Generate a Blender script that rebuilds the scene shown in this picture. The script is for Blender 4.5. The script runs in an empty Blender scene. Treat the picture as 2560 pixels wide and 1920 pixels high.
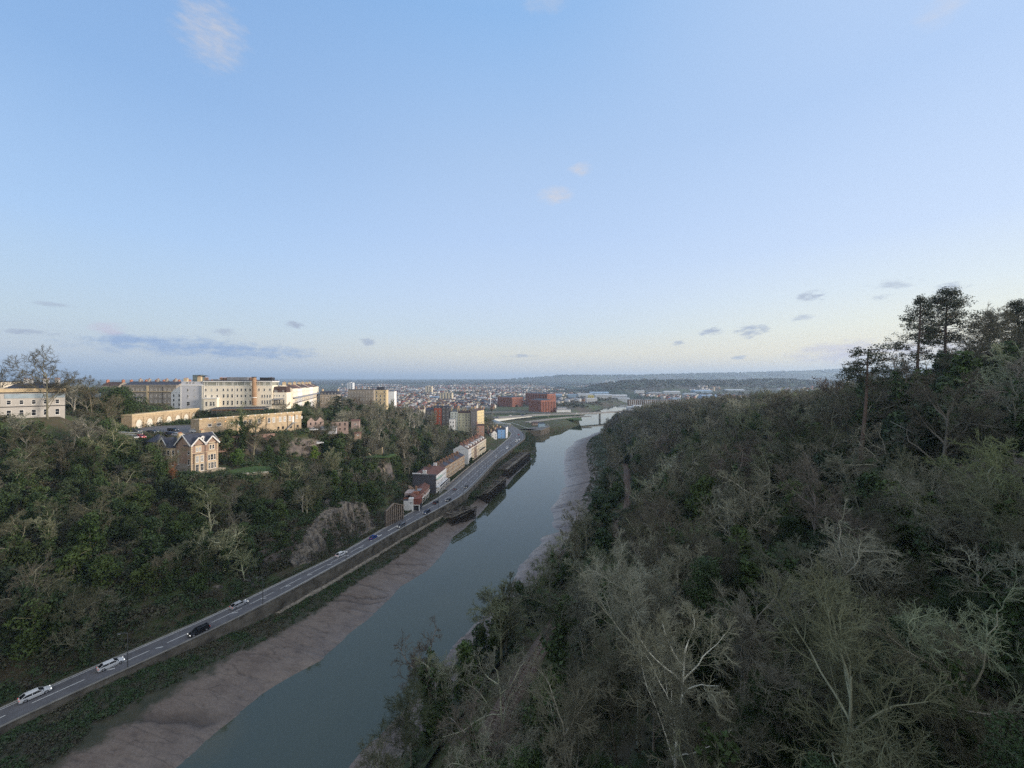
import bpy, bmesh, math, random
import numpy as np
from mathutils import Vector, Matrix
R = math.radians
C = bpy.context.scene.collection
SC = bpy.context.scene
random.seed(7)
# ------------------------------------------------------------------ camera, sky, sun, exposure
CAMZ, F, HV = 78.0, 385.0, 381.0          # eye height above the river, focal length and eye line in 1024x768 pixels
cam = bpy.data.cameras.new('camera'); camo = bpy.data.objects.new('camera', cam); C.objects.link(camo)
camo.location = (0, 0, CAMZ); camo.rotation_euler = (R(90), 0, 0)
cam.sensor_width = 36; cam.lens = 36 * F / 1024; cam.shift_y = (HV - 384) / 1024
cam.clip_start = 0.5; cam.clip_end = 60000
SC.camera = camo
SUN_AZ, SUN_EL = 97.0, 11.0                # degrees right of the view direction, above the horizon
w = bpy.data.worlds.new('World'); SC.world = w; w.use_nodes = True
WT = w.node_tree; WN = WT.nodes; WL = WT.links
for n in list(WN): WN.remove(n)
def wn(t, **k):
    n = WN.new(t)
    for a, b in k.items(): setattr(n, a, b)
    return n
def wmath(op, a, b=None, c=None):
    n = wn('ShaderNodeMath', operation=op)
    for i, s in enumerate((a, b, c)):
        if s is None: continue
        if isinstance(s, (int, float)): n.inputs[i].default_value = s
        else: WL.new(s, n.inputs[i])
    return n.outputs[0]
sky = wn('ShaderNodeTexSky', sky_type='NISHITA', sun_disc=False, sun_elevation=R(SUN_EL), sun_rotation=R(SUN_AZ),
         altitude=60, air_density=1.0, dust_density=1.2, ozone_density=2.0)
bg = wn('ShaderNodeBackground'); wo = wn('ShaderNodeOutputWorld')
tc = wn('ShaderNodeTexCoord'); sx = wn('ShaderNodeSeparateXYZ'); WL.new(tc.outputs['Generated'], sx.inputs[0])
az = wmath('ARCTAN2', sx.outputs[0], sx.outputs[1]); el = wmath('ARCSINE', sx.outputs[2])
# clouds far beyond everything, laid out by compass bearing and elevation: bearing, elevation, half width, half height (radians), strength, tint
def dirpx(u, v, wu, hv):
    a = math.atan2(u - 512, F); d = math.hypot(u - 512, F); e = math.atan2(HV - v, d)
    c = math.cos(a)
    return a, e, wu / F * c * c, hv / F * c
BLUE = (0.30, 0.43, 0.68); PINK = (0.62, 0.60, 0.72); GREY = (0.42, 0.48, 0.60); PALE = (0.76, 0.68, 0.62)
CLOUDS = [((176, 346, 112, 12), .5, BLUE), ((255, 352, 85, 10), .48, BLUE), ((130, 340, 50, 7), .6, BLUE), ((108, 329, 22, 8), .55, PINK),
          ((40, 333, 26, 4), .5, GREY), ((16, 331, 14, 3), .5, GREY), ((228, 332, 18, 4), .4, GREY), ((293, 325, 14, 4), .5, GREY),
          ((369, 342, 10, 4), .45, GREY), ((57, 305, 24, 3), .3, GREY), ((518, 356, 20, 2), .4, GREY),
          ((813, 297, 15, 8), .7, GREY), ((752, 330, 20, 8), .6, GREY), ((712, 332, 14, 5), .55, GREY), ((678, 343, 7, 3), .4, GREY),
          ((805, 318, 15, 4), .35, GREY), ((950, 288, 24, 6), .6, GREY), ((882, 297, 12, 4), .35, GREY), ((893, 284, 28, 6), .3, GREY),
          ((740, 358, 9, 3), .4, GREY), ((845, 353, 68, 15), .55, PINK), ((930, 348, 60, 14), .5, PINK),
          ((212, 34, 44, 30), .42, PALE), ((556, 195, 22, 9), .48, PALE), ((580, 169, 14, 7), .40, PALE), ((942, 8, 36, 16), .22, PALE), ((545, 2, 30, 8), .2, PALE)]
comb = wn('ShaderNodeCombineXYZ'); WL.new(az, comb.inputs[0]); WL.new(wmath('MULTIPLY', el, 2.6), comb.inputs[1])
no = wn('ShaderNodeTexNoise'); no.inputs['Scale'].default_value = 32; no.inputs['Detail'].default_value = 6; no.inputs['Roughness'].default_value = .62
WL.new(comb.outputs[0], no.inputs['Vector'])
nz = wmath('MULTIPLY', wmath('SUBTRACT', no.outputs[0], .5), 5.0)
# the clear sky: the physical sky mixed with the milky dusk gradient of the evening
EXPOSURE, SKYSTR = 1.5, 0.12
CLOUD_GAIN = 1 / (SKYSTR * 2 ** EXPOSURE)
def lin(c): return tuple(((x / 255 + .055) / 1.055) ** 2.4 if x > 10 else x / 255 / 12.92 for x in c)
def skyramp(stops):
    r = wn('ShaderNodeValToRGB'); WL.new(wmath('DIVIDE', el, math.pi / 2), r.inputs[0])
    e = r.color_ramp.elements
    while len(e) > 1: e.remove(e[-1])
    for i, (deg, c) in enumerate(stops):
        q = e[0] if i == 0 else e.new(min(1, deg / 90))
        q.position = min(1, deg / 90); q.color = tuple(x * 1.03 for x in lin(c)) + (1,)
    return r.outputs[0]
left = skyramp([(0, (163, 187, 222)), (3.2, (200, 210, 220)), (6.3, (198, 215, 227)), (10, (188, 212, 236)), (16, (172, 204, 242)), (30, (141, 180, 228)), (45, (125, 166, 218)), (90, (185, 206, 234))])
mid = skyramp([(0, (176, 192, 217)), (1.5, (214, 214, 213)), (4, (229, 227, 214)), (7, (210, 224, 234)), (12, (200, 219, 243)), (20, (184, 209, 244)), (30, (170, 199, 237)), (44, (141, 183, 232)), (90, (185, 206, 234))])
right = skyramp([(0, (196, 203, 218)), (3, (246, 235, 207)), (6.3, (240, 241, 226)), (10, (224, 235, 241)), (15.8, (203, 222, 250)), (30, (178, 205, 243)), (90, (185, 206, 234))])
def wmix(a, b, f):
    m = wn('ShaderNodeMix', data_type='RGBA'); WL.new(a, m.inputs['A']); WL.new(b, m.inputs['B'])
    if isinstance(f, (int, float)): m.inputs['Factor'].default_value = f
    else: WL.new(f, m.inputs['Factor'])
    return m.outputs['Result']
def ramp01(val, a, b):
    m = wn('ShaderNodeMapRange', clamp=True, interpolation_type='SMOOTHSTEP'); WL.new(val, m.inputs['Value']); m.inputs['From Min'].default_value = a; m.inputs['From Max'].default_value = b
    return m.outputs[0]
clear = wmix(wmix(left, mid, ramp01(az, -.95, .05)), right, ramp01(az, -.05, 1.0))
back = skyramp([(0, (196, 200, 210)), (6, (222, 226, 229)), (14, (240, 242, 242)), (40, (240, 243, 248)), (90, (240, 244, 252))])   # unseen sky behind and overhead, brightened to throw more light on the land
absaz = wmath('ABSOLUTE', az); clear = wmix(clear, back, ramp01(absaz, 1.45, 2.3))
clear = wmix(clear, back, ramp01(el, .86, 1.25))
gain = wn('ShaderNodeVectorMath', operation='SCALE'); WL.new(clear, gain.inputs[0]); gain.inputs['Scale'].default_value = CLOUD_GAIN
col = wmix(gain.outputs[0], sky.outputs[0], .02)
for (px, st, tint) in CLOUDS:
    a0, e0, ra, re = dirpx(*px)
    dx = wmath('DIVIDE', wmath('SUBTRACT', az, a0), ra); dy = wmath('DIVIDE', wmath('SUBTRACT', el, e0), re)
    d = wmath('ADD', wmath('MULTIPLY', dx, dx), wmath('MULTIPLY', dy, dy))
    m = wn('ShaderNodeMapRange', interpolation_type='SMOOTHSTEP', clamp=True)
    soft = 2.2 if tint is PALE else 1.5
    WL.new(wmath('ADD', wmath('SUBTRACT', 1, d), wmath('MULTIPLY', nz, .4 if tint is PALE else .5) if tint is not GREY else nz), m.inputs['Value']); m.inputs['From Min'].default_value = 0.0; m.inputs['From Max'].default_value = soft
    m.inputs['To Max'].default_value = min(.95, st * 1.9)
    mx = wn('ShaderNodeMix', data_type='RGBA'); WL.new(m.outputs[0], mx.inputs['Factor']); WL.new(col, mx.inputs['A'])
    mx.inputs['B'].default_value = tuple(t * CLOUD_GAIN for t in tint) + (1,)
    col = mx.outputs['Result']
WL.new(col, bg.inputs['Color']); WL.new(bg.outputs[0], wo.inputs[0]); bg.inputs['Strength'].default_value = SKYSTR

sl = bpy.data.lights.new('sun', 'SUN'); so = bpy.data.objects.new('sun', sl); C.objects.link(so)
sl.energy = 2.0; sl.angle = R(20); sl.color = (1.0, .85, .69)
sd = Vector((math.sin(R(SUN_AZ)) * math.cos(R(SUN_EL)), math.cos(R(SUN_AZ)) * math.cos(R(SUN_EL)), math.sin(R(SUN_EL))))
so.rotation_euler = sd.to_track_quat('Z', 'Y').to_euler()
vs = SC.view_settings; SC.display_settings.display_device = 'sRGB'
vs.view_transform = 'Standard'; vs.look = 'None'; vs.exposure = EXPOSURE; vs.gamma = 1; vs.use_curve_mapping = False
cy = SC.cycles; cy.max_bounces = 4; cy.diffuse_bounces = 2; cy.glossy_bounces = 2; cy.transmission_bounces = 2; cy.transparent_max_bounces = 4; cy.volume_bounces = 0
cy.caustics_reflective = False; cy.caustics_refractive = False
cy.use_denoising = False; cy.denoiser = 'OPENIMAGEDENOISE'; cy.denoising_input_passes = 'RGB_ALBEDO_NORMAL'; cy.denoising_prefilter = 'NONE'; cy.use_adaptive_sampling = False; cy.sample_clamp_indirect = 1.5; cy.sample_clamp_direct = 6
# ------------------------------------------------------------------ helpers
def tag(o, label=None, cat=None, group=None, kind=None):
    if label: o['label'] = label
    if cat: o['category'] = cat
    if group: o['group'] = group
    if kind: o['kind'] = kind
    return o
def empty(name, label, cat, loc=(0, 0, 0), rz=0, group=None):
    o = bpy.data.objects.new(name, None); C.objects.link(o); o.location = loc; o.rotation_euler = (0, 0, rz); o.empty_display_size = 1
    return tag(o, label, cat, group)
def link(name, me, parent=None, loc=None, rz=None):
    o = bpy.data.objects.new(name, me); C.objects.link(o)
    if parent: o.parent = parent
    if loc is not None: o.location = loc
    if rz is not None: o.rotation_euler = (0, 0, rz)
    return o
def np_mesh(name, V, faces, mats, midx=None, smooth=False):
    """faces: list of int arrays [n,k]; midx: matching list of material index (int or array)"""
    V = np.asarray(V, dtype=np.float32); me = bpy.data.meshes.new(name)
    me.vertices.add(len(V)); me.vertices.foreach_set('co', V.ravel())
    fl = [np.asarray(f, dtype=np.int32) for f in faces if len(f)]
    nl = sum(f.size for f in fl); nf = sum(len(f) for f in fl)
    me.loops.add(nl); me.loops.foreach_set('vertex_index', np.concatenate([f.ravel() for f in fl]))
    ls = []; s = 0; mi = []
    for k, f in enumerate(fl):
        ls.append(s + np.arange(len(f), dtype=np.int32) * f.shape[1]); s += f.size
        m = 0 if midx is None else midx[k]
        mi.append(np.full(len(f), m, dtype=np.int32) if np.isscalar(m) else np.asarray(m, dtype=np.int32))
    me.polygons.add(nf); me.polygons.foreach_set('loop_start', np.concatenate(ls)); me.polygons.foreach_set('material_index', np.concatenate(mi))
    if smooth: me.polygons.foreach_set('use_smooth', np.ones(nf, dtype=bool))
    for m in mats: me.materials.append(m)
    me.update(calc_edges=True)
    return me
class MB:
    """collects boxes, prisms, bars and sheets into one mesh"""
    def __init__(s): s.v = []; s.f = []; s.m = []; s.mats = []
    def mi(s, m):
        if m not in s.mats: s.mats.append(m)
        return s.mats.index(m)
    def add(s, vs, fs, m):
        b = len(s.v); s.v += [tuple(v) for v in vs]; k = s.mi(m)
        for f in fs: s.f.append([b + i for i in f]); s.m.append(k)
        return s
    def box(s, x0, x1, y0, y1, z0, z1, m):
        return s.add([(x0, y0, z0), (x1, y0, z0), (x1, y1, z0), (x0, y1, z0), (x0, y0, z1), (x1, y0, z1), (x1, y1, z1), (x0, y1, z1)],
                     [(0, 3, 2, 1), (4, 5, 6, 7), (0, 1, 5, 4), (1, 2, 6, 5), (2, 3, 7, 6), (3, 0, 4, 7)], m)
    def prism(s, poly, z0, z1, m, mtop=None):
        n = len(poly); vs = [(x, y, z0) for x, y in poly] + [(x, y, z1) for x, y in poly]
        s.add(vs, [(i, (i + 1) % n, n + (i + 1) % n, n + i) for i in range(n)], m)
        return s.add(vs, [tuple(range(n, 2 * n)), tuple(range(n))[::-1]], mtop or m)
    def gable(s, x0, x1, y0, y1, z0, h, m, axis='x', over=.3, hip=0, mw=None):
        """pitched roof with its ridge along axis; hip shortens the ridge; mw closes the gable ends"""
        if axis == 'y':
            t = MB(); t.gable(y0, y1, x0, x1, z0, h, m, 'x', over, hip, mw)
            for f, k in zip(t.f, t.m): s.add([(t.v[i][1], t.v[i][0], t.v[i][2]) for i in f], [tuple(range(len(f)))[::-1]], t.mats[k])
            return s
        X0, X1, Y0, Y1 = x0 - over, x1 + over, y0 - over, y1 + over; ym = (y0 + y1) / 2
        v = [(X0, Y0, z0), (X1, Y0, z0), (X1, Y1, z0), (X0, Y1, z0), (X0 + hip, ym, z0 + h), (X1 - hip, ym, z0 + h)]
        s.add(v, [(0, 1, 5, 4), (2, 3, 4, 5), (3, 2, 1, 0)], m)
        return s.add(v, [(1, 2, 5), (3, 0, 4)], m if hip else (mw or m))
    def bar(s, a, b, r, m, n=6, r2=None):
        a = Vector(a); b = Vector(b); d = (b - a).normalized(); u = d.orthogonal().normalized(); w_ = d.cross(u); r2 = r if r2 is None else r2
        vs = [a + (u * math.cos(t) + w_ * math.sin(t)) * r for t in [2 * math.pi * i / n for i in range(n)]] + [b + (u * math.cos(t) + w_ * math.sin(t)) * r2 for t in [2 * math.pi * i / n for i in range(n)]]
        return s.add(vs, [(i, (i + 1) % n, n + (i + 1) % n, n + i) for i in range(n)] + [tuple(range(n, 2 * n)), tuple(range(n))[::-1]], m)
    def beam(s, a, b, wd, ht, m):
        """rectangular beam from a to b"""
        a = Vector(a); b = Vector(b); d = (b - a).normalized(); u = d.cross(Vector((0, 0, 1)))
        u = u.normalized() if u.length > 1e-4 else Vector((1, 0, 0)); w_ = u.cross(d)
        q = [u * wd / 2 - w_ * ht / 2, u * -wd / 2 - w_ * ht / 2, u * -wd / 2 + w_ * ht / 2, u * wd / 2 + w_ * ht / 2]
        return s.add([a + k for k in q] + [b + k for k in q], [(0, 1, 2, 3)[::-1], (4, 5, 6, 7), (0, 1, 5, 4), (1, 2, 6, 5), (2, 3, 7, 6), (3, 0, 4, 7)][0:6], m)
    def mesh(s, name, smooth=False):
        me = bpy.data.meshes.new(name); me.from_pydata(s.v, [], s.f)
        for m in s.mats: me.materials.append(m)
        me.polygons.foreach_set('material_index', s.m)
        if smooth: me.polygons.foreach_set('use_smooth', [True] * len(s.f))
        me.update()
        bm = bmesh.new(); bm.from_mesh(me); bmesh.ops.recalc_face_normals(bm, faces=bm.faces); bm.to_mesh(me); bm.free()
        return me
    def obj(s, name, parent=None, loc=None, rz=None, smooth=False): return link(name, s.mesh(name, smooth), parent, loc, rz)
# smooth value noise
def _hash(i, j, k=0):
    n = (i.astype(np.int64) * 374761393 + j.astype(np.int64) * 668265263 + k * 982451653) & 0x7fffffff
    n = ((n ^ (n >> 13)) * 1274126177) & 0x7fffffff
    return ((n ^ (n >> 16)) & 0xffff) / 65535.0
def vnoise(x, y, k=0):
    x = np.asarray(x, float); y = np.asarray(y, float); i = np.floor(x); j = np.floor(y); fx = x - i; fy = y - j
    fx = fx * fx * (3 - 2 * fx); fy = fy * fy * (3 - 2 * fy)
    a = _hash(i, j, k); b = _hash(i + 1, j, k); c = _hash(i, j + 1, k); d = _hash(i + 1, j + 1, k)
    return (a + (b - a) * fx) * (1 - fy) + (c + (d - c) * fx) * fy
def fbm(x, y, o=4, k=0):
    t = 0; s = 0; a = 1.0
    for q in range(o):
        t = t + a * vnoise(np.asarray(x) * 2 ** q + 17.3 * q, np.asarray(y) * 2 ** q - 9.1 * q, k + q); s += a; a *= .5
    return t / s
def sstep(x, a, b):
    t = np.clip((np.asarray(x, float) - a) / (b - a), 0, 1); return t * t * (3 - 2 * t)
# sizes read off the photograph (2560 wide pixels u, v) turned into metres on a level plane z
def G(u, v, z):
    v = v / 2.5; u = u / 2.5
    y = (CAMZ - z) * F / (v - HV); return ((u - 512) / F * y, y)
def D(u, y): return (u / 2.5 - 512) / F * y          # metres sideways at distance y
def Z(v, y): return CAMZ - (v / 2.5 - HV) / F * y     # height at distance y
# ------------------------------------------------------------------ materials
MATS = {}
def newmat(name):
    m = bpy.data.materials.new(name); m.use_nodes = True; nt = m.node_tree; b = nt.nodes['Principled BSDF']
    b.inputs['Specular IOR Level'].default_value = .3
    return m, nt, b
def nd(nt, t, **k):
    n = nt.nodes.new(t)
    for a, b in k.items(): setattr(n, a, b)
    return n
def noise_col(nt, cols, scale, detail=4, coord='Object', rough=.6, lo=.3, hi=.7, vec=None):
    tcn = nd(nt, 'ShaderNodeTexCoord'); t = nd(nt, 'ShaderNodeTexNoise'); t.inputs['Scale'].default_value = scale; t.inputs['Detail'].default_value = detail; t.inputs['Roughness'].default_value = rough
    nt.links.new(vec if vec is not None else tcn.outputs[coord], t.inputs['Vector'])
    r = nd(nt, 'ShaderNodeValToRGB'); nt.links.new(t.outputs[0], r.inputs[0]); e = r.color_ramp.elements
    while len(e) > 1: e.remove(e[-1])
    for i, c in enumerate(cols):
        p = lo + (hi - lo) * i / max(1, len(cols) - 1); q = e[0] if i == 0 else e.new(p); q.position = p; q.color = tuple(c) + (1,)
    return r.outputs[0], t.outputs[0]
def M(name, col, rough=.8, var=.18, scale=.6, bump=0, spec=.3, metal=0, emit=None, coord='Object'):
    """plain material with natural unevenness of its base colour"""
    if name in MATS: return MATS[name]
    m, nt, b = newmat(name)
    c0 = tuple(max(0, x * (1 - var)) for x in col); c1 = tuple(min(1, x * (1 + var)) for x in col)
    c, f = noise_col(nt, [c0, col, c1], scale, coord=coord)
    nt.links.new(c, b.inputs['Base Color']); b.inputs['Roughness'].default_value = rough; b.inputs['Metallic'].default_value = metal
    b.inputs['Specular IOR Level'].default_value = spec
    if bump:
        bp = nd(nt, 'ShaderNodeBump'); bp.inputs['Strength'].default_value = bump; bp.inputs['Distance'].default_value = .1; nt.links.new(f, bp.inputs['Height']); nt.links.new(bp.outputs[0], b.inputs['Normal'])
    if emit: b.inputs['Emission Color'].default_value = tuple(emit[:3]) + (1,); b.inputs['Emission Strength'].default_value = emit[3]
    MATS[name] = m; return m
def Mtint(name, ramp, rough=.8, nscale=.7, nvar=.35, spec=.2):
    """colour drawn per object from a ramp, times the object's own colour"""
    if name in MATS: return MATS[name]
    m, nt, b = newmat(name)
    oi = nd(nt, 'ShaderNodeObjectInfo'); r = nd(nt, 'ShaderNodeValToRGB'); nt.links.new(oi.outputs['Random'], r.inputs[0]); e = r.color_ramp.elements
    while len(e) > 1: e.remove(e[-1])
    for i, c in enumerate(ramp):
        p = i / max(1, len(ramp) - 1); q = e[0] if i == 0 else e.new(p); q.position = p; q.color = tuple(c) + (1,)
    mx = nd(nt, 'ShaderNodeMix', data_type='RGBA', blend_type='MULTIPLY'); mx.inputs['Factor'].default_value = 1
    nt.links.new(r.outputs[0], mx.inputs['A']); nt.links.new(oi.outputs['Color'], mx.inputs['B'])
    c, f = noise_col(nt, [(1 - nvar,) * 3, (1 + nvar,) * 3], nscale, 3)
    m2 = nd(nt, 'ShaderNodeMix', data_type='RGBA', blend_type='MULTIPLY'); m2.inputs['Factor'].default_value = 1
    nt.links.new(mx.outputs['Result'], m2.inputs['A']); nt.links.new(c, m2.inputs['B'])
    nt.links.new(m2.outputs['Result'], b.inputs['Base Color']); b.inputs['Roughness'].default_value = rough; b.inputs['Specular IOR Level'].default_value = spec
    MATS[name] = m; return m
STONE = M('golden_stone', (.46, .36, .24), .85, .25, .5, .3); CREAM = M('cream_render', (.84, .76, .62), .8, .06, .15)
WHITE = M('white_paint', (.80, .80, .80), .7, .06, .3); PALEGREY = M('pale_grey_render', (.52, .53, .57), .8, .07, .2)
GREYSTONE = M('grey_stone', (.30, .265, .225), .9, .2, .4, .3); SLATE = M('slate_roof', (.050, .055, .075), .6, .3, .7, .3)
REDTILE = M('red_tile_roof', (.15, .08, .062), .8, .3, .6, .3); BROWNROOF = M('brown_roof', (.075, .05, .045), .8, .3, .6, .3)
BRICK = M('red_brick', (.30, .105, .07), .9, .2, .5, .2); BROWNBRICK = M('brown_brick', (.26, .165, .11), .9, .25, .5, .2)
RUBBLE = M('rubble_stone', (.27, .20, .155), .95, .4, .9, .6); DARKSTONE = M('dark_stone', (.115, .11, .115), .9, .25, .4, .2)
FRAME = M('window_frame_white', (.78, .77, .74), .6, .03); IRON = M('dark_iron', (.03, .032, .038), .55, .2); BUFF = M('buff_stone', (.55, .44, .28), .85, .15, .5, .2)
POT = M('chimney_pot_clay', (.42, .20, .11), .85, .2); LEAD = M('lead_grey', (.20, .21, .23), .5, .2); TIMBER = M('old_timber', (.045, .036, .028), .9, .5, 1.2, .4)
TIMBERP = M('weathered_grey_timber', (.19, .165, .13), .9, .4, 1.2, .3); ASPHALT = M('asphalt', (.118, .117, .125), .75, .18, .35, .15)
PAVING = M('paving', (.15, .145, .145), .85, .2, .5, .2); CONCRETE = M('concrete', (.34, .33, .31), .85, .2, .25, .2); PAINTW = M('road_paint_white', (.62, .62, .60), .6, .12, 2)
PAINTY = M('road_paint_yellow', (.5, .36, .08), .6, .12, 2); TURF = M('lawn_grass', (.055, .095, .026), .95, .35, .8, .3)
def glassmat(name, col, rough=.08):
    m, nt, b = newmat(name); c, f = noise_col(nt, [tuple(x * .5 for x in col), tuple(x * 1.6 for x in col)], .35, 2)
    nt.links.new(c, b.inputs['Base Color']); b.inputs['Roughness'].default_value = rough; b.inputs['Specular IOR Level'].default_value = .5; MATS[name] = m; return m
GLASS = glassmat('window_glass', (.022, .026, .034)); BLIND = glassmat('window_with_blind', (.42, .42, .40), .3)
# ------------------------------------------------------------------ the lie of the land
def curve_y(pts, z, head=None, tail=None):
    q = [G(u, v, z) for u, v in pts]
    if head: q = list(head) + q
    if tail: q = q + list(tail)
    q = np.array(q); return q[:, 0], q[:, 1]
LW = curve_y([(447, 1912), (512, 1851), (595, 1784), (651, 1738), (712, 1699), (799, 1651), (869, 1588), (917, 1552), (978, 1495), (1004, 1465), (1069, 1426), (1099, 1395), (1134, 1343), (1186, 1300),
              (1210, 1272), (1238, 1240), (1264, 1218), (1285, 1190), (1327, 1150), (1340, 1135), (1341, 1120), (1336, 1107), (1322, 1092), (1336, 1089.5), (1352, 1087), (1374, 1081), (1407, 1076), (1449, 1062), (1447, 1050)],
             0, head=[(-130, -200), (-105, -20)], tail=[(200, 1000), (420, 1400)])
RW = curve_y([(874, 1916), (943, 1838), (1010, 1770), (1073, 1712), (1134, 1612), (1200, 1545), (1260, 1495), (1286, 1456), (1308, 1408), (1338, 1365), (1364, 1338), (1401, 1331), (1386, 1317), (1390, 1295), (1377, 1272), (1394, 1243),
              (1412, 1213), (1409, 1169), (1414, 1128), (1435, 1105), (1504, 1076), (1512, 1062), (1520, 1050)], 0, head=[(-88, -200), (-62, -20)], tail=[(330, 1000), (560, 1400)])
RLc = curve_y([(0, 1769), (304, 1638), (564, 1525), (700, 1456), (839, 1391), (965, 1318), (1013, 1288), (1081, 1254), (1126, 1223), (1171, 1182), (1216, 1144), (1273, 1094), (1279, 1084), (1268, 1072), (1246, 1058)], 9, head=[(-240, -200), (-150, -15)])
RRc = curve_y([(0, 1827), (304, 1690), (564, 1569), (700, 1499), (900, 1388), (1013, 1322), (1097, 1277), (1160, 1241), (1194, 1207), (1239, 1157), (1284, 1121), (1313, 1098), (1312, 1085), (1296, 1072), (1270, 1058)], 9, head=[(-226, -200), (-137, -15)])
def at_y(c, y): return np.interp(y, c[1], c[0])
def smoothc(c, k=7, lo=-190, hi=640, n=400):
    y = np.linspace(lo, hi, n); x = at_y(c, y); xp = np.pad(x, k, mode='edge'); ker = np.hanning(2 * k + 3)[1:-1]; ker /= ker.sum()
    return np.convolve(xp, ker, 'valid'), y
RL = smoothc(RLc); RR = smoothc(RRc)
RAILOFF = ([-200, 66, 110, 254, 403, 520, 700, 1200], [26, 29, 32, 46, 53, 50, 50, 60])
_rws = smoothc(RW, 20, -190, 900, 500)
def rail_x(y): return at_y(_rws, y) + np.interp(y, *RAILOFF)
PADS = [  # levelled ground: x, y, radius flat, radius blend, z
    (-131, 163, 13, 9, 40.6), (-142, 170, 9, 8, 40.8), (-112, 163, 10, 8, 39.8), (-165, 186, 16, 8, 53.2), (-150, 187, 10, 8, 53.0), (-185, 190, 9, 8, 54.2), (-188, 256, 24, 10, 57.6), (-165, 264, 24, 12, 57.6), (-150, 225, 16, 8, 57.6),
    (-135, 192, 8, 5, 51.5), (-124, 205, 8, 5, 50.5), (-118, 214, 8, 5, 50.0), (-197, 153, 13, 9, 63.6), (-260, 285, 50, 22, 57.5), (-81, 229, 6, 6, 33.5), (-176, 204, 16, 6, 53.8), (-186, 224, 11, 4, 53.8)]
def land(x, y):
    x = np.asarray(x, float); y = np.asarray(y, float)
    xl = at_y(LW, y); xr = at_y(RW, y); rl = at_y(RL, y); rr = at_y(RR, y)
    plain = 9 + np.clip(y - 700, 0, None) * .0042 + np.clip(y - 3500, 0, None) * .006
    n1 = fbm(x / 38, y / 38, 4, 3) - .5; n2 = fbm(x / 11, y / 11, 3, 9) - .5
    # left bank above the road
    flat = np.interp(y, [0, 124, 136, 182, 192, 203, 236, 245, 375, 420, 700], [3, 3, 9.5, 10.5, 7, 12, 18, 24, 24, 14, 14])
    Al = np.interp(y, [-100, 260, 300, 400, 470, 550, 650, 750], [69, 69, 62, 50, 32, 20, 6, 0])
    s = np.clip((rl - x - flat) * .9, 0, None)
    cliff = np.interp(y, [60, 90, 124, 132, 140, 182, 189, 300], [2, 2, 2, 3, 12, 13, 5, 2]) * sstep(s, 0, 3.5)
    zl = 9 + np.maximum(cliff * (1 + .5 * n1), 0) * np.exp(-s / 28) + Al * (1 - np.exp(-s / 85)) + sstep(s, 4, 30) * (n1 * 7 + n2 * 2.5) * (Al / 69)
    zl = np.minimum(zl, 63 + .25 * (zl - 63))
    for (px, py, r0, rb, pz) in PADS:
        d = np.hypot(x - px, y - py); k = 1 - sstep(d, r0, r0 + rb); zl = zl * (1 - k) + pz * k
    # right bank
    rx = rail_x(y)
    t = np.clip((x - xr) / np.maximum(rx - 6 - xr, 4), 0, 1)
    zmud = 11.3 * t ** 1.15
    s2 = np.clip((x - rx - 5) * .9, 0, None)
    Ar = np.interp(y, [-100, 110, 140, 180, 230, 300, 400, 500, 620, 760, 900], [74, 74, 66, 52, 45, 41, 33, 21, 8, 0, 0])
    zr = np.where(x < rx - 6, zmud, 11.4 + Ar * np.tanh(.8 * s2 / np.maximum(Ar, 1)) + sstep(s2, 2, 30) * (n1 * 9 + n2 * 2) * (Ar / 74) + 5 * np.exp(-((x - 165) / 38) ** 2 - ((y - 118) / 38) ** 2))
    # river and the left mud bank
    zriv = -np.minimum(3.0, .22 * np.minimum(x - xl, xr - x))
    tl = np.clip((xl - x) / np.maximum(xl - rr, 1), 0, 1.0)
    zml = np.where(y > 388, np.minimum(8.3, (xl - x) * 3.0 - 1), 5.0 * tl ** .85)
    z = np.where(x < rl, zl, np.where(x < rr - 2.1, 8.6, np.where(x < xl, zml, np.where(x < xr, zriv, zr))))
    far = sstep(y, 560, 700)
    zf = np.where((x > xl - 25) & (x < xr + 14), np.where((x > xl) & (x < xr), zriv, np.where(x <= xl, np.minimum(9, (xl - x) * .35), np.minimum(9, (x - xr) * .5))), np.where(x > xr, np.maximum(zr, plain), np.maximum(np.where(x < rl, zl, 9), plain)))
    z = z * (1 - far) + zf * far
    # out in the country: low wooded rises and the high hill on the skyline
    k2 = sstep(y, 1500, 2300)
    roll = (fbm(x / 900, y / 900, 3, 31) - .42) * 60
    wood = 62 * np.exp(-((y - 2600) / 500) ** 2) * sstep(x, 350, 900) * (.75 + .5 * fbm(x / 300, y / 300, 2, 5))
    z = z + k2 * np.clip(roll, 0, None) * sstep(y, 2500, 5000) + wood * k2
    u = 512 + F * x / np.maximum(y, 1)
    hz = np.interp(u, [200, 300, 420, 500, 530, 560, 590, 640, 700, 760, 820, 900, 1100], [60, 78, 85, 92, 135, 180, 185, 180, 215, 235, 265, 285, 290])
    hill = hz * np.exp(-((np.clip(y, 0, 6800) - 6800) / 1000) ** 2) * (.93 + .14 * fbm(x / 420, y / 700, 3, 77))
    hill = np.where(y > 6800, hz * (.95 + .05 * np.cos(y / 900)), hill)
    return np.maximum(z, np.where(y > 3500, hill, -99))
def axis(segs):
    out = [segs[0][0]]
    for a, b, st in segs:
        n = max(1, int(round((b - a) / st))); out += list(np.linspace(a, b, n + 1)[1:])
    return np.array(out)
def grow(a, b, st, k):
    out = [a]
    while out[-1] < b: out.append(out[-1] + st); st *= k
    return out
gx = np.array([-v for v in grow(420, 14000, 6, 1.085)][::-1][:-1] + list(axis([(-420, -200, 4), (-200, 240, 2), (240, 420, 3)])) + grow(420, 14000, 6, 1.085)[1:])
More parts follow.
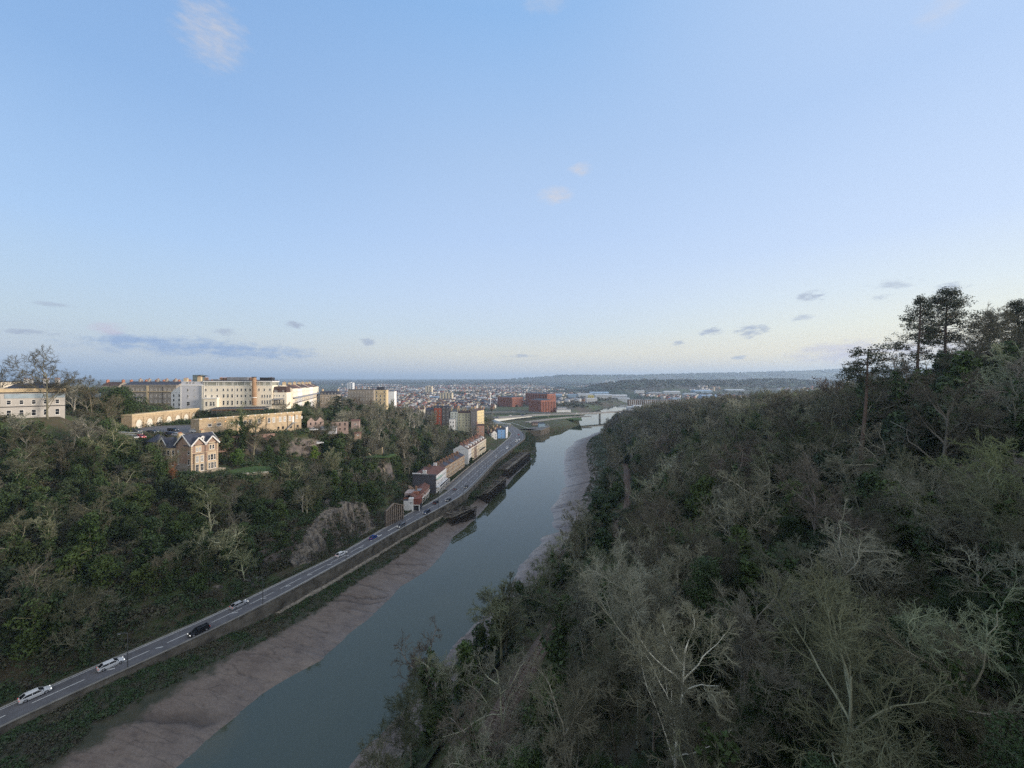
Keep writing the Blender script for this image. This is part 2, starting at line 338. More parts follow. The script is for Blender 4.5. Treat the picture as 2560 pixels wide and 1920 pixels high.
gy = np.array(list(axis([(-150, 20, 6), (20, 330, 2), (330, 620, 2.5)])) + grow(620, 17000, 4, 1.045)[1:])
X, Y = np.meshgrid(gx, gy); ZZ = land(X, Y)
nx, ny = len(gx), len(gy)
idx = np.arange(nx * ny).reshape(ny, nx); quads = np.stack([idx[:-1, :-1], idx[:-1, 1:], idx[1:, 1:], idx[1:, :-1]], -1).reshape(-1, 4)
def ground_mat():
    m, nt, b = newmat('hillside_soil'); L = nt.links
    near, _ = noise_col(nt, [(.035, .045, .02), (.075, .062, .04), (.045, .07, .024), (.09, .075, .05)], .12, 6, rough=.7)
    farc, _ = noise_col(nt, [(.055, .06, .045), (.075, .062, .050), (.06, .085, .04), (.10, .09, .07)], .004, 8, rough=.72)
    g = nd(nt, 'ShaderNodeNewGeometry'); sp = nd(nt, 'ShaderNodeSeparateXYZ'); L.new(g.outputs['Position'], sp.inputs[0])
    mr = nd(nt, 'ShaderNodeMapRange', clamp=True); mr.inputs['From Min'].default_value = 550; mr.inputs['From Max'].default_value = 900; L.new(sp.outputs[1], mr.inputs['Value'])
    mx = nd(nt, 'ShaderNodeMix', data_type='RGBA'); L.new(mr.outputs[0], mx.inputs['Factor']); L.new(near, mx.inputs['A']); L.new(farc, mx.inputs['B'])
    # bare rock where the ground is steep beside the road
    rock, rf = noise_col(nt, [(.05, .045, .045), (.16, .14, .13), (.24, .20, .16)], .5, 8, rough=.7)
    sn = nd(nt, 'ShaderNodeSeparateXYZ'); L.new(g.outputs['Normal'], sn.inputs[0])
    ms = nd(nt, 'ShaderNodeMapRange', clamp=True); ms.inputs['From Min'].default_value = .55; ms.inputs['From Max'].default_value = .35; L.new(sn.outputs[2], ms.inputs['Value'])
    m3 = nd(nt, 'ShaderNodeMix', data_type='RGBA'); L.new(ms.outputs[0], m3.inputs['Factor']); L.new(mx.outputs['Result'], m3.inputs['A']); L.new(rock, m3.inputs['B'])
    L.new(m3.outputs['Result'], b.inputs['Base Color']); b.inputs['Roughness'].default_value = .95
    bp = nd(nt, 'ShaderNodeBump'); bp.inputs['Strength'].default_value = .6; bp.inputs['Distance'].default_value = .6; L.new(rf, bp.inputs['Height']); L.new(bp.outputs[0], b.inputs['Normal'])
    return m
# the mud banks get their own finer sheets, so sink the ground a little under them
tagx = (at_y(LW, Y) + 1.5 > X) & (X > at_y(RR, Y) - 2.1) & (Y < 388)
tagr = (X > at_y(RW, Y) - 1.5) & (X < rail_x(Y) - 9) & (Y < 600)
Zs = ZZ - np.where(tagx | tagr, .9, 0) - np.where((X > at_y(LW, Y)) & (X < at_y(RW, Y)) & (Y < 560), .3, 0)
ground = link('ground', np_mesh('ground', np.stack([X, Y, Zs], -1).reshape(-1, 3), [quads], [ground_mat()], smooth=True)); tag(ground, kind='structure')
# ------------------------------------------------------------------ water
def water_mat():
    m, nt, b = newmat('river_water'); L = nt.links
    c, f = noise_col(nt, [(.042, .052, .029), (.054, .061, .033)], .03, 3); L.new(c, b.inputs['Base Color'])
    b.inputs['Roughness'].default_value = .02; b.inputs['IOR'].default_value = 1.62; b.inputs['Specular IOR Level'].default_value = .5
    t1 = nd(nt, 'ShaderNodeTexNoise'); t1.inputs['Scale'].default_value = .9; t1.inputs['Detail'].default_value = 4
    tcn = nd(nt, 'ShaderNodeTexCoord'); L.new(tcn.outputs['Object'], t1.inputs['Vector'])
    bp = nd(nt, 'ShaderNodeBump'); bp.inputs['Strength'].default_value = .09; bp.inputs['Distance'].default_value = .12; L.new(t1.outputs[0], bp.inputs['Height']); L.new(bp.outputs[0], b.inputs['Normal'])
    return m
wy = np.linspace(-140, 1250, 120); wl = at_y(LW, wy) - 12; wr = at_y(RW, wy) + 12
WV = np.concatenate([np.stack([wl, wy, 0 * wy], -1), np.stack([wr, wy, 0 * wy], -1)]); k = np.arange(119)
tag(link('water', np_mesh('water', WV, [np.stack([k, k + 120, k + 121, k + 1], -1)], [water_mat()])), kind='structure')
# ------------------------------------------------------------------ mud banks
def mud_mat(name, cols, rough0, rough1, veg=None):
    m, nt, b = newmat(name); L = nt.links
    c, f = noise_col(nt, cols, .22, 6, rough=.65)
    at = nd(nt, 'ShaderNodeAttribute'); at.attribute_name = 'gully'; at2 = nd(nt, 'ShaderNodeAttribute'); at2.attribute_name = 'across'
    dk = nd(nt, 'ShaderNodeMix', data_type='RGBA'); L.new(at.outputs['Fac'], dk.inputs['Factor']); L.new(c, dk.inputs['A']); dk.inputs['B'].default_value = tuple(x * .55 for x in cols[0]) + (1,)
    out = dk.outputs['Result']
    al = nd(nt, 'ShaderNodeAttribute'); al.attribute_name = 'along'; wn_ = nd(nt, 'ShaderNodeTexNoise'); wn_.inputs['Scale'].default_value = .35; wn_.inputs['Detail'].default_value = 5; tw = nd(nt, 'ShaderNodeTexCoord'); L.new(tw.outputs['Object'], wn_.inputs['Vector'])
    ma = nd(nt, 'ShaderNodeMath', operation='MULTIPLY_ADD'); L.new(wn_.outputs[0], ma.inputs[0]); ma.inputs[1].default_value = 2.6; L.new(al.outputs['Fac'], ma.inputs[2])
    mb_ = nd(nt, 'ShaderNodeMath', operation='MULTIPLY_ADD'); L.new(at2.outputs['Fac'], mb_.inputs[0]); mb_.inputs[1].default_value = 4.0; L.new(wn_.outputs[0], mb_.inputs[2])
    cv = nd(nt, 'ShaderNodeCombineXYZ'); L.new(ma.outputs[0], cv.inputs[0]); L.new(mb_.outputs[0], cv.inputs[1])
    for sc_, wd_, dp_ in ((.42, .03, .66), (1.1, .05, .82)):
        vo = nd(nt, 'ShaderNodeTexVoronoi', feature='DISTANCE_TO_EDGE'); vo.inputs['Scale'].default_value = sc_; L.new(cv.outputs[0], vo.inputs['Vector'])
        mv_ = nd(nt, 'ShaderNodeMapRange', clamp=True); L.new(vo.outputs['Distance'], mv_.inputs['Value']); mv_.inputs['From Max'].default_value = wd_; mv_.inputs['To Min'].default_value = dp_
        mu = nd(nt, 'ShaderNodeMix', data_type='RGBA', blend_type='MULTIPLY'); mu.inputs['Factor'].default_value = 1; L.new(out, mu.inputs['A']); L.new(mv_.outputs[0], mu.inputs['B']); out = mu.outputs['Result']
    fn = nd(nt, 'ShaderNodeTexNoise'); fn.inputs['Scale'].default_value = 2.2; fn.inputs['Detail'].default_value = 8; fn.inputs['Roughness'].default_value = .75; L.new(tw.outputs['Object'], fn.inputs['Vector'])
    fm = nd(nt, 'ShaderNodeMapRange', clamp=True); L.new(fn.outputs[0], fm.inputs['Value']); fm.inputs['From Min'].default_value = .3; fm.inputs['From Max'].default_value = .7; fm.inputs['To Min'].default_value = .72; fm.inputs['To Max'].default_value = 1.25
    mu = nd(nt, 'ShaderNodeMix', data_type='RGBA', blend_type='MULTIPLY'); mu.inputs['Factor'].default_value = 1; L.new(out, mu.inputs['A']); L.new(fm.outputs[0], mu.inputs['B']); out = mu.outputs['Result']
    if veg:
        vc, vf = noise_col(nt, veg, .35, 5, rough=.7)
        ad = nd(nt, 'ShaderNodeMath', operation='MULTIPLY_ADD'); L.new(f, ad.inputs[0]); ad.inputs[1].default_value = .45; L.new(at2.outputs['Fac'], ad.inputs[2])
        mr = nd(nt, 'ShaderNodeMapRange', clamp=True, interpolation_type='SMOOTHSTEP'); L.new(ad.outputs[0], mr.inputs['Value']); mr.inputs['From Min'].default_value = .80; mr.inputs['From Max'].default_value = .92
        mv = nd(nt, 'ShaderNodeMix', data_type='RGBA'); L.new(mr.outputs[0], mv.inputs['Factor']); L.new(out, mv.inputs['A']); L.new(vc, mv.inputs['B']); out = mv.outputs['Result']
    L.new(out, b.inputs['Base Color'])
    rr_ = nd(nt, 'ShaderNodeMapRange', clamp=True); L.new(at2.outputs['Fac'], rr_.inputs['Value']); rr_.inputs['From Max'].default_value = .45; rr_.inputs['To Min'].default_value = rough0; rr_.inputs['To Max'].default_value = rough1
    L.new(rr_.outputs[0], b.inputs['Roughness']); b.inputs['Specular IOR Level'].default_value = .5
    t = nd(nt, 'ShaderNodeTexNoise'); t.inputs['Scale'].default_value = 1.1; t.inputs['Detail'].default_value = 5; tcn = nd(nt, 'ShaderNodeTexCoord'); L.new(tcn.outputs['Object'], t.inputs['Vector'])
    bp = nd(nt, 'ShaderNodeBump'); bp.inputs['Strength'].default_value = .35; bp.inputs['Distance'].default_value = .25; L.new(t.outputs[0], bp.inputs['Height']); L.new(bp.outputs[0], b.inputs['Normal'])
    return m
def ridged(s, t, f, k): return 1 - np.abs(2 * vnoise(s * f + 1.6 * vnoise(s * f * .5 + 5, t * 3 + k, k + 2), t * 1.3 + k, k) - 1)
def mud_bank(name, y0, y1, n, m, xin, xout, prof, depth, mat, dens, green=None):
    y = np.linspace(y0, y1, n); t = np.linspace(-.12, 1, m); YY, T = np.meshgrid(y, t, indexing='ij')
    a = xin(y)[:, None]; o = xout(y)[:, None]; XX = a + (o - a) * T
    wob = T * 3 * (fbm(YY / 14, T * 2, 3, 51) - .5); Ysh = YY + wob
    def gul(f, k, e, tw): s_ = YY * f * dens + tw * T + .5 * fbm(YY * f, T * 5, 3, k + 7); return (1 - np.abs(2 * vnoise(s_, 0 * T, k) - 1)) ** e
    g = np.maximum(.9 * gul(.10, 11, 34, .7) * sstep(T, 0, .1), .6 * gul(.32, 23, 30, -1.1) * sstep(T, .02, .3))
    g = np.maximum(g, .45 * gul(.85, 29, 22, .9) * (1 - sstep(T, .25, .6))) * (1 - sstep(T, .75, .98))
    zz = prof(np.clip(T, 0, 1), YY) * 1.0 + np.where(T < 0, T * 6, 0) - depth * g + .5 * (fbm(XX / 5, YY / 5, 3, 61) - .5) * sstep(T, 0, .3) + .12 * (fbm(XX, YY, 2, 63) - .5)
    V = np.stack([XX, Ysh, zz], -1).reshape(-1, 3); I = np.arange(n * m).reshape(n, m)
    me = np_mesh(name, V, [np.stack([I[:-1, :-1], I[1:, :-1], I[1:, 1:], I[:-1, 1:]], -1).reshape(-1, 4)], [mat], smooth=True)
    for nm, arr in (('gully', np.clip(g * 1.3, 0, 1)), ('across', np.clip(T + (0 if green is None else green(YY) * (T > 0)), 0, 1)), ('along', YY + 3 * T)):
        at = me.attributes.new(nm, 'FLOAT', 'POINT'); at.data.foreach_set('value', arr.astype(np.float32).ravel())
    return tag(link(name, me), kind='structure')
lws = lambda y: at_y(LW, y) + 1.1 * (fbm(y / 6, 0 * y, 3, 71) - .5)
def rws(y): return at_y(RW, y) + np.interp(y, [0, 130, 180, 520], [1.2, 1.5, 5, 5]) * (fbm(y / np.interp(y, [0, 200, 520], [5, 6, 11]), 0 * y, 2, 73) - .5)
def BZ(y, t): return (5.2 + 3.3 * (1 - sstep(y, 85, 125))) * t ** .85     # height of the left bank, t from water to wall
EARTH = [(.112, .084, .067), (.155, .120, .097), (.185, .146, .118)]
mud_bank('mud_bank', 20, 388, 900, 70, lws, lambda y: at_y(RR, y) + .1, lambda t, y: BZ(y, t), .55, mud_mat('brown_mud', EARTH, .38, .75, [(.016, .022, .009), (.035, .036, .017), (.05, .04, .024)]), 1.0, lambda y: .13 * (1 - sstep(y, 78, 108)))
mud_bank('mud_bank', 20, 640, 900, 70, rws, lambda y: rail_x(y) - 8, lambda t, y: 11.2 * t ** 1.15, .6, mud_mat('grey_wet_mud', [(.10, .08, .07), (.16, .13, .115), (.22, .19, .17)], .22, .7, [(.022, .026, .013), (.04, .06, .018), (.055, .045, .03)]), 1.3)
def quay_mud():
    y = np.linspace(540, 800, 90); return mud_bank('mud_bank', 548, 800, 160, 30, lambda y: at_y(LW, y) + 2 * (fbm(y / 14, 0 * y, 3, 75) - .5), lambda y: at_y(LW, y) - 30, lambda t, y: 8.6 * t, .6, MATS_MUD, .6)
MATS_MUD = mud_mat('dock_mud', EARTH, .3, .7, [(.03, .04, .016), (.04, .06, .018)])
quay_mud()
# ------------------------------------------------------------------ road, pavements and river wall
def ribbon(name, y, xa, xb, z, mat, kind='structure', thick=0):
    n = len(y); V = np.concatenate([np.stack([xa, y, 0 * y + z], -1), np.stack([xb, y, 0 * y + z], -1)]); k = np.arange(n - 1); fs = [np.stack([k, k + n, k + n + 1, k + 1], -1)]
    if thick:
        V = np.concatenate([V, V - [0, 0, thick]]); fs += [np.stack([k, k + 1, k + 2 * n + 1, k + 2 * n], -1), np.stack([k + n + 1, k + n, k + 3 * n, k + 3 * n + 1], -1)]
    o = link(name, np_mesh(name, V, fs, [mat]))
    return tag(o, kind=kind) if kind else o
ry = np.linspace(-150, 600, 500); rl, rr = at_y(RL, ry), at_y(RR, ry); wdt = rr - rl
PW = 2.1 * 1.1      # footway on the river side
ribbon('road', ry, rl, rr - PW, 9.0, ASPHALT)
ribbon('pavement', ry, rr - PW, rr - .35, 9.13, PAVING, thick=.2)
ribbon('kerb', ry, rl - .35, rl, 9.10, CONCRETE, thick=.3)
ribbon('verge', ry[: 330], (rl - np.interp(ry, [0, 125, 138, 184, 192, 245, 375, 420, 700], [3, 3, 4.5, 4.5, 8, 9, 9, 6, 6]))[: 330], (rl - .35)[: 330], 9.08, M('verge_grass_grit', (.06, .062, .036), .95, .6, .5, .4))
def line(frac, w_, dash=None, off=0, y0=-60, y1=590, mat=PAINTW, side=0):
    y = y0
    mb = MB()
    def X_(yy): return float(at_y(RL, yy) + frac * (at_y(RR, yy) - PW - at_y(RL, yy)) + side)
    seg = dash or (4, 4)
    while y < y1:
        ye = min(y + seg[0], y1); a = X_(y); b = X_(ye)
        mb.add([(a - w_ / 2, y, 9.006), (a + w_ / 2, y, 9.006), (b + w_ / 2, ye, 9.006), (b - w_ / 2, ye, 9.006)], [(0, 1, 2, 3)], mat); y += seg[1]
    return mb
mk = line(.0, .22, side=.55); 
for q in (line(1.0, .22, side=-.4), line(.5, .26, (6.5, 9.5), y0=-60, y1=110), line(.5, .2, (7, 9), y0=110, y1=162), line(.5, .5, (7, 11), y0=166, y1=186), line(.5, .2, (6, 8.5), y0=190, y1=590), line(.75, .12, (3, 9), y0=235, y1=590), line(.25, .12, (3, 9), y0=235, y1=590)):
    for f, m_ in zip(q.f, q.m): mk.add([q.v[i] for i in f], [tuple(range(len(f)))], PAINTW)
# hatched ticks beside the centre line, as on the bend below the cliff
for yy in np.arange(92, 165, 7.5):
    a = float(at_y(RL, yy) + .5 * (at_y(RR, yy) - PW - at_y(RL, yy)))
    mk.add([(a + .1, yy, 9.007), (a + .25, yy - .25, 9.007), (a + 1.6, yy + .35, 9.007), (a + 1.45, yy + .6, 9.007)], [(0, 1, 2, 3)], PAINTW)
tag(mk.obj('road_marking'), kind='structure')
# river wall with its parapet
def wallrun(name, label, y, x0, x1, zb, zt, mat, cap=None, caph=.25, cat='wall'):
    root = empty(name, label, cat, (float(x0[0]), float(y[0]), float(np.min(zb)) if np.ndim(zb) else zb)); off = np.array(root.location)
    n = len(y); zb = np.broadcast_to(zb, (n,)); zt = np.broadcast_to(zt, (n,)); k = np.arange(n - 1)
    def strip(nm, xa, xb, za, zc, mt):
        V = np.concatenate([np.stack([xa, y, za], -1), np.stack([xb, y, za], -1), np.stack([xa, y, zc], -1), np.stack([xb, y, zc], -1)]) - off
        fs = [np.stack([k, k + 1, k + 2 * n + 1, k + 2 * n], -1), np.stack([k + n + 1, k + n, k + 3 * n, k + 3 * n + 1], -1), np.stack([k + 2 * n, k + 2 * n + 1, k + 3 * n + 1, k + 3 * n], -1), np.array([[0, 2 * n, 3 * n, n], [n - 1, 2 * n - 1, 4 * n - 1, 3 * n - 1]])]
        link(nm, np_mesh(nm, V, fs, [mt]), root)
    strip('wall', x0, x1, zb, zt, mat)
    if cap: strip('coping', x0 - .08, x1 + .08, zt, zt + caph, cap)
    return root
MOSSWALL = M('mossy_river_wall', (.098, .086, .068), .95, .6, .3, .5); PALEWALL = M('pale_footing_rubble', (.26, .225, .18), .95, .45, .8, .8)
wy_ = np.linspace(-60, 520, 260)
wallrun('river_wall', 'long stone river wall with parapet along the road above the mud', wy_, at_y(RR, wy_) - .35, at_y(RR, wy_) + .15, 3.2, 10.0, MOSSWALL, M('coping_stone', (.2, .19, .17), .9, .25, .6), .18)
wy2 = np.linspace(120, 215, 60)
wallrun('wall_footing', 'pale rubble ledge at the foot of the river wall above the mud', wy2, at_y(RR, wy2) + .15, at_y(RR, wy2) + 1.3 + .5 * fbm(wy2 / 3, 0 * wy2, 2, 7), 3.0, 5.6 + .5 * fbm(wy2 / 4, 0 * wy2, 2, 8), PALEWALL)

# ------------------------------------------------------------------ limestone cliffs above the road
def cliff_mat():
    m, nt, b = newmat('limestone_rock'); L = nt.links
    tcn = nd(nt, 'ShaderNodeTexCoord'); mp = nd(nt, 'ShaderNodeMapping'); mp.inputs['Scale'].default_value = (1.4, 1.4, .16); L.new(tcn.outputs['Object'], mp.inputs[0])
    c, f = noise_col(nt, [(.02, .02, .02), (.07, .067, .064), (.13, .122, .112), (.27, .235, .19), (.095, .09, .083), (.05, .06, .03)], .62, 9, rough=.74, lo=.28, hi=.76, vec=mp.outputs[0])
    v = nd(nt, 'ShaderNodeTexVoronoi', feature='DISTANCE_TO_EDGE'); v.inputs['Scale'].default_value = .55; L.new(mp.outputs[0], v.inputs['Vector'])
    mr = nd(nt, 'ShaderNodeMapRange', clamp=True); L.new(v.outputs['Distance'], mr.inputs['Value']); mr.inputs['From Max'].default_value = .07; mr.inputs['To Min'].default_value = .35
    mx = nd(nt, 'ShaderNodeMix', data_type='RGBA', blend_type='MULTIPLY'); mx.inputs['Factor'].default_value = 1; L.new(c, mx.inputs['A']); L.new(mr.outputs[0], mx.inputs['B'])
    L.new(mx.outputs['Result'], b.inputs['Base Color']); b.inputs['Roughness'].default_value = .92
    bp = nd(nt, 'ShaderNodeBump'); bp.inputs['Strength'].default_value = .8; bp.inputs['Distance'].default_value = .5; L.new(f, bp.inputs['Height']); L.new(bp.outputs[0], b.inputs['Normal'])
    return m
ROCK = cliff_mat()
def cliff(y0, y1, htop, back, setb, seed):
    n = int((y1 - y0) / .22); m = 56; yy = np.linspace(y0, y1, n); t = np.linspace(0, 1, m); Yc, T = np.meshgrid(yy, t, indexing='ij')
    end = sstep(Yc, y0, y0 + 9) * (1 - sstep(Yc, y1 - 5, y1)); H = np.interp(Yc, *htop) * (.45 + .55 * end) * (.85 + .3 * fbm(Yc / 5, 0 * Yc, 3, seed))
    col = np.abs(2 * vnoise(Yc / 2.2 + .9 * T, T * .5, seed + 1) - 1) ** .6; slab = np.floor(vnoise(Yc / 1.25 + .35 * T, T * .45, seed + 5) * 5) / 5; blk = np.floor(vnoise(Yc / 1.5, T * 4.5, seed + 2) * 4) / 4
    inset = back * T ** 1.3 + 2.1 * (1 - col) * sstep(T, 0, .12) + 1.5 * slab + .8 * blk + .7 * fbm(Yc * 1.6, T * 5, 3, seed + 3)
    Xc = at_y(RL, Yc) - setb - inset; Zc = 8.6 + H * T
    V = np.stack([Xc, Yc + .5 * (vnoise(Yc, T * 6, seed + 8) - .5), Zc], -1).reshape(-1, 3); I = np.arange(n * m).reshape(n, m)
    V2 = np.stack([Xc[:, -1] - 9, Yc[:, -1], Zc[:, -1] + 1.5], -1); b0 = n * m; j = np.arange(n - 1)
    tag(link('cliff', np_mesh('cliff', np.concatenate([V, V2]), [np.stack([I[:-1, :-1], I[1:, :-1], I[1:, 1:], I[:-1, 1:]], -1).reshape(-1, 4), np.stack([I[:-1, -1], I[1:, -1], b0 + j + 1, b0 + j], -1)], [ROCK], smooth=False)), kind='structure')
cliff(143, 184, ([143, 149, 156, 168, 184], [6, 9, 13, 15, 12]), 3.0, 3.0, 101)
cliff(112, 125, ([112, 119, 125], [4, 6, 4]), 2.0, 3.0, 131); cliff(124, 130, ([124, 127, 130], [4, 7, 4]), 1.5, 3.0, 133); cliff(97, 106, ([97, 101, 106], [4, 7, 4]), 2.0, 3.0, 137)
# ------------------------------------------------------------------ trees and undergrowth
BARK = Mtint('winter_bark', [(.24, .215, .175), (.32, .30, .25), (.20, .185, .15), (.46, .44, .38), (.25, .26, .18), (.29, .265, .22)], .9, .5, .3)
TWIG = Mtint('winter_twigs', [(.145, .138, .098), (.19, .185, .138), (.125, .120, .09), (.24, .24, .19), (.15, .168, .098), (.175, .155, .128)], .9, .25, .3)
LEAF = Mtint('evergreen_leaves', [(.034, .060, .020), (.048, .080, .024), (.060, .090, .028), (.036, .054, .024)], .7, .5, .45, .3)
NEEDLE = Mtint('pine_needles', [(.030, .044, .022), (.042, .052, .024)], .7, .5, .4, .3)
IVY = Mtint('ivy_leaves', [(.036, .068, .020), (.055, .092, .026), (.044, .076, .026)], .6, .6, .45, .35)
PINEBARK = M('pine_bark', (.13, .09, .07), .9, .3, 1)
def unit(a): return a / np.maximum(np.linalg.norm(a, axis=-1, keepdims=True), 1e-9)
def rotated(rs, Dv, ang):
    """directions at the given angles from Dv, random bearing"""
    h = np.where(np.abs(Dv[:, 2:3]) < .9, np.array([[0, 0, 1.]]), np.array([[1., 0, 0]])); a = unit(np.cross(Dv, h)); b = np.cross(Dv, a)
    ph = rs.rand(len(Dv), 1) * 2 * np.pi; ang = ang[:, None]
    return unit(Dv * np.cos(ang) + (a * np.cos(ph) + b * np.sin(ph)) * np.sin(ang))
def grow_level(rs, S, Dv, L, R0, R1, ns, wander, up):
    P = [S]; d = Dv; st = (L / ns)[:, None]
    for i in range(ns):
        d = unit(d + wander * rs.randn(len(S), 3) + np.array([0, 0, up])); P.append(P[-1] + d * st)
    P = np.stack(P, 1); rad = R0[:, None] + (R1 - R0)[:, None] * np.linspace(0, 1, ns + 1)[None]
    return P, rad
def tubes(P, rad, sides):
    n, k, _ = P.shape; d = unit(P[:, -1] - P[:, 0]); h = np.where(np.abs(d[:, 2:3]) < .9, np.array([[0, 0, 1.]]), np.array([[1., 0, 0]])); a = unit(np.cross(d, h)); b = np.cross(d, a)
    an = np.arange(sides) * 2 * np.pi / sides
    off = a[:, None, :] * np.cos(an)[None, :, None] + b[:, None, :] * np.sin(an)[None, :, None]
    V = P[:, :, None, :] + off[:, None] * rad[:, :, None, None]
    I = np.arange(n * k * sides).reshape(n, k, sides); J = np.roll(I, -1, 2)
    return V.reshape(-1, 3), np.stack([I[:, :-1], J[:, :-1], J[:, 1:], I[:, 1:]], -1).reshape(-1, 4)
def kids(rs, P, L, n, t0, t1, ang, ratio, jit=.3):
    """n children per branch"""
    m, k, _ = P.shape; t = t0 + (t1 - t0) * (np.arange(n)[None] + rs.rand(m, n)) / n; f = t * (k - 1); i = np.minimum(f.astype(int), k - 2); f = (f - i)[..., None]
    r = np.arange(m)[:, None]; S = P[r, i] * (1 - f) + P[r, i + 1] * f; d = unit(P[r, i + 1] - P[r, i])
    S = S.reshape(-1, 3); d = d.reshape(-1, 3)
    nd_ = rotated(rs, d, ang * (1 + jit * (rs.rand(len(d)) - .5) * 2))
    l = (L[:, None] * ratio * (1 - .45 * t) * (.7 + .6 * rs.rand(m, n))).reshape(-1)
    return S, nd_, l
def bare_tree(seed, H=14, spread=1.0, n1=9, n2=7, n3=7, n4=6, twig=.022, trunk=.3, fork=.28, wand=.16, ivy=0, droop=0, lean=(0, 0)):
    """winter tree: trunk mesh (trunk and limbs) and crown mesh (branches and twigs)"""
    rs = np.random.RandomState(seed); z = np.zeros
    S = np.array([[0, 0, -.6]]); Dv = unit(np.array([[lean[0], lean[1], 1.0]])); L = np.array([H * .8])
    P0, r0 = grow_level(rs, S, Dv, L, np.array([trunk]), np.array([trunk * .25]), 7, .07, .05)
    S, d, l = kids(rs, P0, L, n1, fork, 1.0, R(48), .62 * spread); d = unit(d + [0, 0, .28])
    P1, r1 = grow_level(rs, S, d, l, np.full(len(S), trunk * .36), np.full(len(S), trunk * .11), 6, wand, .06)
    S, d, l2 = kids(rs, P1, l, n2, .22, 1.0, R(45), .55); P2, r2 = grow_level(rs, S, d, l2, np.full(len(S), trunk * .17), np.full(len(S), trunk * .06), 4, wand * 1.15, .04 - droop)
    S, d, l3 = kids(rs, P2, l2, n3, .2, 1.0, R(42), .58); P3, r3 = grow_level(rs, S, d, l3, np.full(len(S), max(twig * 1.5, trunk * .07)), np.full(len(S), twig), 3, wand * 1.3, .03 - droop)
    S, d, l4 = kids(rs, P3, l3, n4, .15, 1.0, R(38), .62); P4, r4 = grow_level(rs, S, d, np.maximum(l4, .35), np.full(len(S), twig), np.full(len(S), twig * .45), 2, wand * 1.4, .02 - droop)
    v, f = [], []; b = 0
    for P_, r_, s_ in ((P0, r0, 8), (P1, r1, 5)):
        a, q = tubes(P_, r_, s_); v.append(a); f.append(q + b); b += len(a)
    tm = np_mesh('trunk', np.concatenate(v), [np.concatenate(f)], [BARK], smooth=True)
    v, f = [], []; b = 0
    for P_, r_, s_ in ((P2, r2, 4), (P3, r3, 3), (P4, r4, 3)):
        a, q = tubes(P_, r_, s_); v.append(a); f.append(q + b); b += len(a)
    cm = np_mesh('crown', np.concatenate(v), [np.concatenate(f)], [TWIG])
    im = None
    if ivy:
        n = int(ivy); w0 = rs.rand(n); P = P0[0]; f_ = np.minimum(w0 * .8 * 7, 6.99); i = f_.astype(int); c = P[i] + (P[i + 1] - P[i]) * (f_ - i)[:, None]
        m2 = n // 2; j = rs.randint(0, len(P1), m2); tt = rs.rand(m2) * 2.6; k = tt.astype(int); c[:m2] = P1[j, k] + (P1[j, k + 1] - P1[j, k]) * (tt - k)[:, None]
        c = c + rs.randn(n, 3) * np.where(np.arange(n) < m2, .32, .6)[:, None]
        im = leaves(rs, c, .30, IVY, 'ivy')
    return tm, cm, im
def leaves(rs, c, size, mat, name, flat=.0, outward=None):
    """small leaf-sized faces at the points c"""
    n = len(c); nrm = rs.randn(n, 3) + np.array([0, 0, .6]) if outward is None else outward + .7 * rs.randn(n, 3); nrm = unit(nrm); nrm[:, 2] += flat; nrm = unit(nrm)
    h = np.where(np.abs(nrm[:, 2:3]) < .9, np.array([[0, 0, 1.]]), np.array([[1., 0, 0]])); a = unit(np.cross(nrm, h)); b = np.cross(nrm, a); ph = rs.rand(n, 1) * 6.28
    u = a * np.cos(ph) + b * np.sin(ph); v = -a * np.sin(ph) + b * np.cos(ph); s = size * (.6 + .8 * rs.rand(n, 1))
    V = np.stack([c - u * s, c + v * s * .55, c + u * s, c - v * s * .55], 1).reshape(-1, 3)
    return np_mesh(name, V, [np.arange(4 * n).reshape(n, 4)], [mat])
def evergreen(seed, H=10, W=4.0, n=3200, lumps=16, leaf=.30, mat=None, low=.12, name='crown'):
    rs = np.random.RandomState(seed); c = []; o = []
    for k in range(lumps):
        t = (k + rs.rand()) / lumps; zc = H * (low + (.95 - low) * t); wr = W * math.sin(math.pi * min(.97, .18 + .8 * t)) ** .8; a = rs.rand() * 6.28; rr_ = wr * rs.rand() ** .6 * .8
        cc = np.array([rr_ * math.cos(a), rr_ * math.sin(a), zc]); rad = W * (.32 + .25 * rs.rand()) * (1.1 - .4 * t); m_ = n // lumps
        d = unit(rs.randn(m_, 3)); q = d * (rad * (.55 + .5 * rs.rand(m_, 1) ** .5)); q[:, 2] *= .75; c.append(cc + q); o.append(d)
    c = np.concatenate(c); o = np.concatenate(o); tm = MB(); tm.bar((0, 0, -.8), (.2, .1, H * .8), .28, BARK, 6, .07)
    for k in range(6):
        a = rs.rand() * 6.28; z0 = H * (.2 + .1 * k); tm.bar((0, 0, z0), (W * .6 * math.cos(a), W * .6 * math.sin(a), z0 + H * .14), .09, BARK, 4, .03)
    return tm.mesh('trunk'), leaves(rs, c, leaf, mat or LEAF, name, outward=o), None
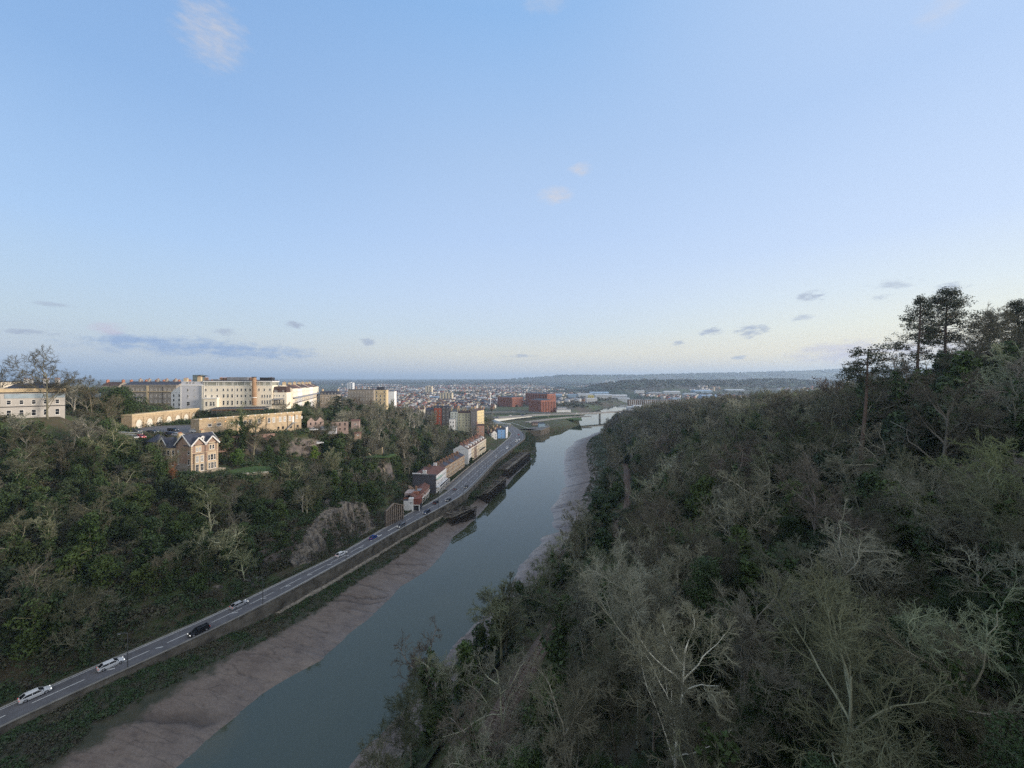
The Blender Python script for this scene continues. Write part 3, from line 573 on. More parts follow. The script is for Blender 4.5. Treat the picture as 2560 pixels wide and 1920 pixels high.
def pine(seed, H=26, W=6, first=.45, n=46, dens=70, flat=True, lean=0.0, top=True, plate=1.0):
    """tall pine: bare trunk below, tiered plates of needle tufts above"""
    rs = np.random.RandomState(seed); tm = MB(); pts = [Vector((lean * H * (t ** 1.6) + .25 * math.sin(5 * t + seed), .2 * math.sin(4 * t), -1 + (H + 1) * t)) for t in np.linspace(0, 1, 10)]
    for i in range(9): tm.bar(pts[i], pts[i + 1], .46 * (1 - .085 * i), PINEBARK, 8, .46 * (1 - .085 * (i + 1)))
    c = []; o = []
    for k in range(n):
        t = first + (1 - first) * (k + rs.rand()) / n; f = t * 9; i = min(8, int(f)); p = pts[i].lerp(pts[i + 1], f - i); a = rs.rand() * 6.28
        q0 = min(1, (t - first) / (1 - first)); prof = {True: math.sin(math.pi * min(1, .22 + .78 * q0) ** 1.15), False: 1.0, 'dome': max(.16, (1 - q0 ** 1.7) ** .62)}[top]
        l = W * (.35 + .65 * rs.rand()) * max(.22, prof); e = p + Vector((math.cos(a) * l, math.sin(a) * l, l * (.45 if flat else .5) * (rs.rand() - .2))); mid = p.lerp(e, .5) + Vector((0, 0, -.25 * rs.rand()))
        tm.bar(p, mid, .10, PINEBARK, 4, .07); tm.bar(mid, e, .07, PINEBARK, 4, .02)
        for q in range(5):
            g = p.lerp(e, .42 + .6 * rs.rand()) + Vector((rs.randn() * .5, rs.randn() * .5,   .15 + .4 * rs.randn())); m_ = dens // 5
            d = unit(rs.randn(m_, 3)); c.append(np.array(g)[None] + d * np.array([.9, .9, .6]) * plate * (.4 + .6 * rs.rand(m_, 1))); o.append(unit(d + [0, 0, .4]))
    return tm.mesh('trunk'), leaves(rs, np.concatenate(c), .17, NEEDLE, 'crown', outward=np.concatenate(o)), None
def cedar(seed, H=17, W=8):
    rs = np.random.RandomState(seed); tm = MB(); tm.bar((0, 0, -1), (0, 0, H * .95), .5, BARK, 7, .1); c = []; o = []
    for k in range(26):
        t = .22 + .76 * k / 26; p = Vector((0, 0, H * t)); a = k * 2.4 + rs.rand(); l = W * (1.05 - .8 * t) * (.7 + .5 * rs.rand()); e = p + Vector((math.cos(a) * l, math.sin(a) * l, .4)); tm.bar(p, e, .12, BARK, 4, .03)
        for q in range(6):
            g = np.array(p.lerp(e, .25 + .8 * q / 6)); m_ = 34; d = unit(rs.randn(m_, 3)); c.append(g + d * np.array([1.25, 1.25, .38]) * (.4 + .6 * rs.rand(m_, 1))); o.append(unit(d + [0, 0, .6]))
    return tm.mesh('trunk'), leaves(rs, np.concatenate(c), .30, NEEDLE, 'crown', outward=np.concatenate(o)), None
def put_tree(kind, proto, loc, s, rz, label, cat, group=None, tint=None, sz=None):
    r = empty(kind, label, cat, loc, rz, group); r.scale = (s, s, sz or s)
    for nm, me in zip(('trunk', 'crown', 'ivy'), proto):
        if me is None: continue
        o = bpy.data.objects.new(nm, me); C.objects.link(o); o.parent = r
        if tint and nm != 'ivy': o.color = tuple(tint) + (1,)
    return r
NEAR = [bare_tree(1, 15, 1.0, 11, 9, 8, 8, .013, .20), bare_tree(2, 16, .85, 10, 9, 8, 8, .012, .22, ivy=1400), bare_tree(3, 14, 1.2, 12, 9, 8, 8, .014, .21, .2, .2), bare_tree(4, 15, .95, 12, 9, 8, 7, .013, .16, .15, .14), bare_tree(8, 16, 1.1, 11, 9, 8, 8, .013, .22, .25, .24, ivy=1800)]
MID = [bare_tree(11, 14, 1.0, 9, 7, 7, 6, .024, .3), bare_tree(12, 15, .85, 9, 7, 7, 6, .022, .3), bare_tree(13, 13, 1.2, 10, 7, 7, 6, .026, .32, .2, .2), bare_tree(14, 14, .9, 9, 7, 7, 6, .022, .22, .15), bare_tree(15, 15, 1.1, 10, 7, 7, 6, .024, .34, .22, .22), bare_tree(16, 14, 1, 9, 7, 7, 6, .024, .3, ivy=1600), bare_tree(17, 15, 1.1, 8, 7, 7, 6, .024, .34, .3, .26, ivy=2200), bare_tree(18, 13, 1.2, 9, 7, 7, 6, .024, .34, .25, .28, ivy=1200)]
FARB = [bare_tree(21, 14, 1.0, 9, 6, 6, 4, .045, .34), bare_tree(22, 15, .9, 9, 6, 6, 4, .045, .34), bare_tree(23, 13, 1.15, 9, 6, 6, 4, .05, .34, .2, .2)]
PALE_L = [bare_tree(34, 15, 1.15, 9, 7, 7, 6, .02, .32, .3, .26, ivy=1500), bare_tree(35, 15, 1.25, 8, 7, 7, 6, .02, .30, .25, .3, ivy=2200), bare_tree(36, 14, 1.0, 9, 6, 7, 6, .02, .28, .2, .24, ivy=1100)]
PALE_T = [bare_tree(31, 16, 1.15, 10, 8, 7, 7, .017, .26, .3, .24), bare_tree(32, 15, 1.25, 9, 8, 7, 7, .017, .26, .25, .27), bare_tree(33, 14, 1.0, 10, 7, 7, 7, .016, .22, .2, .2)]
EVER = [evergreen(41, 9, 3.6), evergreen(42, 11, 4.2), evergreen(43, 8, 4.4), evergreen(44, 13, 3.2, lumps=20, mat=IVY), evergreen(45, 7, 3.0, 2400, mat=IVY)]
EVERN = [evergreen(51, 10, 3.8, 26000, 40, .085, IVY), evergreen(52, 13, 3.0, 26000, 44, .085, IVY)]
BUSH = [bare_tree(61, 4.2, 1.5, 12, 6, 5, 4, .022, .06, .05, .25), bare_tree(62, 3.6, 1.7, 12, 6, 5, 4, .022, .06, .05, .3)]
# places the photograph shows clear of trees: (polygon-free) circles x, y, r
CLEAR = [(-131, 163, 15), (-141, 168, 13), (-148, 178, 12), (-112, 163, 12), (-119, 157, 8), (-122, 149, 7), (-165, 186, 17), (-185, 190, 15), (-150, 187, 12), (-190, 250, 36), (-160, 262, 26), (-150, 232, 22), (-165, 215, 22), (-185, 215, 22), (-135, 192, 10), (-124, 205, 10), (-118, 216, 9),
         (-197, 163, 24), (-262, 290, 40), (-180, 310, 34), (-200, 360, 34), (-79, 228, 10), (-70, 224, 7), (-92, 432, 16), (-70, 425, 16), (-48, 415, 14), (-160, 420, 18), (-112, 200, 10), (-102, 205, 8), (-105, 186, 9), (-118, 175, 9), (-63, 240, 6), (-160, 167, 9), (-172, 171, 9), (-119, 149, 9), (-112, 153, 8), (-183, 146, 10), (-176, 200, 17), (-178, 164, 9), (-166, 160, 8), (-190, 170, 9), (-140, 212, 12), (-108, 176, 11), (-100, 186, 9), (86, 93, 8), (81, 87, 6), (90, 100, 5), (-106, 150, 8), (93, 104, 5)]
HARD = [(-131, 163, 10), (-141, 168, 9), (-148, 178, 8), (-111, 164, 9), (-165, 188, 14), (-152, 190, 9), (-183, 192, 9), (-190, 264, 22), (-165, 266, 16), (-135, 195, 8), (-126, 210, 8), (-121, 219, 6), (-195, 200, 4), (-194, 215, 4), (-193, 230, 4), (-188, 158, 13), (-262, 290, 24), (-180, 320, 18), (-195, 360, 20), (-92, 432, 14), (-70, 428, 12), (-81, 229, 6), (-160, 420, 16), (-128, 185, 4), (-112, 222, 5), (-178, 206, 13), (-180, 174, 7), (-170, 171, 5), (-182, 197, 8), (-168, 164, 6), (-182, 167, 6)]
def clear(x, y, pad=0):
    for cx, cy_, r in CLEAR:
        if (x - cx) ** 2 + (y - cy_) ** 2 < (r + pad) ** 2: return True
    rl_ = float(at_y(RL, y)); 
    if x < rl_:
        fl = float(np.interp(y, [0, 128, 137, 184, 192, 203, 236, 245, 375, 420, 560, 700], [5.5, 5.5, 11, 12, 10, 17, 20, 27, 27, 20, 22, 40]))
        return x > rl_ - fl
    rx = float(rail_x(y)); xr_ = float(at_y(RW, y))
    return x < xr_ + float(np.interp(y, [0, 120, 150, 260, 420, 560], [9, 13, 21, 35, 42, 42])) or abs(x - rx) < (6.0 if 60 < y < 120 else 4.2)
rs = np.random.RandomState(5)
def zone(x, y):
    if x > 0 or x > float(at_y(RR, y)):
        sx_ = x - float(rail_x(y))
        if sx_ < 30: return 'beside the railway cutting'
        if y > 330: return 'in the far wood sloping to the river bend'
        if sx_ > 85: return 'on top of the right hand ridge'
        return 'on the steep wooded slope right of the river' if y > 130 else 'on the near slope below the viewpoint'
    s = float(at_y(RL, y)) - x
    if y > 330: return 'in the wood between terraces and hill on the left'
    if y > 215: return 'in the wood below the hotel terrace'
    if s > 75: return 'on the hilltop at far left'
    return 'on the slope between villa and cliff' if y > 150 else 'on the ivy covered slope left of the road'
cands = []
def scatter(x0, x1, y0, y1, st, prob=1.0):
    for yy in np.arange(y0, y1, st):
        for xx in np.arange(x0, x1, st):
            x = xx + st * (rs.rand() - .5) * .95; y = yy + st * (rs.rand() - .5) * .95
            if y < 8 or x < -1.42 * y - 14 or x > 1.42 * y + 70 or rs.rand() > prob or clear(x, y): continue
            cands.append((x, y))
scatter(-40, 330, 6, 330, 7.6); scatter(60, 480, 330, 620, 9)
scatter(-330, -40, 40, 330, 6.4, .9); scatter(-330, 20, 330, 560, 9, .9)
cands = [c for c in cands if not (c[0] < -205 and c[1] > 200 and c[1] < 400)]
cz = land(np.array([c[0] for c in cands]), np.array([c[1] for c in cands]))
items = []
for (x, y), z in zip(cands, cz):
    right_ = x > float(at_y(RR, y)); e = float(fbm(np.array([x / 45]), np.array([y / 45]), 3, 91)[0]); r = rs.rand()
    near_river = right_ and x < float(rail_x(y)) + 10
    pe = (.20 if right_ else .42) + (.18 if near_river else 0) * (y < 200) + (.35 if e > .62 else -.1 if e < .42 else 0)
    if right_ and y < 110: pe += .14 + .1 * (y < 70)
    if y > 330: pe = .22
    kind = 'evergreen_tree' if r < pe else 'bare_tree'
    if x > 60 and 70 < y < 170 and x > .95 * y and rs.rand() < .6: kind = 'evergreen_tree'
    if not right_ and rs.rand() < .3 and kind == 'bare_tree': kind = 'bare_shrub'
    d = math.sqrt(x * x + y * y + (78 - z - 8) ** 2); s = (.85 + .6 * rs.rand() ** 1.5) * (1.05 if right_ else .88)
    # the crowns beside the bridge stay below the lens
    if d < 27: continue
    items.append((d / s, kind, x, y, float(z), s, d))
items.sort()
rest = []; cnt = {}
TINTS_R = [(1.0, 1.0, .95), (.78, .75, .73), (1.25, 1.25, 1.18), (.86, .93, .74), (1.75, 1.78, 1.72), (.98, .88, .93), (.6, .62, .58)]
for q, kind, x, y, z, s, d in items:
    right_ = x > float(at_y(RR, y)); k = rs.randint(1000); rz = rs.rand() * 6.28
    lim = {'bare_tree': 285, 'evergreen_tree': 190, 'bare_shrub': 110}[kind]
    if cnt.get(kind, 0) >= lim or d > 430 or x > 1.42 * y + 14: rest.append((kind, x, y, z, s, rz)); continue
    cnt[kind] = cnt.get(kind, 0) + 1; zn = zone(x, y)
    if kind == 'bare_tree':
        t = TINTS_R[k % 7]
        if not right_: t = (t[0] * 1.0, t[1] * 1.05, t[2] * .9)
        look = {0: 'grey brown', 1: 'brown', 2: 'pale brown', 3: 'olive brown', 4: 'pale grey', 5: 'purple brown', 6: 'dark brown'}[k % 7]
        pr = NEAR[k % len(NEAR)] if d < 95 else MID[(k % len(MID)) if right_ else (2, 4, 5, 6, 7, 6, 7)[k // 7 % 7]] if d < 260 else FARB[k % 3]
        put_tree('bare_tree', pr, (x, y, z), s, rz, f'bare {look} winter tree {zn}', 'tree', f'bare {look} trees {zn}', t)
    elif kind == 'evergreen_tree':
        pr = EVERN[k % 2] if d < 75 else EVER[k % len(EVER)]; look = ('ivy green', 'dark green')[k % 2]
        put_tree('evergreen_tree', pr, (x, y, z - .3), s * .95, rz, f'{look} leafy evergreen {zn}', 'tree', f'{look} evergreens {zn}', (1.0, 1.0, .75) if k % 2 == 0 else (.7, .76, .78))
    else:
        pr = BUSH[k % 2]; put_tree('bare_shrub', pr, (x, y, z), s * 1.15, rz, f'low bare tangled shrub {zn}', 'shrub', f'bare shrubs {zn}', TINTS_R[k % 7])
# the rest of the wood, one mass
def wood(name, pts, protos):
    me = bpy.data.meshes.new(name); me.from_pydata([p[:3] for p in pts], [], [])
    for nm, ty, vals in (('turn', 'FLOAT', [p[3] for p in pts]), ('size', 'FLOAT', [p[4] for p in pts]), ('pick', 'INT', [p[5] for p in pts])):
        a = me.attributes.new(nm, ty, 'POINT'); a.data.foreach_set('value', vals)
    o = link(name, me); coll = bpy.data.collections.new(name + '_kinds')
    for i, (tm, cm, im) in enumerate(protos):
        vs = []; b = 0; fs = []; mi = []
        for j, m_ in enumerate((tm, cm)):
            v = np.zeros(len(m_.vertices) * 3, np.float32); m_.vertices.foreach_get('co', v); lt = np.zeros(len(m_.polygons), np.int32); m_.polygons.foreach_get('loop_total', lt)
            l = np.zeros(len(m_.loops), np.int32); m_.loops.foreach_get('vertex_index', l); ok = np.repeat(lt == 4, lt); q_ = l[ok].reshape(-1, 4) + b
            vs.append(v.reshape(-1, 3)); fs.append(q_); mi.append(j); b += len(m_.vertices)
        me2 = np_mesh('wood_tree', np.concatenate(vs), fs, [tm.materials[0], cm.materials[0]], mi); oo = bpy.data.objects.new('wood_tree_%02d' % i, me2); coll.objects.link(oo)
    g = bpy.data.node_groups.new(name, 'GeometryNodeTree'); g.interface.new_socket('Geometry', in_out='INPUT', socket_type='NodeSocketGeometry'); g.interface.new_socket('Geometry', in_out='OUTPUT', socket_type='NodeSocketGeometry')
    N = g.nodes; gi = N.new('NodeGroupInput'); go = N.new('NodeGroupOutput'); ip = N.new('GeometryNodeInstanceOnPoints'); ci = N.new('GeometryNodeCollectionInfo'); ci.inputs[0].default_value = coll; ci.inputs[1].default_value = True; ci.inputs[2].default_value = True
    def attr(nm, ty):
        a = N.new('GeometryNodeInputNamedAttribute'); a.data_type = ty; a.inputs[0].default_value = nm; return a.outputs[0]
    g.links.new(gi.outputs[0], ip.inputs['Points']); g.links.new(ci.outputs[0], ip.inputs['Instance']); ip.inputs['Pick Instance'].default_value = True
    g.links.new(attr('pick', 'INT'), ip.inputs['Instance Index']); g.links.new(attr('size', 'FLOAT'), ip.inputs['Scale'])
    cx = N.new('ShaderNodeCombineXYZ'); g.links.new(attr('turn', 'FLOAT'), cx.inputs[2]); g.links.new(cx.outputs[0], ip.inputs['Rotation']); g.links.new(ip.outputs[0], go.inputs[0])
    md = o.modifiers.new('wood', 'NODES'); md.node_group = g
    return tag(o, kind='stuff')
pts = [(x, y, z, rz, s, {'bare_tree': int(rs.randint(0, 3)), 'bare_shrub': 3, 'evergreen_tree': 4 + int(rs.randint(0, 3))}[k]) for k, x, y, z, s, rz in rest]
wood('woodland', pts, FARB + [BUSH[0]] + EVER[:3])
# undergrowth: brambles, ivy and scrub over both slopes
UNDER = None
def under_mat():
    m, nt, b = newmat('undergrowth_leaves'); c, f = noise_col(nt, [(.072, .066, .042), (.036, .070, .024), (.092, .080, .056), (.040, .080, .028), (.070, .060, .044), (.042, .074, .032)], .05, 6, rough=.75, lo=.28, hi=.72); nt.links.new(c, b.inputs['Base Color']); b.inputs['Roughness'].default_value = .8
    return m
def scrub(name, P, n, size, rad, mat, hgt=.8, seed=3):
    r = np.random.RandomState(seed); m = len(P); c = np.repeat(P, n, 0); q = unit(r.randn(m * n, 3)); q[:, 2] = np.abs(q[:, 2]) * hgt
    sc_ = np.repeat(rad * (.5 + r.rand(m, 1)), n, 0); c = c + q * sc_ * (.5 + .5 * r.rand(m * n, 1)); return tag(link(name, leaves(r, c, size, mat, name, outward=q)), kind='stuff')
def field(x0, x1, y0, y1, n, ok):
    x = x0 + (x1 - x0) * rs.rand(n); y = y0 + (y1 - y0) * rs.rand(n); k = ok(x, y) & (x > -1.42 * y - 10) & (x < 1.42 * y + 60); x = x[k]; y = y[k]; return np.stack([x, y, land(x, y) - .15], -1)
def okslope(x, y):
    k = ((x < at_y(RL, y) - np.interp(y, [0, 128, 137, 184, 192, 203, 236, 245, 375, 700], [3.4, 3.4, 10, 11, 7, 14, 18, 26, 26, 26])) | ((x > at_y(RW, y) + np.interp(y, [0, 120, 150, 260, 420, 560], [5, 8, 14, 28, 34, 36])) & (np.abs(x - rail_x(y)) > 3.2)))
    for cx, cy_, r in HARD: k &= (x - cx) ** 2 + (y - cy_) ** 2 > r ** 2
    return k
UM = under_mat()
scrub('undergrowth', field(-260, -40, 30, 330, 30000, okslope), 56, .36, 1.9, UM, 1.1)
scrub('undergrowth', field(-40, 290, 15, 260, 12000, okslope), 50, .30, 1.6, UM, seed=4)
scrub('hill_scrub', field(-260, 60, 330, 600, 5000, okslope), 26, .7, 2.2, UM, 1.0, 5)
# ------------------------------------------------------------------ buildings
_wc = {}
def window_mesh(w_, h, style='sash', arch=False, frame=FRAME, glass=GLASS):
    """frame mesh and pane mesh of a window, its outer face towards -y, centred on x, sill at z=0"""
    k = (round(w_, 2), round(h, 2), style, arch, frame.name, glass.name)
    if k in _wc: return _wc[k]
    t = max(.09, .08 * w_); f = MB(); p = MB(); d = .07
    f.box(-w_ / 2 - .06, w_ / 2 + .06, -.16, 0, -.14, 0, frame)
    f.box(-w_ / 2, -w_ / 2 + t, -d, 0, 0, h, frame); f.box(w_ / 2 - t, w_ / 2, -d, 0, 0, h, frame)
    if arch:
        n = 8; prev = None
        for i in range(n + 1):
            a = math.pi * i / n; q = (math.cos(a) * (w_ / 2 - t / 2), -d / 2, h + math.sin(a) * (w_ / 2 - t / 2))
            if prev: f.beam(prev, q, d, t, frame)
            prev = q
        p.add([(math.cos(math.pi * i / n) * (w_ / 2 - t), -.03, h + math.sin(math.pi * i / n) * (w_ / 2 - t)) for i in range(n + 1)], [tuple(range(n + 1))[::-1]], glass)
    else: f.box(-w_ / 2 + t, w_ / 2 - t, -d, 0, h - t, h, frame)
    f.box(-w_ / 2 + t, w_ / 2 - t, -d, 0, 0, t * .8, frame)
    if style in ('sash', 'bars') and h > .9: f.box(-w_ / 2 + t, w_ / 2 - t, -d * .9, 0, h * .52, h * .52 + .07, frame)
    if style == 'bars': f.box(-.03, .03, -d * .8, 0, t, h - t, frame)
    p.add([(-w_ / 2 + t, -.03, t * .8), (w_ / 2 - t, -.03, t * .8), (w_ / 2 - t, -.03, h - (0 if arch else t)), (-w_ / 2 + t, -.03, h - (0 if arch else t))], [(0, 1, 2, 3)], glass)
    _wc[k] = (f.mesh('window'), p.mesh('pane')); return _wc[k]
class Bld:
    def __init__(s, name, label, cat, loc, rz=0, group=None): s.o = empty(name, label, cat, loc, R(rz), group); s.nwin = 0
    def part(s, name, mb, parent=None, label=None):
        o = mb.obj(name, parent or s.o)
        if label: o['label'] = label
        return o
    def box(s, name, *a, parent=None): return s.part(name, MB().box(*a), parent)
    def win(s, x, y, z, w_, h, face=0, style='sash', arch=False, frame=FRAME, glass=GLASS, pane=True, name='window'):
        """face: direction the window looks, degrees turned from local -y"""
        f, p = window_mesh(w_, h, style, arch, frame, glass); o = link(name, f, s.o, (x, y, z), R(face)); s.nwin += 1
        if pane: link('pane', p, o)
        return o
    def grid(s, xs, zs, w_, h, y=0, face=0, **k):
        for z in zs:
            for x in xs:
                if face == 0: s.win(x, y, z, w_, h, 0, **k)
                elif face == 90: s.win(y, x, z, w_, h, 90, **k)
                else: s.win(y, x, z, w_, h, -90, **k)
    def chimney(s, x, y, z, w_=1.6, d=.8, h=2.4, mat=BUFF, pots=4, roof=None):
        o = s.part('chimney', MB().box(x - w_ / 2, x + w_ / 2, y - d / 2, y + d / 2, z, z + h, mat).box(x - w_ / 2 - .1, x + w_ / 2 + .1, y - d / 2 - .1, y + d / 2 + .1, z + h, z + h + .2, mat), roof)
        m = MB()
        for i in range(pots): px = x - w_ / 2 + w_ * (i + .5) / pots; m.bar((px, y, z + h + .2), (px, y, z + h + .75), .14, POT, 6, .11)
        s.part('chimney_pot', m, o) if pots == 1 else s.part('chimney_pots', m, o)
# ---- the brick and stone villa above the cliff
def villa():
    v = Bld('villa', 'red brick gabled villa with white bargeboards standing alone on the wooded slope', 'house', (-130, 156, 40.6), 72); H = 11.2
    VB = M('villa_brick', (.36, .25, .19), .9, .22, .8, .2); VS = M('villa_side_stone', (.26, .20, .155), .9, .3, .8, .3); ASH = M('villa_buff_ashlar', (.60, .48, .33), .8, .12, .5); GST = M('villa_grey_stone', (.36, .32, .28), .9, .2, .7)
    m = MB().box(0, 10.5, 0, 9, 3.6, H, VB).box(0, 10.5, 0, 9, -3, 3.6, GST).box(.02, 7.5, 9, 22, -3, H - 1.2, VS)
    # gable ends: two to the front, one to each side
    for x0, x1 in ((0, 5.25), (5.25, 10.5)): m.add([(x0, 0, H), (x1, 0, H), ((x0 + x1) / 2, 0, H + 2.8)], [(0, 1, 2)], VB)
    for x in (0, 10.5): m.add([(x, 0, H), (x, 9, H), (x, 4.5, H + 4.0)], [(0, 1, 2)], VB)
    m.add([(.02, 14, H - 1.2), (.02, 20, H - 1.2), (.02, 17, H + 2.2)], [(0, 1, 2)], VS)
    v.part('wall', m)
    r = MB()
    r.add([(-.5, -.3, H - .25), (11, -.3, H - .25), (11, 4.5, H + 4.15), (-.5, 4.5, H + 4.15), (11, 9.4, H - .25), (-.5, 9.4, H - .25)], [(0, 1, 2, 3), (3, 2, 4, 5)], SLATE)
    for x0, x1 in ((0, 5.25), (5.25, 10.5)):
        xm = (x0 + x1) / 2
        r.add([(x0 - .3, -.55, H - .3), (xm, -.55, H + 2.95), (x1 + .3, -.55, H - .3), (x0 - .3, 4.5, H - .3), (xm, 4.5, H + 2.95), (x1 + .3, 4.5, H - .3)], [(0, 1, 4, 3), (1, 2, 5, 4)], SLATE)
    r.gable(.02, 7.5, 9, 22, H - 1.2, 3.2, SLATE, 'y', .3, 2.2)
    r.add([(-.5, 13.6, H - 1.5), (-.5, 17, H + 2.35), (-.5, 20.4, H - 1.5), (4, 13.6, H - 1.5), (4, 17, H + 2.35), (4, 20.4, H - 1.5)], [(0, 1, 4, 3), (1, 2, 5, 4)], SLATE)
    # domed bay roof between the side gables
    r.prism([(-1.4, 9.8), (-1.4, 13.2), (0, 13.6), (0, 9.4)], H - 1.3, H - 1.2, SLATE); r.add([(-1.6, 9.5, H - 1.2), (-1.6, 13.5, H - 1.2), (1, 13.8, H - 1.2), (1, 9.2, H - 1.2), (1.2, 11.5, H + 3.2)], [(0, 1, 4), (1, 2, 4), (2, 3, 4), (3, 0, 4)], SLATE)
    roof = v.part('roof', r)
    t = MB().box(-.5, 4.6, 20.5, 26, -4, H + .4, M('villa_tower_render', (.42, .36, .34), .85, .12, .5)); v.part('tower', t)
    v.part('tower_roof', MB().gable(-.5, 4.6, 20.5, 26, H + .4, 3.0, SLATE, 'y', .5, 2.7))
    b = MB()
    for x0, x1 in ((0, 5.25), (5.25, 10.5)):
        xm = (x0 + x1) / 2
        for s_ in (x0 - .35, x1 + .35): b.beam((s_, -.62, H - .32), (xm, -.62, H + 2.95), .1, .5, FRAME)
    for x in (-.56, 11.06):
        for s_ in (-.4, 9.4): b.beam((x, s_, H - .32), (x, 4.5, H + 4.1), .1, .45, FRAME)
    for s_ in (13.6, 20.4): b.beam((-.56, s_, H - 1.5), (-.56, 17, H + 2.35), .1, .4, FRAME)
    v.part('bargeboard', b)
    q = MB()   # buff quoins, bay surrounds and string courses
    for k in range(28):
        e = .55 if k % 2 else .35; q.box(-.06, e, -.06, 0, -2 + k * .47, -2 + k * .47 + .4, ASH); q.box(-.06, 0, 0, e, -2 + k * .47, -2 + k * .47 + .4, ASH); q.box(10.5 - e, 10.56, -.06, 0, -2 + k * .47, -2 + k * .47 + .4, ASH)
    q.box(.9, 4.5, -.75, -.001, -2, 7.3, ASH); q.box(.75, 4.65, -.9, -.001, 7.3, 7.65, M('bay_lead', (.25, .19, .17), .7, .2)); q.box(1.4, 3.9, -.1, -.001, 8.0, 11.2, ASH)
    q.box(5.9, 9.9, -.35, -.001, -2, 3.5, ASH); q.box(6.1, 9.7, -.12, -.001, 3.5, 7.4, ASH); q.box(6.6, 9.2, -.1, -.001, 8.0, 11.6, ASH); q.box(0, 10.5, -.08, -.001, 7.66, 7.9, ASH)
    v.part('stone_trim', q)
    for x in (1.75, 3.6): v.win(x, -.76, .4, 1.25, 2.9, style='bars'); v.win(x, -.76, 4.2, 1.2, 2.5, glass=BLIND); 
    for x in (2.1, 3.2): v.win(x, -.11, 8.5, .8, 1.3, arch=True, glass=BLIND)
    for x in (7.35, 8.45): v.win(x, -.11, 8.6, .8, 1.5, arch=True)
    for x, w_ in ((6.75, .75), (7.9, 1.1), (9.05, .75)): v.win(x, -.36, .4, w_, 2.6, style='bars'); v.win(x, -.13, 4.0, w_, 2.0, arch=True)
    for z, h in ((-1.6, 2.6), (3.2, 2.4), (7.4, 1.6)):
        for y in (1.4, 4.6, 7.6): 
            if not (y == 4.6 and z > 0): v.win(0, y, z, .9, h, -90, glass=BLIND if (y > 4 and z > 0) else GLASS)
    by = MB().prism([(0, 9.4), (-1.3, 10), (-1.3, 13), (0, 13.6)], -3, H - 1.3, ASH); v.part('side_bay', by)
    for z, h in ((-1.6, 1.7), (2.6, 2.8), (6.9, 2.0)): v.win(-1.3, 11.5, z, 1.3, h, -90); v.win(-.68, 9.68, z, .7, h, -25)
    for y in (15.6, 18.4): v.win(0.02, y, 6.6, .9, 1.8, -90, glass=BLIND)
    v.win(.02, 17, 2.5, .9, 1.5, -90, glass=BLIND); v.win(-.5, 23, 7.5, .8, 1.3, -90)
    # dormers with their own little gables
    for (x, y, rz) in ((5.25, 1.6, 0), (1.6, 8.3, -90)):
        d = empty('dormer', None, None, (x, y, H + 1.0), R(rz)); d.parent = v.o
        link('dormer_wall', MB().box(-.7, .7, 0, 2.2, 0, 1.5, FRAME).mesh('dormer_wall'), d); link('dormer_roof', MB().gable(-.7, .7, 0, 2.4, 1.5, .8, SLATE, 'y', .25, 0, FRAME).mesh('dormer_roof'), d); link('window', window_mesh(.75, 1.1)[0], d, (0, -.01, .25)); link('pane', window_mesh(.75, 1.1)[1], d, (0, -.01, .25))
    v.chimney(9.6, 8.6, H + 1.0, 1.2, 1.2, 3.6, BUFF, 3, roof); v.chimney(1.4, 8.9, H + .6, 1.5, .9, 3.6, BUFF, 3, roof); v.chimney(5, 15, H + .5, 1.2, 1.2, 3, BUFF, 2, roof)
    v.part('drainpipe', MB().bar((5.25, -.1, -2), (5.25, -.1, H - .2), .09, IRON))
    v.part('door', MB().box(-.08, -.01, 8.2, 9.1, -3, -.9, IRON))
    t = MB(); t.box(-.5, 11.5, -3.2, -.01, -2.3, .05, M('terrace_stone', (.45, .38, .28), .9, .2, .6)); o = v.part('terrace', t)
villa()
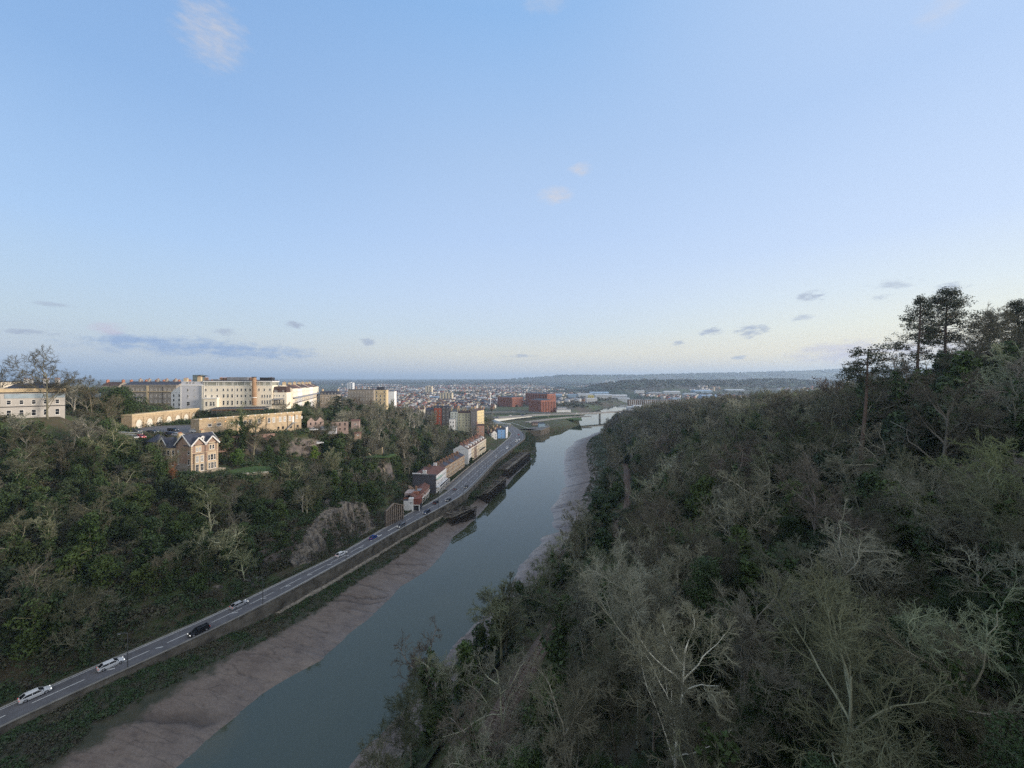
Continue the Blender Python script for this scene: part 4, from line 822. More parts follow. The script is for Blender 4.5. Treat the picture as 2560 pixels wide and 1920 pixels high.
# ---- the long cream hotel on the skyline
def hotel():
    HY = 257.0; Z0 = 56.5; h = Bld('hotel', 'long cream hotel with white rooftop storey and round brick chimney stack', 'hotel', (-207, HY, Z0), 9)
    mx = lambda cx: (cx - 535) * .0314; mz = lambda cy: 77.8 - (cy - 285) * .0314 - Z0
    zt = mz(375); h.part('wall', MB().box(0, 43.3, 0, 14, -4, zt, CREAM).box(-.1, 43.4, -.12, -.001, zt - .25, zt, FRAME))
    pent = MB().box(.3, 42.4, 1.4, 12, zt, mz(300), M('penthouse_glass', (.30, .30, .25), .3, .2, .3, spec=.5)); h.part('penthouse', pent)
    h.part('penthouse_roof', MB().box(0, 42.8, .9, 12.5, mz(300), mz(280), FRAME)); 
    c = MB()
    for x in (0.5, 2.3, 8.2, 9.3, 12, 13, 17.6, 18.3, 20.9, 25.4, 26.2, 29.1, 29.6, 33.6, 34.8, 37.4, 38.2, 41.4, 42.2): c.box(x - .12, x + .12, 1.3, 1.399, zt, mz(300), FRAME)
    h.part('penthouse_frame', c)
    for cx in (612, 725, 832, 952, 1037, 1120, 1222, 1300, 1380, 1473, 1650, 1757, 1870): h.win(mx(cx), 0, mz(495), 1.0, 1.7, glass=BLIND if cx == 725 else GLASS)
    for cx in (612, 728, 832, 1225, 1300, 1380, 1475): h.win(mx(cx), 0, mz(624), 1.0, 1.5)
    for cx in (955, 1037, 1120): h.win(mx(cx), 0, mz(634), 1.1, 2.3)
    for cx in (1713, 1765, 1817, 1870): h.win(mx(cx), 0, mz(640), .9, 2.0); h.win(mx(cx), 0, mz(780), .9, 2.6)
    for cx in (955, 1037, 1120): h.win(mx(cx), 0, mz(795), 1.15, 3.0)
    for cx in (1225, 1300, 1380, 1475): h.win(mx(cx), 0, mz(785), 1.0, 2.6)
    bx = MB().box(mx(612), mx(862), -2.4, -.001, -4, mz(655), CREAM).box(mx(600), mx(872), -2.7, -.001, mz(655), mz(635), FRAME); h.part('bay', bx)
    for cx in (667, 750, 805): h.win(mx(cx), -2.4, mz(808), 1.3, 2.9, style='bars'); h.win(mx(cx), -2.4, mz(975), 1.2, 3.1, style='bars')
    # the white wing at the left end
    wg = MB().box(-13.4, -.15, 1.0, 14, -4, mz(378), PALEGREY).box(-13.6, .05, .8, 14.2, mz(378), mz(365), FRAME).box(-13.2, -.2, 1.6, 13, mz(365), mz(290), PALEGREY)
    for k in range(36):
        e = .7 if k % 2 else .45; wg.box(-13.46, -13.4 + e, .93, .999, -3 + k * .6, -2.5 + k * .6, FRAME); wg.box(-.9 + .3 - e, -.1, .93, .999, -3 + k * .6, -2.5 + k * .6, FRAME)
    h.part('wing', wg)
    for cy in (502, 636): h.win(mx(250), 1.0, mz(cy), .9, 2.0); h.win(mx(375), 1.0, mz(cy - 15), .6, 1.1)
    h.win(mx(258), 1.0, mz(805), 1.9, 2.9, style='bars')
    for cx in (225, 280, 350, 500): h.win(mx(cx), 1.6, mz(335), 1.3, .9, glass=GLASS)
    r = MB().box(.8, 42, 2, 12, mz(280), mz(262), SLATE); roof = h.part('roof', r)
    h.part('plant_room', MB().box(mx(245), mx(400), 6, 11, mz(300), mz(148), M('plant_room_green_grey', (.13, .16, .16), .6, .2)).add([(mx(240), 5.8, mz(150)), (mx(490), 5.8, mz(178)), (mx(490), 11.4, mz(170)), (mx(340), 11.4, mz(140))], [(0, 1, 2, 3)], IRON))
    h.part('roof_plant', MB().box(mx(950), mx(1360), 4, 9, mz(280), mz(195), LEAD).box(mx(1620), mx(1860), 3, 8, mz(280), mz(200), IRON).box(mx(690), mx(800), 3, 6, mz(280), mz(240), LEAD))
    for cx, cw, ch in ((178, 2.2, 5.6), (440, 2.2, 6.6)): h.chimney(mx(cx), 3, mz(368), cw, 1.4, ch - 1.2, BUFF, 4, roof)
    for cx in (515, 810, 890, 985, 1095, 1412, 1815): h.chimney(mx(cx), 6, mz(280), 2.0, 1.0, 2.0, BROWNBRICK, 4, roof)
    st = MB().bar((mx(1570), -1.3, mz(800)), (mx(1570), -1.3, mz(205)), 1.35, M('stack_brick', (.33, .21, .13), .9, .2, .6, .2), 16, 1.3).bar((mx(1570), -1.3, mz(205)), (mx(1570), -1.3, mz(188)), 1.45, IRON, 16); h.part('chimney_stack', st)
    h.part('stack_band', MB().bar((mx(1570), -1.3, mz(640)), (mx(1570), -1.3, mz(628)), 1.5, FRAME, 16))
    h.part('drainpipe', MB().bar((mx(1187), -.1, -3), (mx(1187), -.1, mz(380)), .1, FRAME).bar((mx(583), -.1, -3), (mx(583), -.1, mz(380)), .1, FRAME))
    # lower annexe with mansard and canopied balcony
    ax = Bld('hotel_annexe', 'cream annexe with brown mansard roof and canopied balcony right of the hotel', 'building', (-164.0, 264.5, Z0), 10)
    zz = lambda cy: 77.8 - (cy - 285) * .0314 - Z0
    ax.box('wall', 0, 8.4, 0, 10, -4, zz(530), CREAM); rf = ax.part('roof', MB().add([(0, .2, zz(530)), (8.2, .2, zz(530)), (7.6, 1.6, zz(400)), (.3, 1.6, zz(400)), (.3, 9, zz(400)), (7.6, 9, zz(400)), (8.2, 10, zz(530)), (0, 10, zz(530))], [(0, 1, 2, 3), (3, 2, 5, 4), (4, 5, 6, 7), (1, 6, 5, 2), (0, 3, 4, 7)], BROWNROOF))
    for x in (1.0, 1.9, 6.2): ax.win(x, .35, zz(520), .8, 1.2)
    for x in (.9, 2.4, 4.0, 6.7): ax.win(x, 0, zz(618), .7, 1.1)
    for x in (.9, 2.4, 4.0, 6.7): ax.win(x, 0, zz(775), .9, 2.6)
    b = MB().add([(.1, -2.2, zz(690)), (7.0, -2.2, zz(680)), (7.0, -.01, zz(655)), (.1, -.01, zz(660))], [(0, 1, 2, 3)], LEAD).box(.1, 7, -2.2, -.01, zz(785), zz(775), IRON)
    for x in (.2, 2.4, 4.7, 6.9): b.bar((x, -2.1, zz(785)), (x, -2.1, zz(688)), .08, IRON)
    for x in np.arange(.2, 7, .35): b.bar((x, -2.15, zz(775)), (x, -2.15, zz(748)), .03, IRON, 4)
    b.box(.1, 7, -2.2, -2.1, zz(750), zz(746), IRON); ax.part('balcony', b)
    # dark glazed terrace pavilion in front
    pv = Bld('glass_pavilion', 'low dark glazed terrace pavilion in front of the cream hotel', 'pavilion', (-184, 236, 57.6), 10)
    pv.box('glazing', 0, 29, 0, 7, 0, 3.2, M('pavilion_glass', (.03, .04, .045), .1, .4, .3, spec=.5)); pv.part('roof', MB().add([(-1, -.8, 3.3), (30, -.8, 3.5), (30, 8, 4.1), (-1, 8, 4.0)], [(0, 1, 2, 3)], IRON).box(-1, 30, -.8, -.7, 3.0, 3.4, LEAD))
    fr = MB()
    for x in np.linspace(0, 29, 12): fr.box(x - .08, x + .08, -.08, -.001, 0, 3.2, LEAD)
    fr.box(0, 29, -.09, -.001, 2.5, 2.65, M('pavilion_strip_light', (.5, .25, .1), .5, emit=(1, .45, .15, .12))); pv.part('frame', fr)
hotel()
# ---- golden stone colonnades round the hotel terrace
def arcade():
    a, b = (-190.5, 193), (-194.5, 239); L = math.hypot(b[0] - a[0], b[1] - a[1]); ang = math.degrees(math.atan2(b[1] - a[1], b[0] - a[0]))
    s = Bld('stone_arcade', 'golden stone arcade with blind white arches below the hotel terrace', 'building', (a[0], a[1], 53.5), ang)
    H = 7.0; s.part('wall', MB().box(0, L, 0, 5, -4, H, STONE).box(-.2, L + .2, -.35, -.001, H - .9, H - .6, BUFF)); s.box('parapet', -.2, L + .2, -.3, 5, H, H + .7, BUFF)
    AW = M('arch_white_infill', (.72, .68, .58), .8, .06, .3)
    for i, x in enumerate(np.linspace(4, L - 4, 7)):
        w_ = 3.4; n = 10; pts = [(x - w_ / 2, -.06, -.6), (x + w_ / 2, -.06, -.6)] + [(x + math.cos(math.pi * k / n) * w_ / 2, -.06, 3.2 + math.sin(math.pi * k / n) * w_ / 2) for k in range(n + 1)]
        m = MB().add(pts, [tuple(range(len(pts)))], AW); s.part('arch', m)
        m = MB(); pv = None
        for k in range(n + 1):
            q = (x + math.cos(math.pi * k / n) * (w_ / 2 + .25), -.15, 3.2 + math.sin(math.pi * k / n) * (w_ / 2 + .25))
            if pv: m.beam(pv, q, .3, .45, STONE)
            pv = q
        s.part('arch_moulding', m); s.box('pilaster', x + 2.6, x + 3.5, -.3, -.001, -4, H - .9, STONE)
    s.box('plinth', 0, L * .6, -.5, -.31, -3, -.3, LEAD)
    s.part('roof', MB().box(0, L, .5, 5, H + .001, H + .3, SLATE))
    a, b = (-144.6, 178), (-121.5, 222); L = math.hypot(b[0] - a[0], b[1] - a[1]); ang = math.degrees(math.atan2(b[1] - a[1], b[0] - a[0]))
    s = Bld('spa_building', 'long golden stone building with parapet and small windows under the hotel terrace', 'building', (a[0], a[1], 51.5), ang); H = 8.5
    s.part('wall', MB().box(0, L, 0, 8, -6, H, STONE).box(-.2, L + .2, -.3, -.001, H - .7, H - .4, BUFF)); s.box('parapet', -.25, L + .25, -.4, .4, H, H + .55, BUFF); s.box('roof_terrace', 0, L, .4, 8, H - .2, H - .05, M('terrace_paving', (.16, .16, .16), .8, .3, .5))
    p = MB()
    for x in np.arange(.5, L, 3.4): p.box(x - .25, x + .25, -.45, -.35, H + .05, H + .55, FRAME)
    s.part('parapet_block', p)
    for x, z, w_, h, st in ((4.2, 5.0, 1.6, 1.3, 'plain'), (8, 5, 1.9, 1.4, 'bars'), (13.5, 5.4, .8, 1.0, 'plain'), (17.2, 4.3, 1.3, 2.2, 'bars'), (19.6, 4.3, 1.3, 2.2, 'bars'), (22, 4.3, 1.3, 2.2, 'bars'), (26.5, 4.6, 1.4, 2.2, 'bars'), (31.5, 4.2, 1.3, 2.6, 'bars'), (34, 4.2, 1.4, 2.6, 'b'), (37.5, 4.2, 1.3, 2.6, 'b'), (40, 4.2, 1.3, 2.6, 'b'), (43, 4.2, 1.3, 2.6, 'b'), (47, 5, 1, 2, 'b'), (50, 5, .8, 1.2, 'b')):
        s.win(x, 0, z, w_, h, 0, 'bars' if st == 'bars' else 'sash', glass=BLIND if st == 'b' else GLASS)
    for x in (20, 28, 36.5, 39, 43.5, 47.5): s.win(x, 0, -.2, 1.5, 1.2, 0, arch=True, frame=BUFF)
    d = MB()
    for x in (15.5, 24.5, 30, 41.5, 45.5): d.bar((x, -.15, -5), (x, -.15, H - .7), .1, IRON)
    s.part('drainpipe', d)
    s.part('door', MB().box(44.4, 45.4, -.06, -.001, 3.2, 6.6, FRAME)); s.part('staircase', MB().beam((44.5, -1, 3.1), (39.8, -1, -.8), 1.4, .35, CONCRETE).box(44.3, 46, -1.7, -.01, 2.9, 3.15, CONCRETE))
    LM = M('wall_lamp_glow', (.9, .6, .3), .5, emit=(1.0, .55, .22, 2.2))
    for x in (6.3, 10.8, 29, 36, 44, 49):
        o = s.part('wall_lamp', MB().box(x - .2, x + .2, -.4, -.05, H - 1.5, H - 1.15, IRON)); s.part('lamp_glass', MB().box(x - .16, x + .16, -.36, -.08, H - 1.58, H - 1.51, LM), o)
arcade()
# parapet walls, retaining walls and car park
def wall_seg(name, label, a, b, z0, z1, t, mat, cap=None, za=None, cat='wall'):
    L = math.hypot(b[0] - a[0], b[1] - a[1]); s = Bld(name, label, cat, (a[0], a[1], z0), math.degrees(math.atan2(b[1] - a[1], b[0] - a[0])))
    h0 = z1 - z0; h1 = h0 if za is None else za - z0
    s.part('wall', MB().add([(0, 0, -3), (L, 0, -3), (L, t, -3), (0, t, -3), (0, 0, h0), (L, 0, h1), (L, t, h1), (0, t, h0)], [(0, 3, 2, 1), (4, 5, 6, 7), (0, 1, 5, 4), (1, 2, 6, 5), (2, 3, 7, 6), (3, 0, 4, 7)], mat))
    if cap: s.part('coping', MB().add([(-.1, -.1, h0), (L + .1, -.1, h1), (L + .1, t + .1, h1), (-.1, t + .1, h0), (-.1, -.1, h0 + .2), (L + .1, -.1, h1 + .2), (L + .1, t + .1, h1 + .2), (-.1, t + .1, h0 + .2)], [(0, 3, 2, 1), (4, 5, 6, 7), (0, 1, 5, 4), (1, 2, 6, 5), (2, 3, 7, 6), (3, 0, 4, 7)], cap))
    return s
CARPARK = (-176, 188, 54.0)
tag(MB().prism([(-196, 180), (-168, 172), (-143, 178), (-150, 200), (-172, 210), (-193, 205)], 52.0, 54.0, ASPHALT).obj('car_park'), kind='structure')
wall_seg('car_park_wall', 'low cream rendered wall edging the upper car park above the villa', (-197, 179.5), (-163, 169.5), 52, 54.9, .35, CREAM, FRAME)
wall_seg('retaining_wall', 'pinkish rubble retaining wall below the golden stone building', (-139.5, 172), (-110, 214), 48, 52.2, .8, M('pink_rubble', (.30, .20, .165), .95, .4, .9, .6), za=50.4)
tag(MB().prism([(-84, 222), (-72, 224), (-70, 233), (-80, 236)], 33.2, 33.75, TURF).obj('lawn'), kind='structure')
tag(MB().prism([(-121.5, 157), (-104, 160), (-100, 170), (-117, 172)], 38, 40.15, TURF).obj('lawn'), kind='structure')
tag(MB().prism([(-110, 154.5), (-100.5, 158.5), (-101.5, 160.5), (-112, 157)], 39, 40.4, M('patio_stone', (.46, .40, .29), .9, .12, .5)).obj('patio'), kind='structure')
def lw(name, label, u0, y0, u1, y1, h0, h1, t, mat, cap=None):
    a, b_ = (D(u0, y0), y0), (D(u1, y1), y1); za, zb = (float(land(np.array([q[0]]), np.array([q[1]]))[0]) for q in (a, b_)); z0 = min(za, zb) - .5
    return wall_seg(name, label, a, b_, z0, za + h0, t, mat, cap, zb + h1)
LST = M('lichened_stone', (.34, .28, .18), .95, .35, .9, .5)
lw('garden_wall', 'tall sloping stone garden wall on the hillside among bare trees', 913, 238, 955, 230, 1.5, 4.6, .6, LST, BUFF)
lw('garden_wall', 'lower stone garden wall beside the small hillside lawn', 921, 231, 960, 222, 1.2, 3.4, .6, LST)
lw('garden_wall', 'thin dark wall running down the hillside from the top garden wall', 956, 231, 979, 226, 3.6, 1.5, .5, DARKSTONE)
lw('garden_wall', 'long stone wall stepping down the hillside to the road terrace', 990, 226, 1030, 236, 1.8, 1.4, .6, GREYSTONE)
lw('garden_wall', 'short pink rendered wall below the stepped hillside wall', 1022, 232, 1037, 238, 2.6, 2.6, .5, M('pink_render', (.36, .28, .25), .9, .2, .5))
def ruin(loc, rz, label, W=9, peak=True):
    s = Bld('ruined_facade', label, 'ruin', loc, rz); PR = M('pink_tudor_stone', (.33, .25, .22), .9, .25, .7, .4)
    m = MB().box(0, W, 0, .6, -3, 4, PR)
    if peak:
        for x0 in (0, W * .55): m.add([(x0, 0, 4), (x0 + W * .45, 0, 4), (x0 + W * .22, 0, 6.2), (x0, .6, 4), (x0 + W * .45, .6, 4), (x0 + W * .22, .6, 6.2)], [(0, 1, 2), (5, 4, 3), (0, 2, 5, 3), (1, 4, 5, 2)], PR)
    s.part('wall', m)
    for x in (W * .2, W * .5, W * .8): s.win(x, 0, 1.8, .9, 1.3, arch=True, frame=PR); s.win(x, 0, -.9, .9, 1.4, frame=PR)
ruin((-118, 222, 50.5), 45, 'pink stone gabled ruin at the end of the golden stone building')
ruin((-105, 224, 50.0), 20, 'pink ruined stone front under ivy beside the white shed', 9, False)
def shed(loc, rz, W, D_, H, mat, rmat, label, name='shed'):
    s = Bld(name, label, 'shed', loc, rz); s.box('wall', 0, W, 0, D_, -2, H, mat); s.part('roof', MB().gable(0, W, 0, D_, H, .9, rmat, 'x', .25)); s.win(W / 2, 0, .9, 1.2, 1)
shed((-109, 219.5, 49.6), 15, 8, 3, 1.5, PALEGREY, LEAD, 'low pale roofed shed in front of the ivy covered ruin')
shed((D(878, 250), 250, 48.6), 15, 5, 4, 3.4, M('pink_render', (.36, .28, .25)), REDTILE, 'small pink house on the wooded edge right of the hotel', 'cottage')
shed((D(886, 238), 238, 43.2), 30, 4, 4, 2.2, RUBBLE, REDTILE, 'small stone outhouse half hidden in trees below the pink house', 'outhouse')
# ---- generic town house used for terraces
def house(name, label, loc, rz, W, Dp, H, floors, cols, mat, rmat, cat='house', group=None, roof='gable', rh=2.6, wsize=(1.0, 1.7), side=0, sidemat=None, chim=1, chmat=None, base=4, z0=.9, glass=GLASS, parapet=0, skip=0, frame=FRAME, hip=0):
    s = Bld(name, label, cat, loc, rz, group); m = MB().box(0, W, 0, Dp, -base, H, mat)
    if sidemat: m.box(-.05, -.001, .02, Dp, -base, H, sidemat)
    s.part('wall', m); fh = (H - z0) / floors
    for i in range(skip, floors):
        for j in range(cols): s.win(W * (j + .5) / cols, 0, z0 + i * fh, wsize[0], min(wsize[1], fh * .68), frame=frame, glass=glass, pane=W < 26)
        for j in range(side): s.win(0, Dp * (j + .5) / side, z0 + i * fh, wsize[0] * .9, min(wsize[1], fh * .62), -90, frame=frame, glass=glass, pane=W < 26)
    if parapet: s.part('parapet', MB().box(-.15, W + .15, -.25, .3, H, H + parapet, mat))
    if roof == 'gable': r = s.part('roof', MB().gable(0, W, .1, Dp, H, rh, rmat, 'x', .12, hip, mat))
    elif roof == 'cross': r = s.part('roof', MB().gable(0, W, 0, Dp, H, rh, rmat, 'y', .12, hip, mat))
    elif roof == 'mansard': r = s.part('roof', MB().add([(0, .1, H), (W, .1, H), (W, 1.2, H + rh), (0, 1.2, H + rh), (0, Dp - 1.2, H + rh), (W, Dp - 1.2, H + rh), (W, Dp, H), (0, Dp, H)], [(0, 1, 2, 3), (3, 2, 5, 4), (4, 5, 6, 7), (1, 6, 5, 2), (0, 3, 4, 7)], rmat))
    else: r = s.part('roof', MB().box(-.1, W + .1, -.1, Dp + .1, H, H + .4, rmat))
    if roof == 'mansard':
        for j in range(cols): s.win(W * (j + .5) / cols, .35, H + .5, .9, 1.1)
    for i in range(chim):
        x = W * (i + 1) / (chim + 1) if chim > 2 else (0.6 if i == 0 else W - .6); s.chimney(x, Dp * .5, H + (rh * .35 if roof != 'flat' else .3), .9, 2.2, rh * .75 + 1.2, chmat or mat, 4, r)
    return s
# ---- skyline left of the hotel
def mansion():
    s = house('stone_mansion', 'grey stone classical terrace with balconies behind the arcade', (-280, 276, 57), 4, 37, 16, 17.5, 4, 12, GREYSTONE, SLATE, 'building', None, 'gable', 3.2, (1.1, 2.1), 0, None, 5, GREYSTONE, 4, 1.2, GLASS, .8, 0)
    s.part('cornice', MB().box(-.2, 37.2, -.5, -.26, 13.2, 13.7, BUFF).box(-.1, 37.1, -.2, -.001, 4.6, 4.9, BUFF)); b = MB().box(3, 14, -1.8, -.001, 5.0, 5.3, FRAME).add([(3, -1.9, 8.8), (14, -1.9, 8.8), (14, -.01, 9.6), (3, -.01, 9.6)], [(0, 1, 2, 3)], SLATE)
    for x in np.linspace(3.2, 13.8, 6): b.bar((x, -1.7, 5.3), (x, -1.7, 8.9), .1, FRAME)
    b.box(3, 14, -1.8, -1.7, 6.1, 6.2, IRON); s.part('balcony', b); s.part('pier', MB().box(17, 18.2, -.4, -.001, -4, 17.5, BUFF)); s.part('drainpipe', MB().bar((28, -.15, -3), (28, -.15, 17), .12, IRON))
mansion()
house('gabled_house', 'narrow white gabled house squeezed between mansion and hotel', (-232, 262, 57), 3, 10.5, 12, 13.2, 4, 3, WHITE, SLATE, 'house', None, 'cross', 4.0, (1.0, 1.9), 0, None, 0)
for k in range(9):
    house('terraced_house', ['red chimneyed', 'brown roofed', 'slate roofed'][k % 3] + f' terraced house on the skyline behind the mansion, {["first", "second", "third", "fourth", "fifth", "sixth", "seventh", "eighth", "ninth"][k]} from the left', (-352 + k * 14.5, 330 + 6 * (k % 2), 62), 3, 14, 10, 12.0, 3, 4, [GREYSTONE, BUFF, GREYSTONE][k % 3], [BROWNROOF, REDTILE, SLATE][k % 3], 'house', 'terraced houses on the left skyline', 'gable', 3.2, (1.0, 1.6), 0, None, 2, M('chimney_red', (.36, .16, .10), .9, .25))
def white_hall():
    s = Bld('white_hall', 'low white stucco hall with slate hip roof and three chimneys at far left', 'building', (-193.6, 145.6, 64.0), 49); W = 16; H = 10.6
    s.part('wall', MB().box(0, W, 0, 14, -4, H, M('blotchy_stucco', (.44, .42, .39), .85, .12, .3)).box(-.2, W + .2, -.25, -.001, H - 1.3, H - 1.0, IRON).box(-.1, W + .1, -.12, -.001, 3.9, 4.2, IRON)); s.box('parapet', -.3, W + .3, -.35, 0, H - .9, H + .5, BUFF)
    r = s.part('roof', MB().gable(0, W, .2, 14, H, 3.2, SLATE, 'x', .2, 5)); s.box('fascia', 1, W, -.14, -.126, 7.3, 9.0, M('blue_grey_band', (.30, .37, .42), .7, .12))
    for x, w_ in ((6.5, 2.6), (11, 1.6), (14, 1.4)): s.chimney(x, 6, H + 1.6, w_, 1.2, 2.4, WHITE, 0 if w_ == 2 else 4, r)
    for x in (2, 5, 8, 11, 14): s.win(x, 0, .4, 1.2, 2.4); s.win(x, 0, 4.9, 1.1, 1.7)
white_hall()
house('cream_tower_house', 'tall cream house cut by the left edge of the picture', (-251, 168, 62), 2, 23, 12, 15.5, 4, 5, CREAM, SLATE, 'house', None, 'flat', 1, (1.2, 1.7), 0, None, 1, BUFF)
# ---- cream terrace running away right of the hotel
def crescent():
    a = (-156, 274); dx, dy = -41, 118; n = 7; L = math.hypot(dx, dy) / n; ang = math.degrees(math.atan2(dy, dx))
    for i in range(n):
        loc = (a[0] + dx * i / n, a[1] + dy * i / n, 57.5); mt = [CREAM, WHITE, CREAM][i % 3]
        s = house('terraced_house', f'{["cream", "white", "cream"][i % 3]} town house in the row right of the hotel, {["nearest the hotel", "second from the hotel", "third from the hotel", "fourth from the hotel", "fifth from the hotel", "sixth from the hotel", "at the far end"][i]}', loc, ang, L - .02, 11, 15 - .3 * (i % 2), 4, 4, mt, [BROWNROOF, REDTILE, BROWNROOF][i % 3], 'house', 'cream terrace right of the hotel', 'gable', 3.0, (1.0, 1.8), 0, None, 1, BUFF, 5)
        b = MB().box(0, L, -1.7, -.001, 4.6, 4.8, LEAD).add([(0, -1.9, 8.0), (L, -1.9, 8.0), (L, -.01, 8.8), (0, -.01, 8.8)], [(0, 1, 2, 3)], LEAD)
        for x in np.linspace(.2, L - .2, 6): b.bar((x, -1.7, 4.8), (x, -1.7, 8.0), .07, IRON)
        s.part('balcony', b)
crescent()
def classical():
    s = house('classical_building', 'golden cream classical block with pediment beyond the dark cedar', (D(937, 430), 430, 51), 5, 12.5, 10, 17.0, 4, 3, M('golden_cream', (.56, .45, .28), .85, .12, .4), SLATE, 'building', None, 'flat', 1, (1.4, 2.6), 0, None, 0, None, 6)
    s.part('pediment', MB().add([(2, -.3, 13), (10.5, -.3, 13), (6.2, -.3, 15.6), (2, -.01, 13), (10.5, -.01, 13), (6.2, -.01, 15.6)], [(0, 1, 2), (0, 2, 5, 3), (1, 4, 5, 2)], BUFF)); s.box('cornice', -.2, 12.7, -.4, -.31, 13.0, 13.4, BUFF)
    s.box('penthouse', 1, 9, 4, 9, 17.4, 20.4, SLATE)
    house('stone_terrace', 'long grey stone terrace behind the cedar trees', (D(870, 445), 445, 55), 4, 29, 12, 13, 3, 9, GREYSTONE, SLATE, 'building', None, 'flat', 1, (1.1, 2.0), 0, None, 3, GREYSTONE)
    house('slate_house', 'dark slate roofed house between terrace and cedar', (D(800, 380), 380, 55), 6, 16, 11, 9.5, 3, 5, GREYSTONE, SLATE, 'house', None, 'mansard', 3.4, (1.0, 1.6), 0, None, 2, BUFF)
    house('white_block', 'plain white block behind the golden classical building', (D(965, 520), 520, 46), 5, 11, 14, 18, 1, 1, WHITE, SLATE, 'building', None, 'flat', 1, (.1, .1), 0, None, 0, None, 5, 1, GLASS, 0, 1)
classical()
# ---- tall narrow houses above the road bend
def tall_row():
    Y0 = 424; specs = [(454, 476, DARKSTONE, SLATE, 'dark grey', 0, 'gable'), (485, 504.5, M('orange_red_brick', (.36, .10, .06), .9, .2, .5), SLATE, 'red brick', 0, 'mansard'), (504.5, 525.5, DARKSTONE, SLATE, 'dark stone white-topped', 0, 'mansard'),
                       (526, 545, M('pale_mint_render', (.60, .64, .60), .8, .08), SLATE, 'white', 0, 'flat'), (545, 562, M('sage_cream', (.50, .49, .36), .85, .12), BROWNROOF, 'sage cream', 0, 'gable'), (562, 577, M('olive_cream', (.42, .40, .30), .85, .15), BROWNROOF, 'olive cream', 0, 'gable')]
    for u0, u1, m_, r_, lk, sd_, rf in specs:
        U0, U1 = u0 * 1.0, u1 * 1.0; x0 = ((U0 / 4.254 * 1.0)); 
    # columns measured on the 2560 wide photograph
    cols = [(1064, 1084, 1019), (1085, 1104, 1014.5), (1104.5, 1124, 1015), (1126, 1144, 1023), (1145, 1162, 1027), (1162, 1176, 1027)]
    for (a, b, top), (u0, u1, m_, r_, lk, sd_, rf) in zip(cols, specs):
        x0, x1 = D(a, Y0), D(b, Y0); zt = Z(top + 6, Y0); zb = 27.0
        house('tall_house', f'tall {lk} town house in the row above the road bend', (x0, Y0, zb), 0, x1 - x0 - .05, 11, zt - zb, 5, 2, m_, r_, 'house', 'tall town houses above the bend', rf, 2.6, (1.1, 1.9), 0, None, 2, BUFF, 8)
    x0 = D(1177, Y0 - 2); x1 = D(1192, Y0 - 2); zt = Z(1027, Y0)
    house('tall_house', 'tall grey gable ended house with cream front closing the row above the bend', (x0, Y0 - 2, 26), 0, x1 - x0, 9, zt - 26, 5, 1, M('grey_gable_render', (.21, .20, .21), .9, .12), BROWNROOF, 'house', 'tall town houses above the bend', 'cross', 2.8, (.9, 1.7), 0, None, 1, BUFF, 8)
    house('tall_house', 'tall cream balconied house turning the corner of the row', (x1 + .1, Y0 + 3, 26), 68, 17, 8, zt - 26.5, 5, 4, M('yellow_cream', (.62, .52, .30), .85, .1), BROWNROOF, 'house', 'tall town houses above the bend', 'gable', 2.5, (1, 1.8), 0, None, 2, BUFF, 8)
    house('bay_house', 'small white house with bay in front of the tall row', (D(1123, 412), 412, 28), 5, 6, 6, 9.0, 2, 2, WHITE, LEAD, 'house', None, 'flat', 1, (1.1, 1.8), 0, None, 0)
    house('pink_house', 'low pink house at the right foot of the tall row', (D(1192, 415), 415, 22), 10, 8, 7, 7.5, 2, 2, M('pink_plaster', (.45, .27, .21), .9, .15), BROWNROOF, 'house', None, 'gable', 2, (1, 1.5), 0, None, 1)
    for k in range(12):
        house('back_house', f'{["pale", "cream", "brown", "red"][k % 4]} roofed house behind the tall row above the bend', (D(1030 + 14 * k, 470 + 14 * (k % 3)), 470 + 14 * (k % 3), 27 - .8 * k * (k > 4) * .6), 3 + 3 * (k % 2), 8.5, 8, 13 + 2 * (k % 2), 3, 2, [WHITE, CREAM, GREYSTONE, BUFF][k % 4], [SLATE, BROWNROOF, REDTILE][k % 3], 'house', 'houses behind the tall row', 'gable', 2.4, (1, 1.6), 0, None, 2, BUFF)
tall_row()
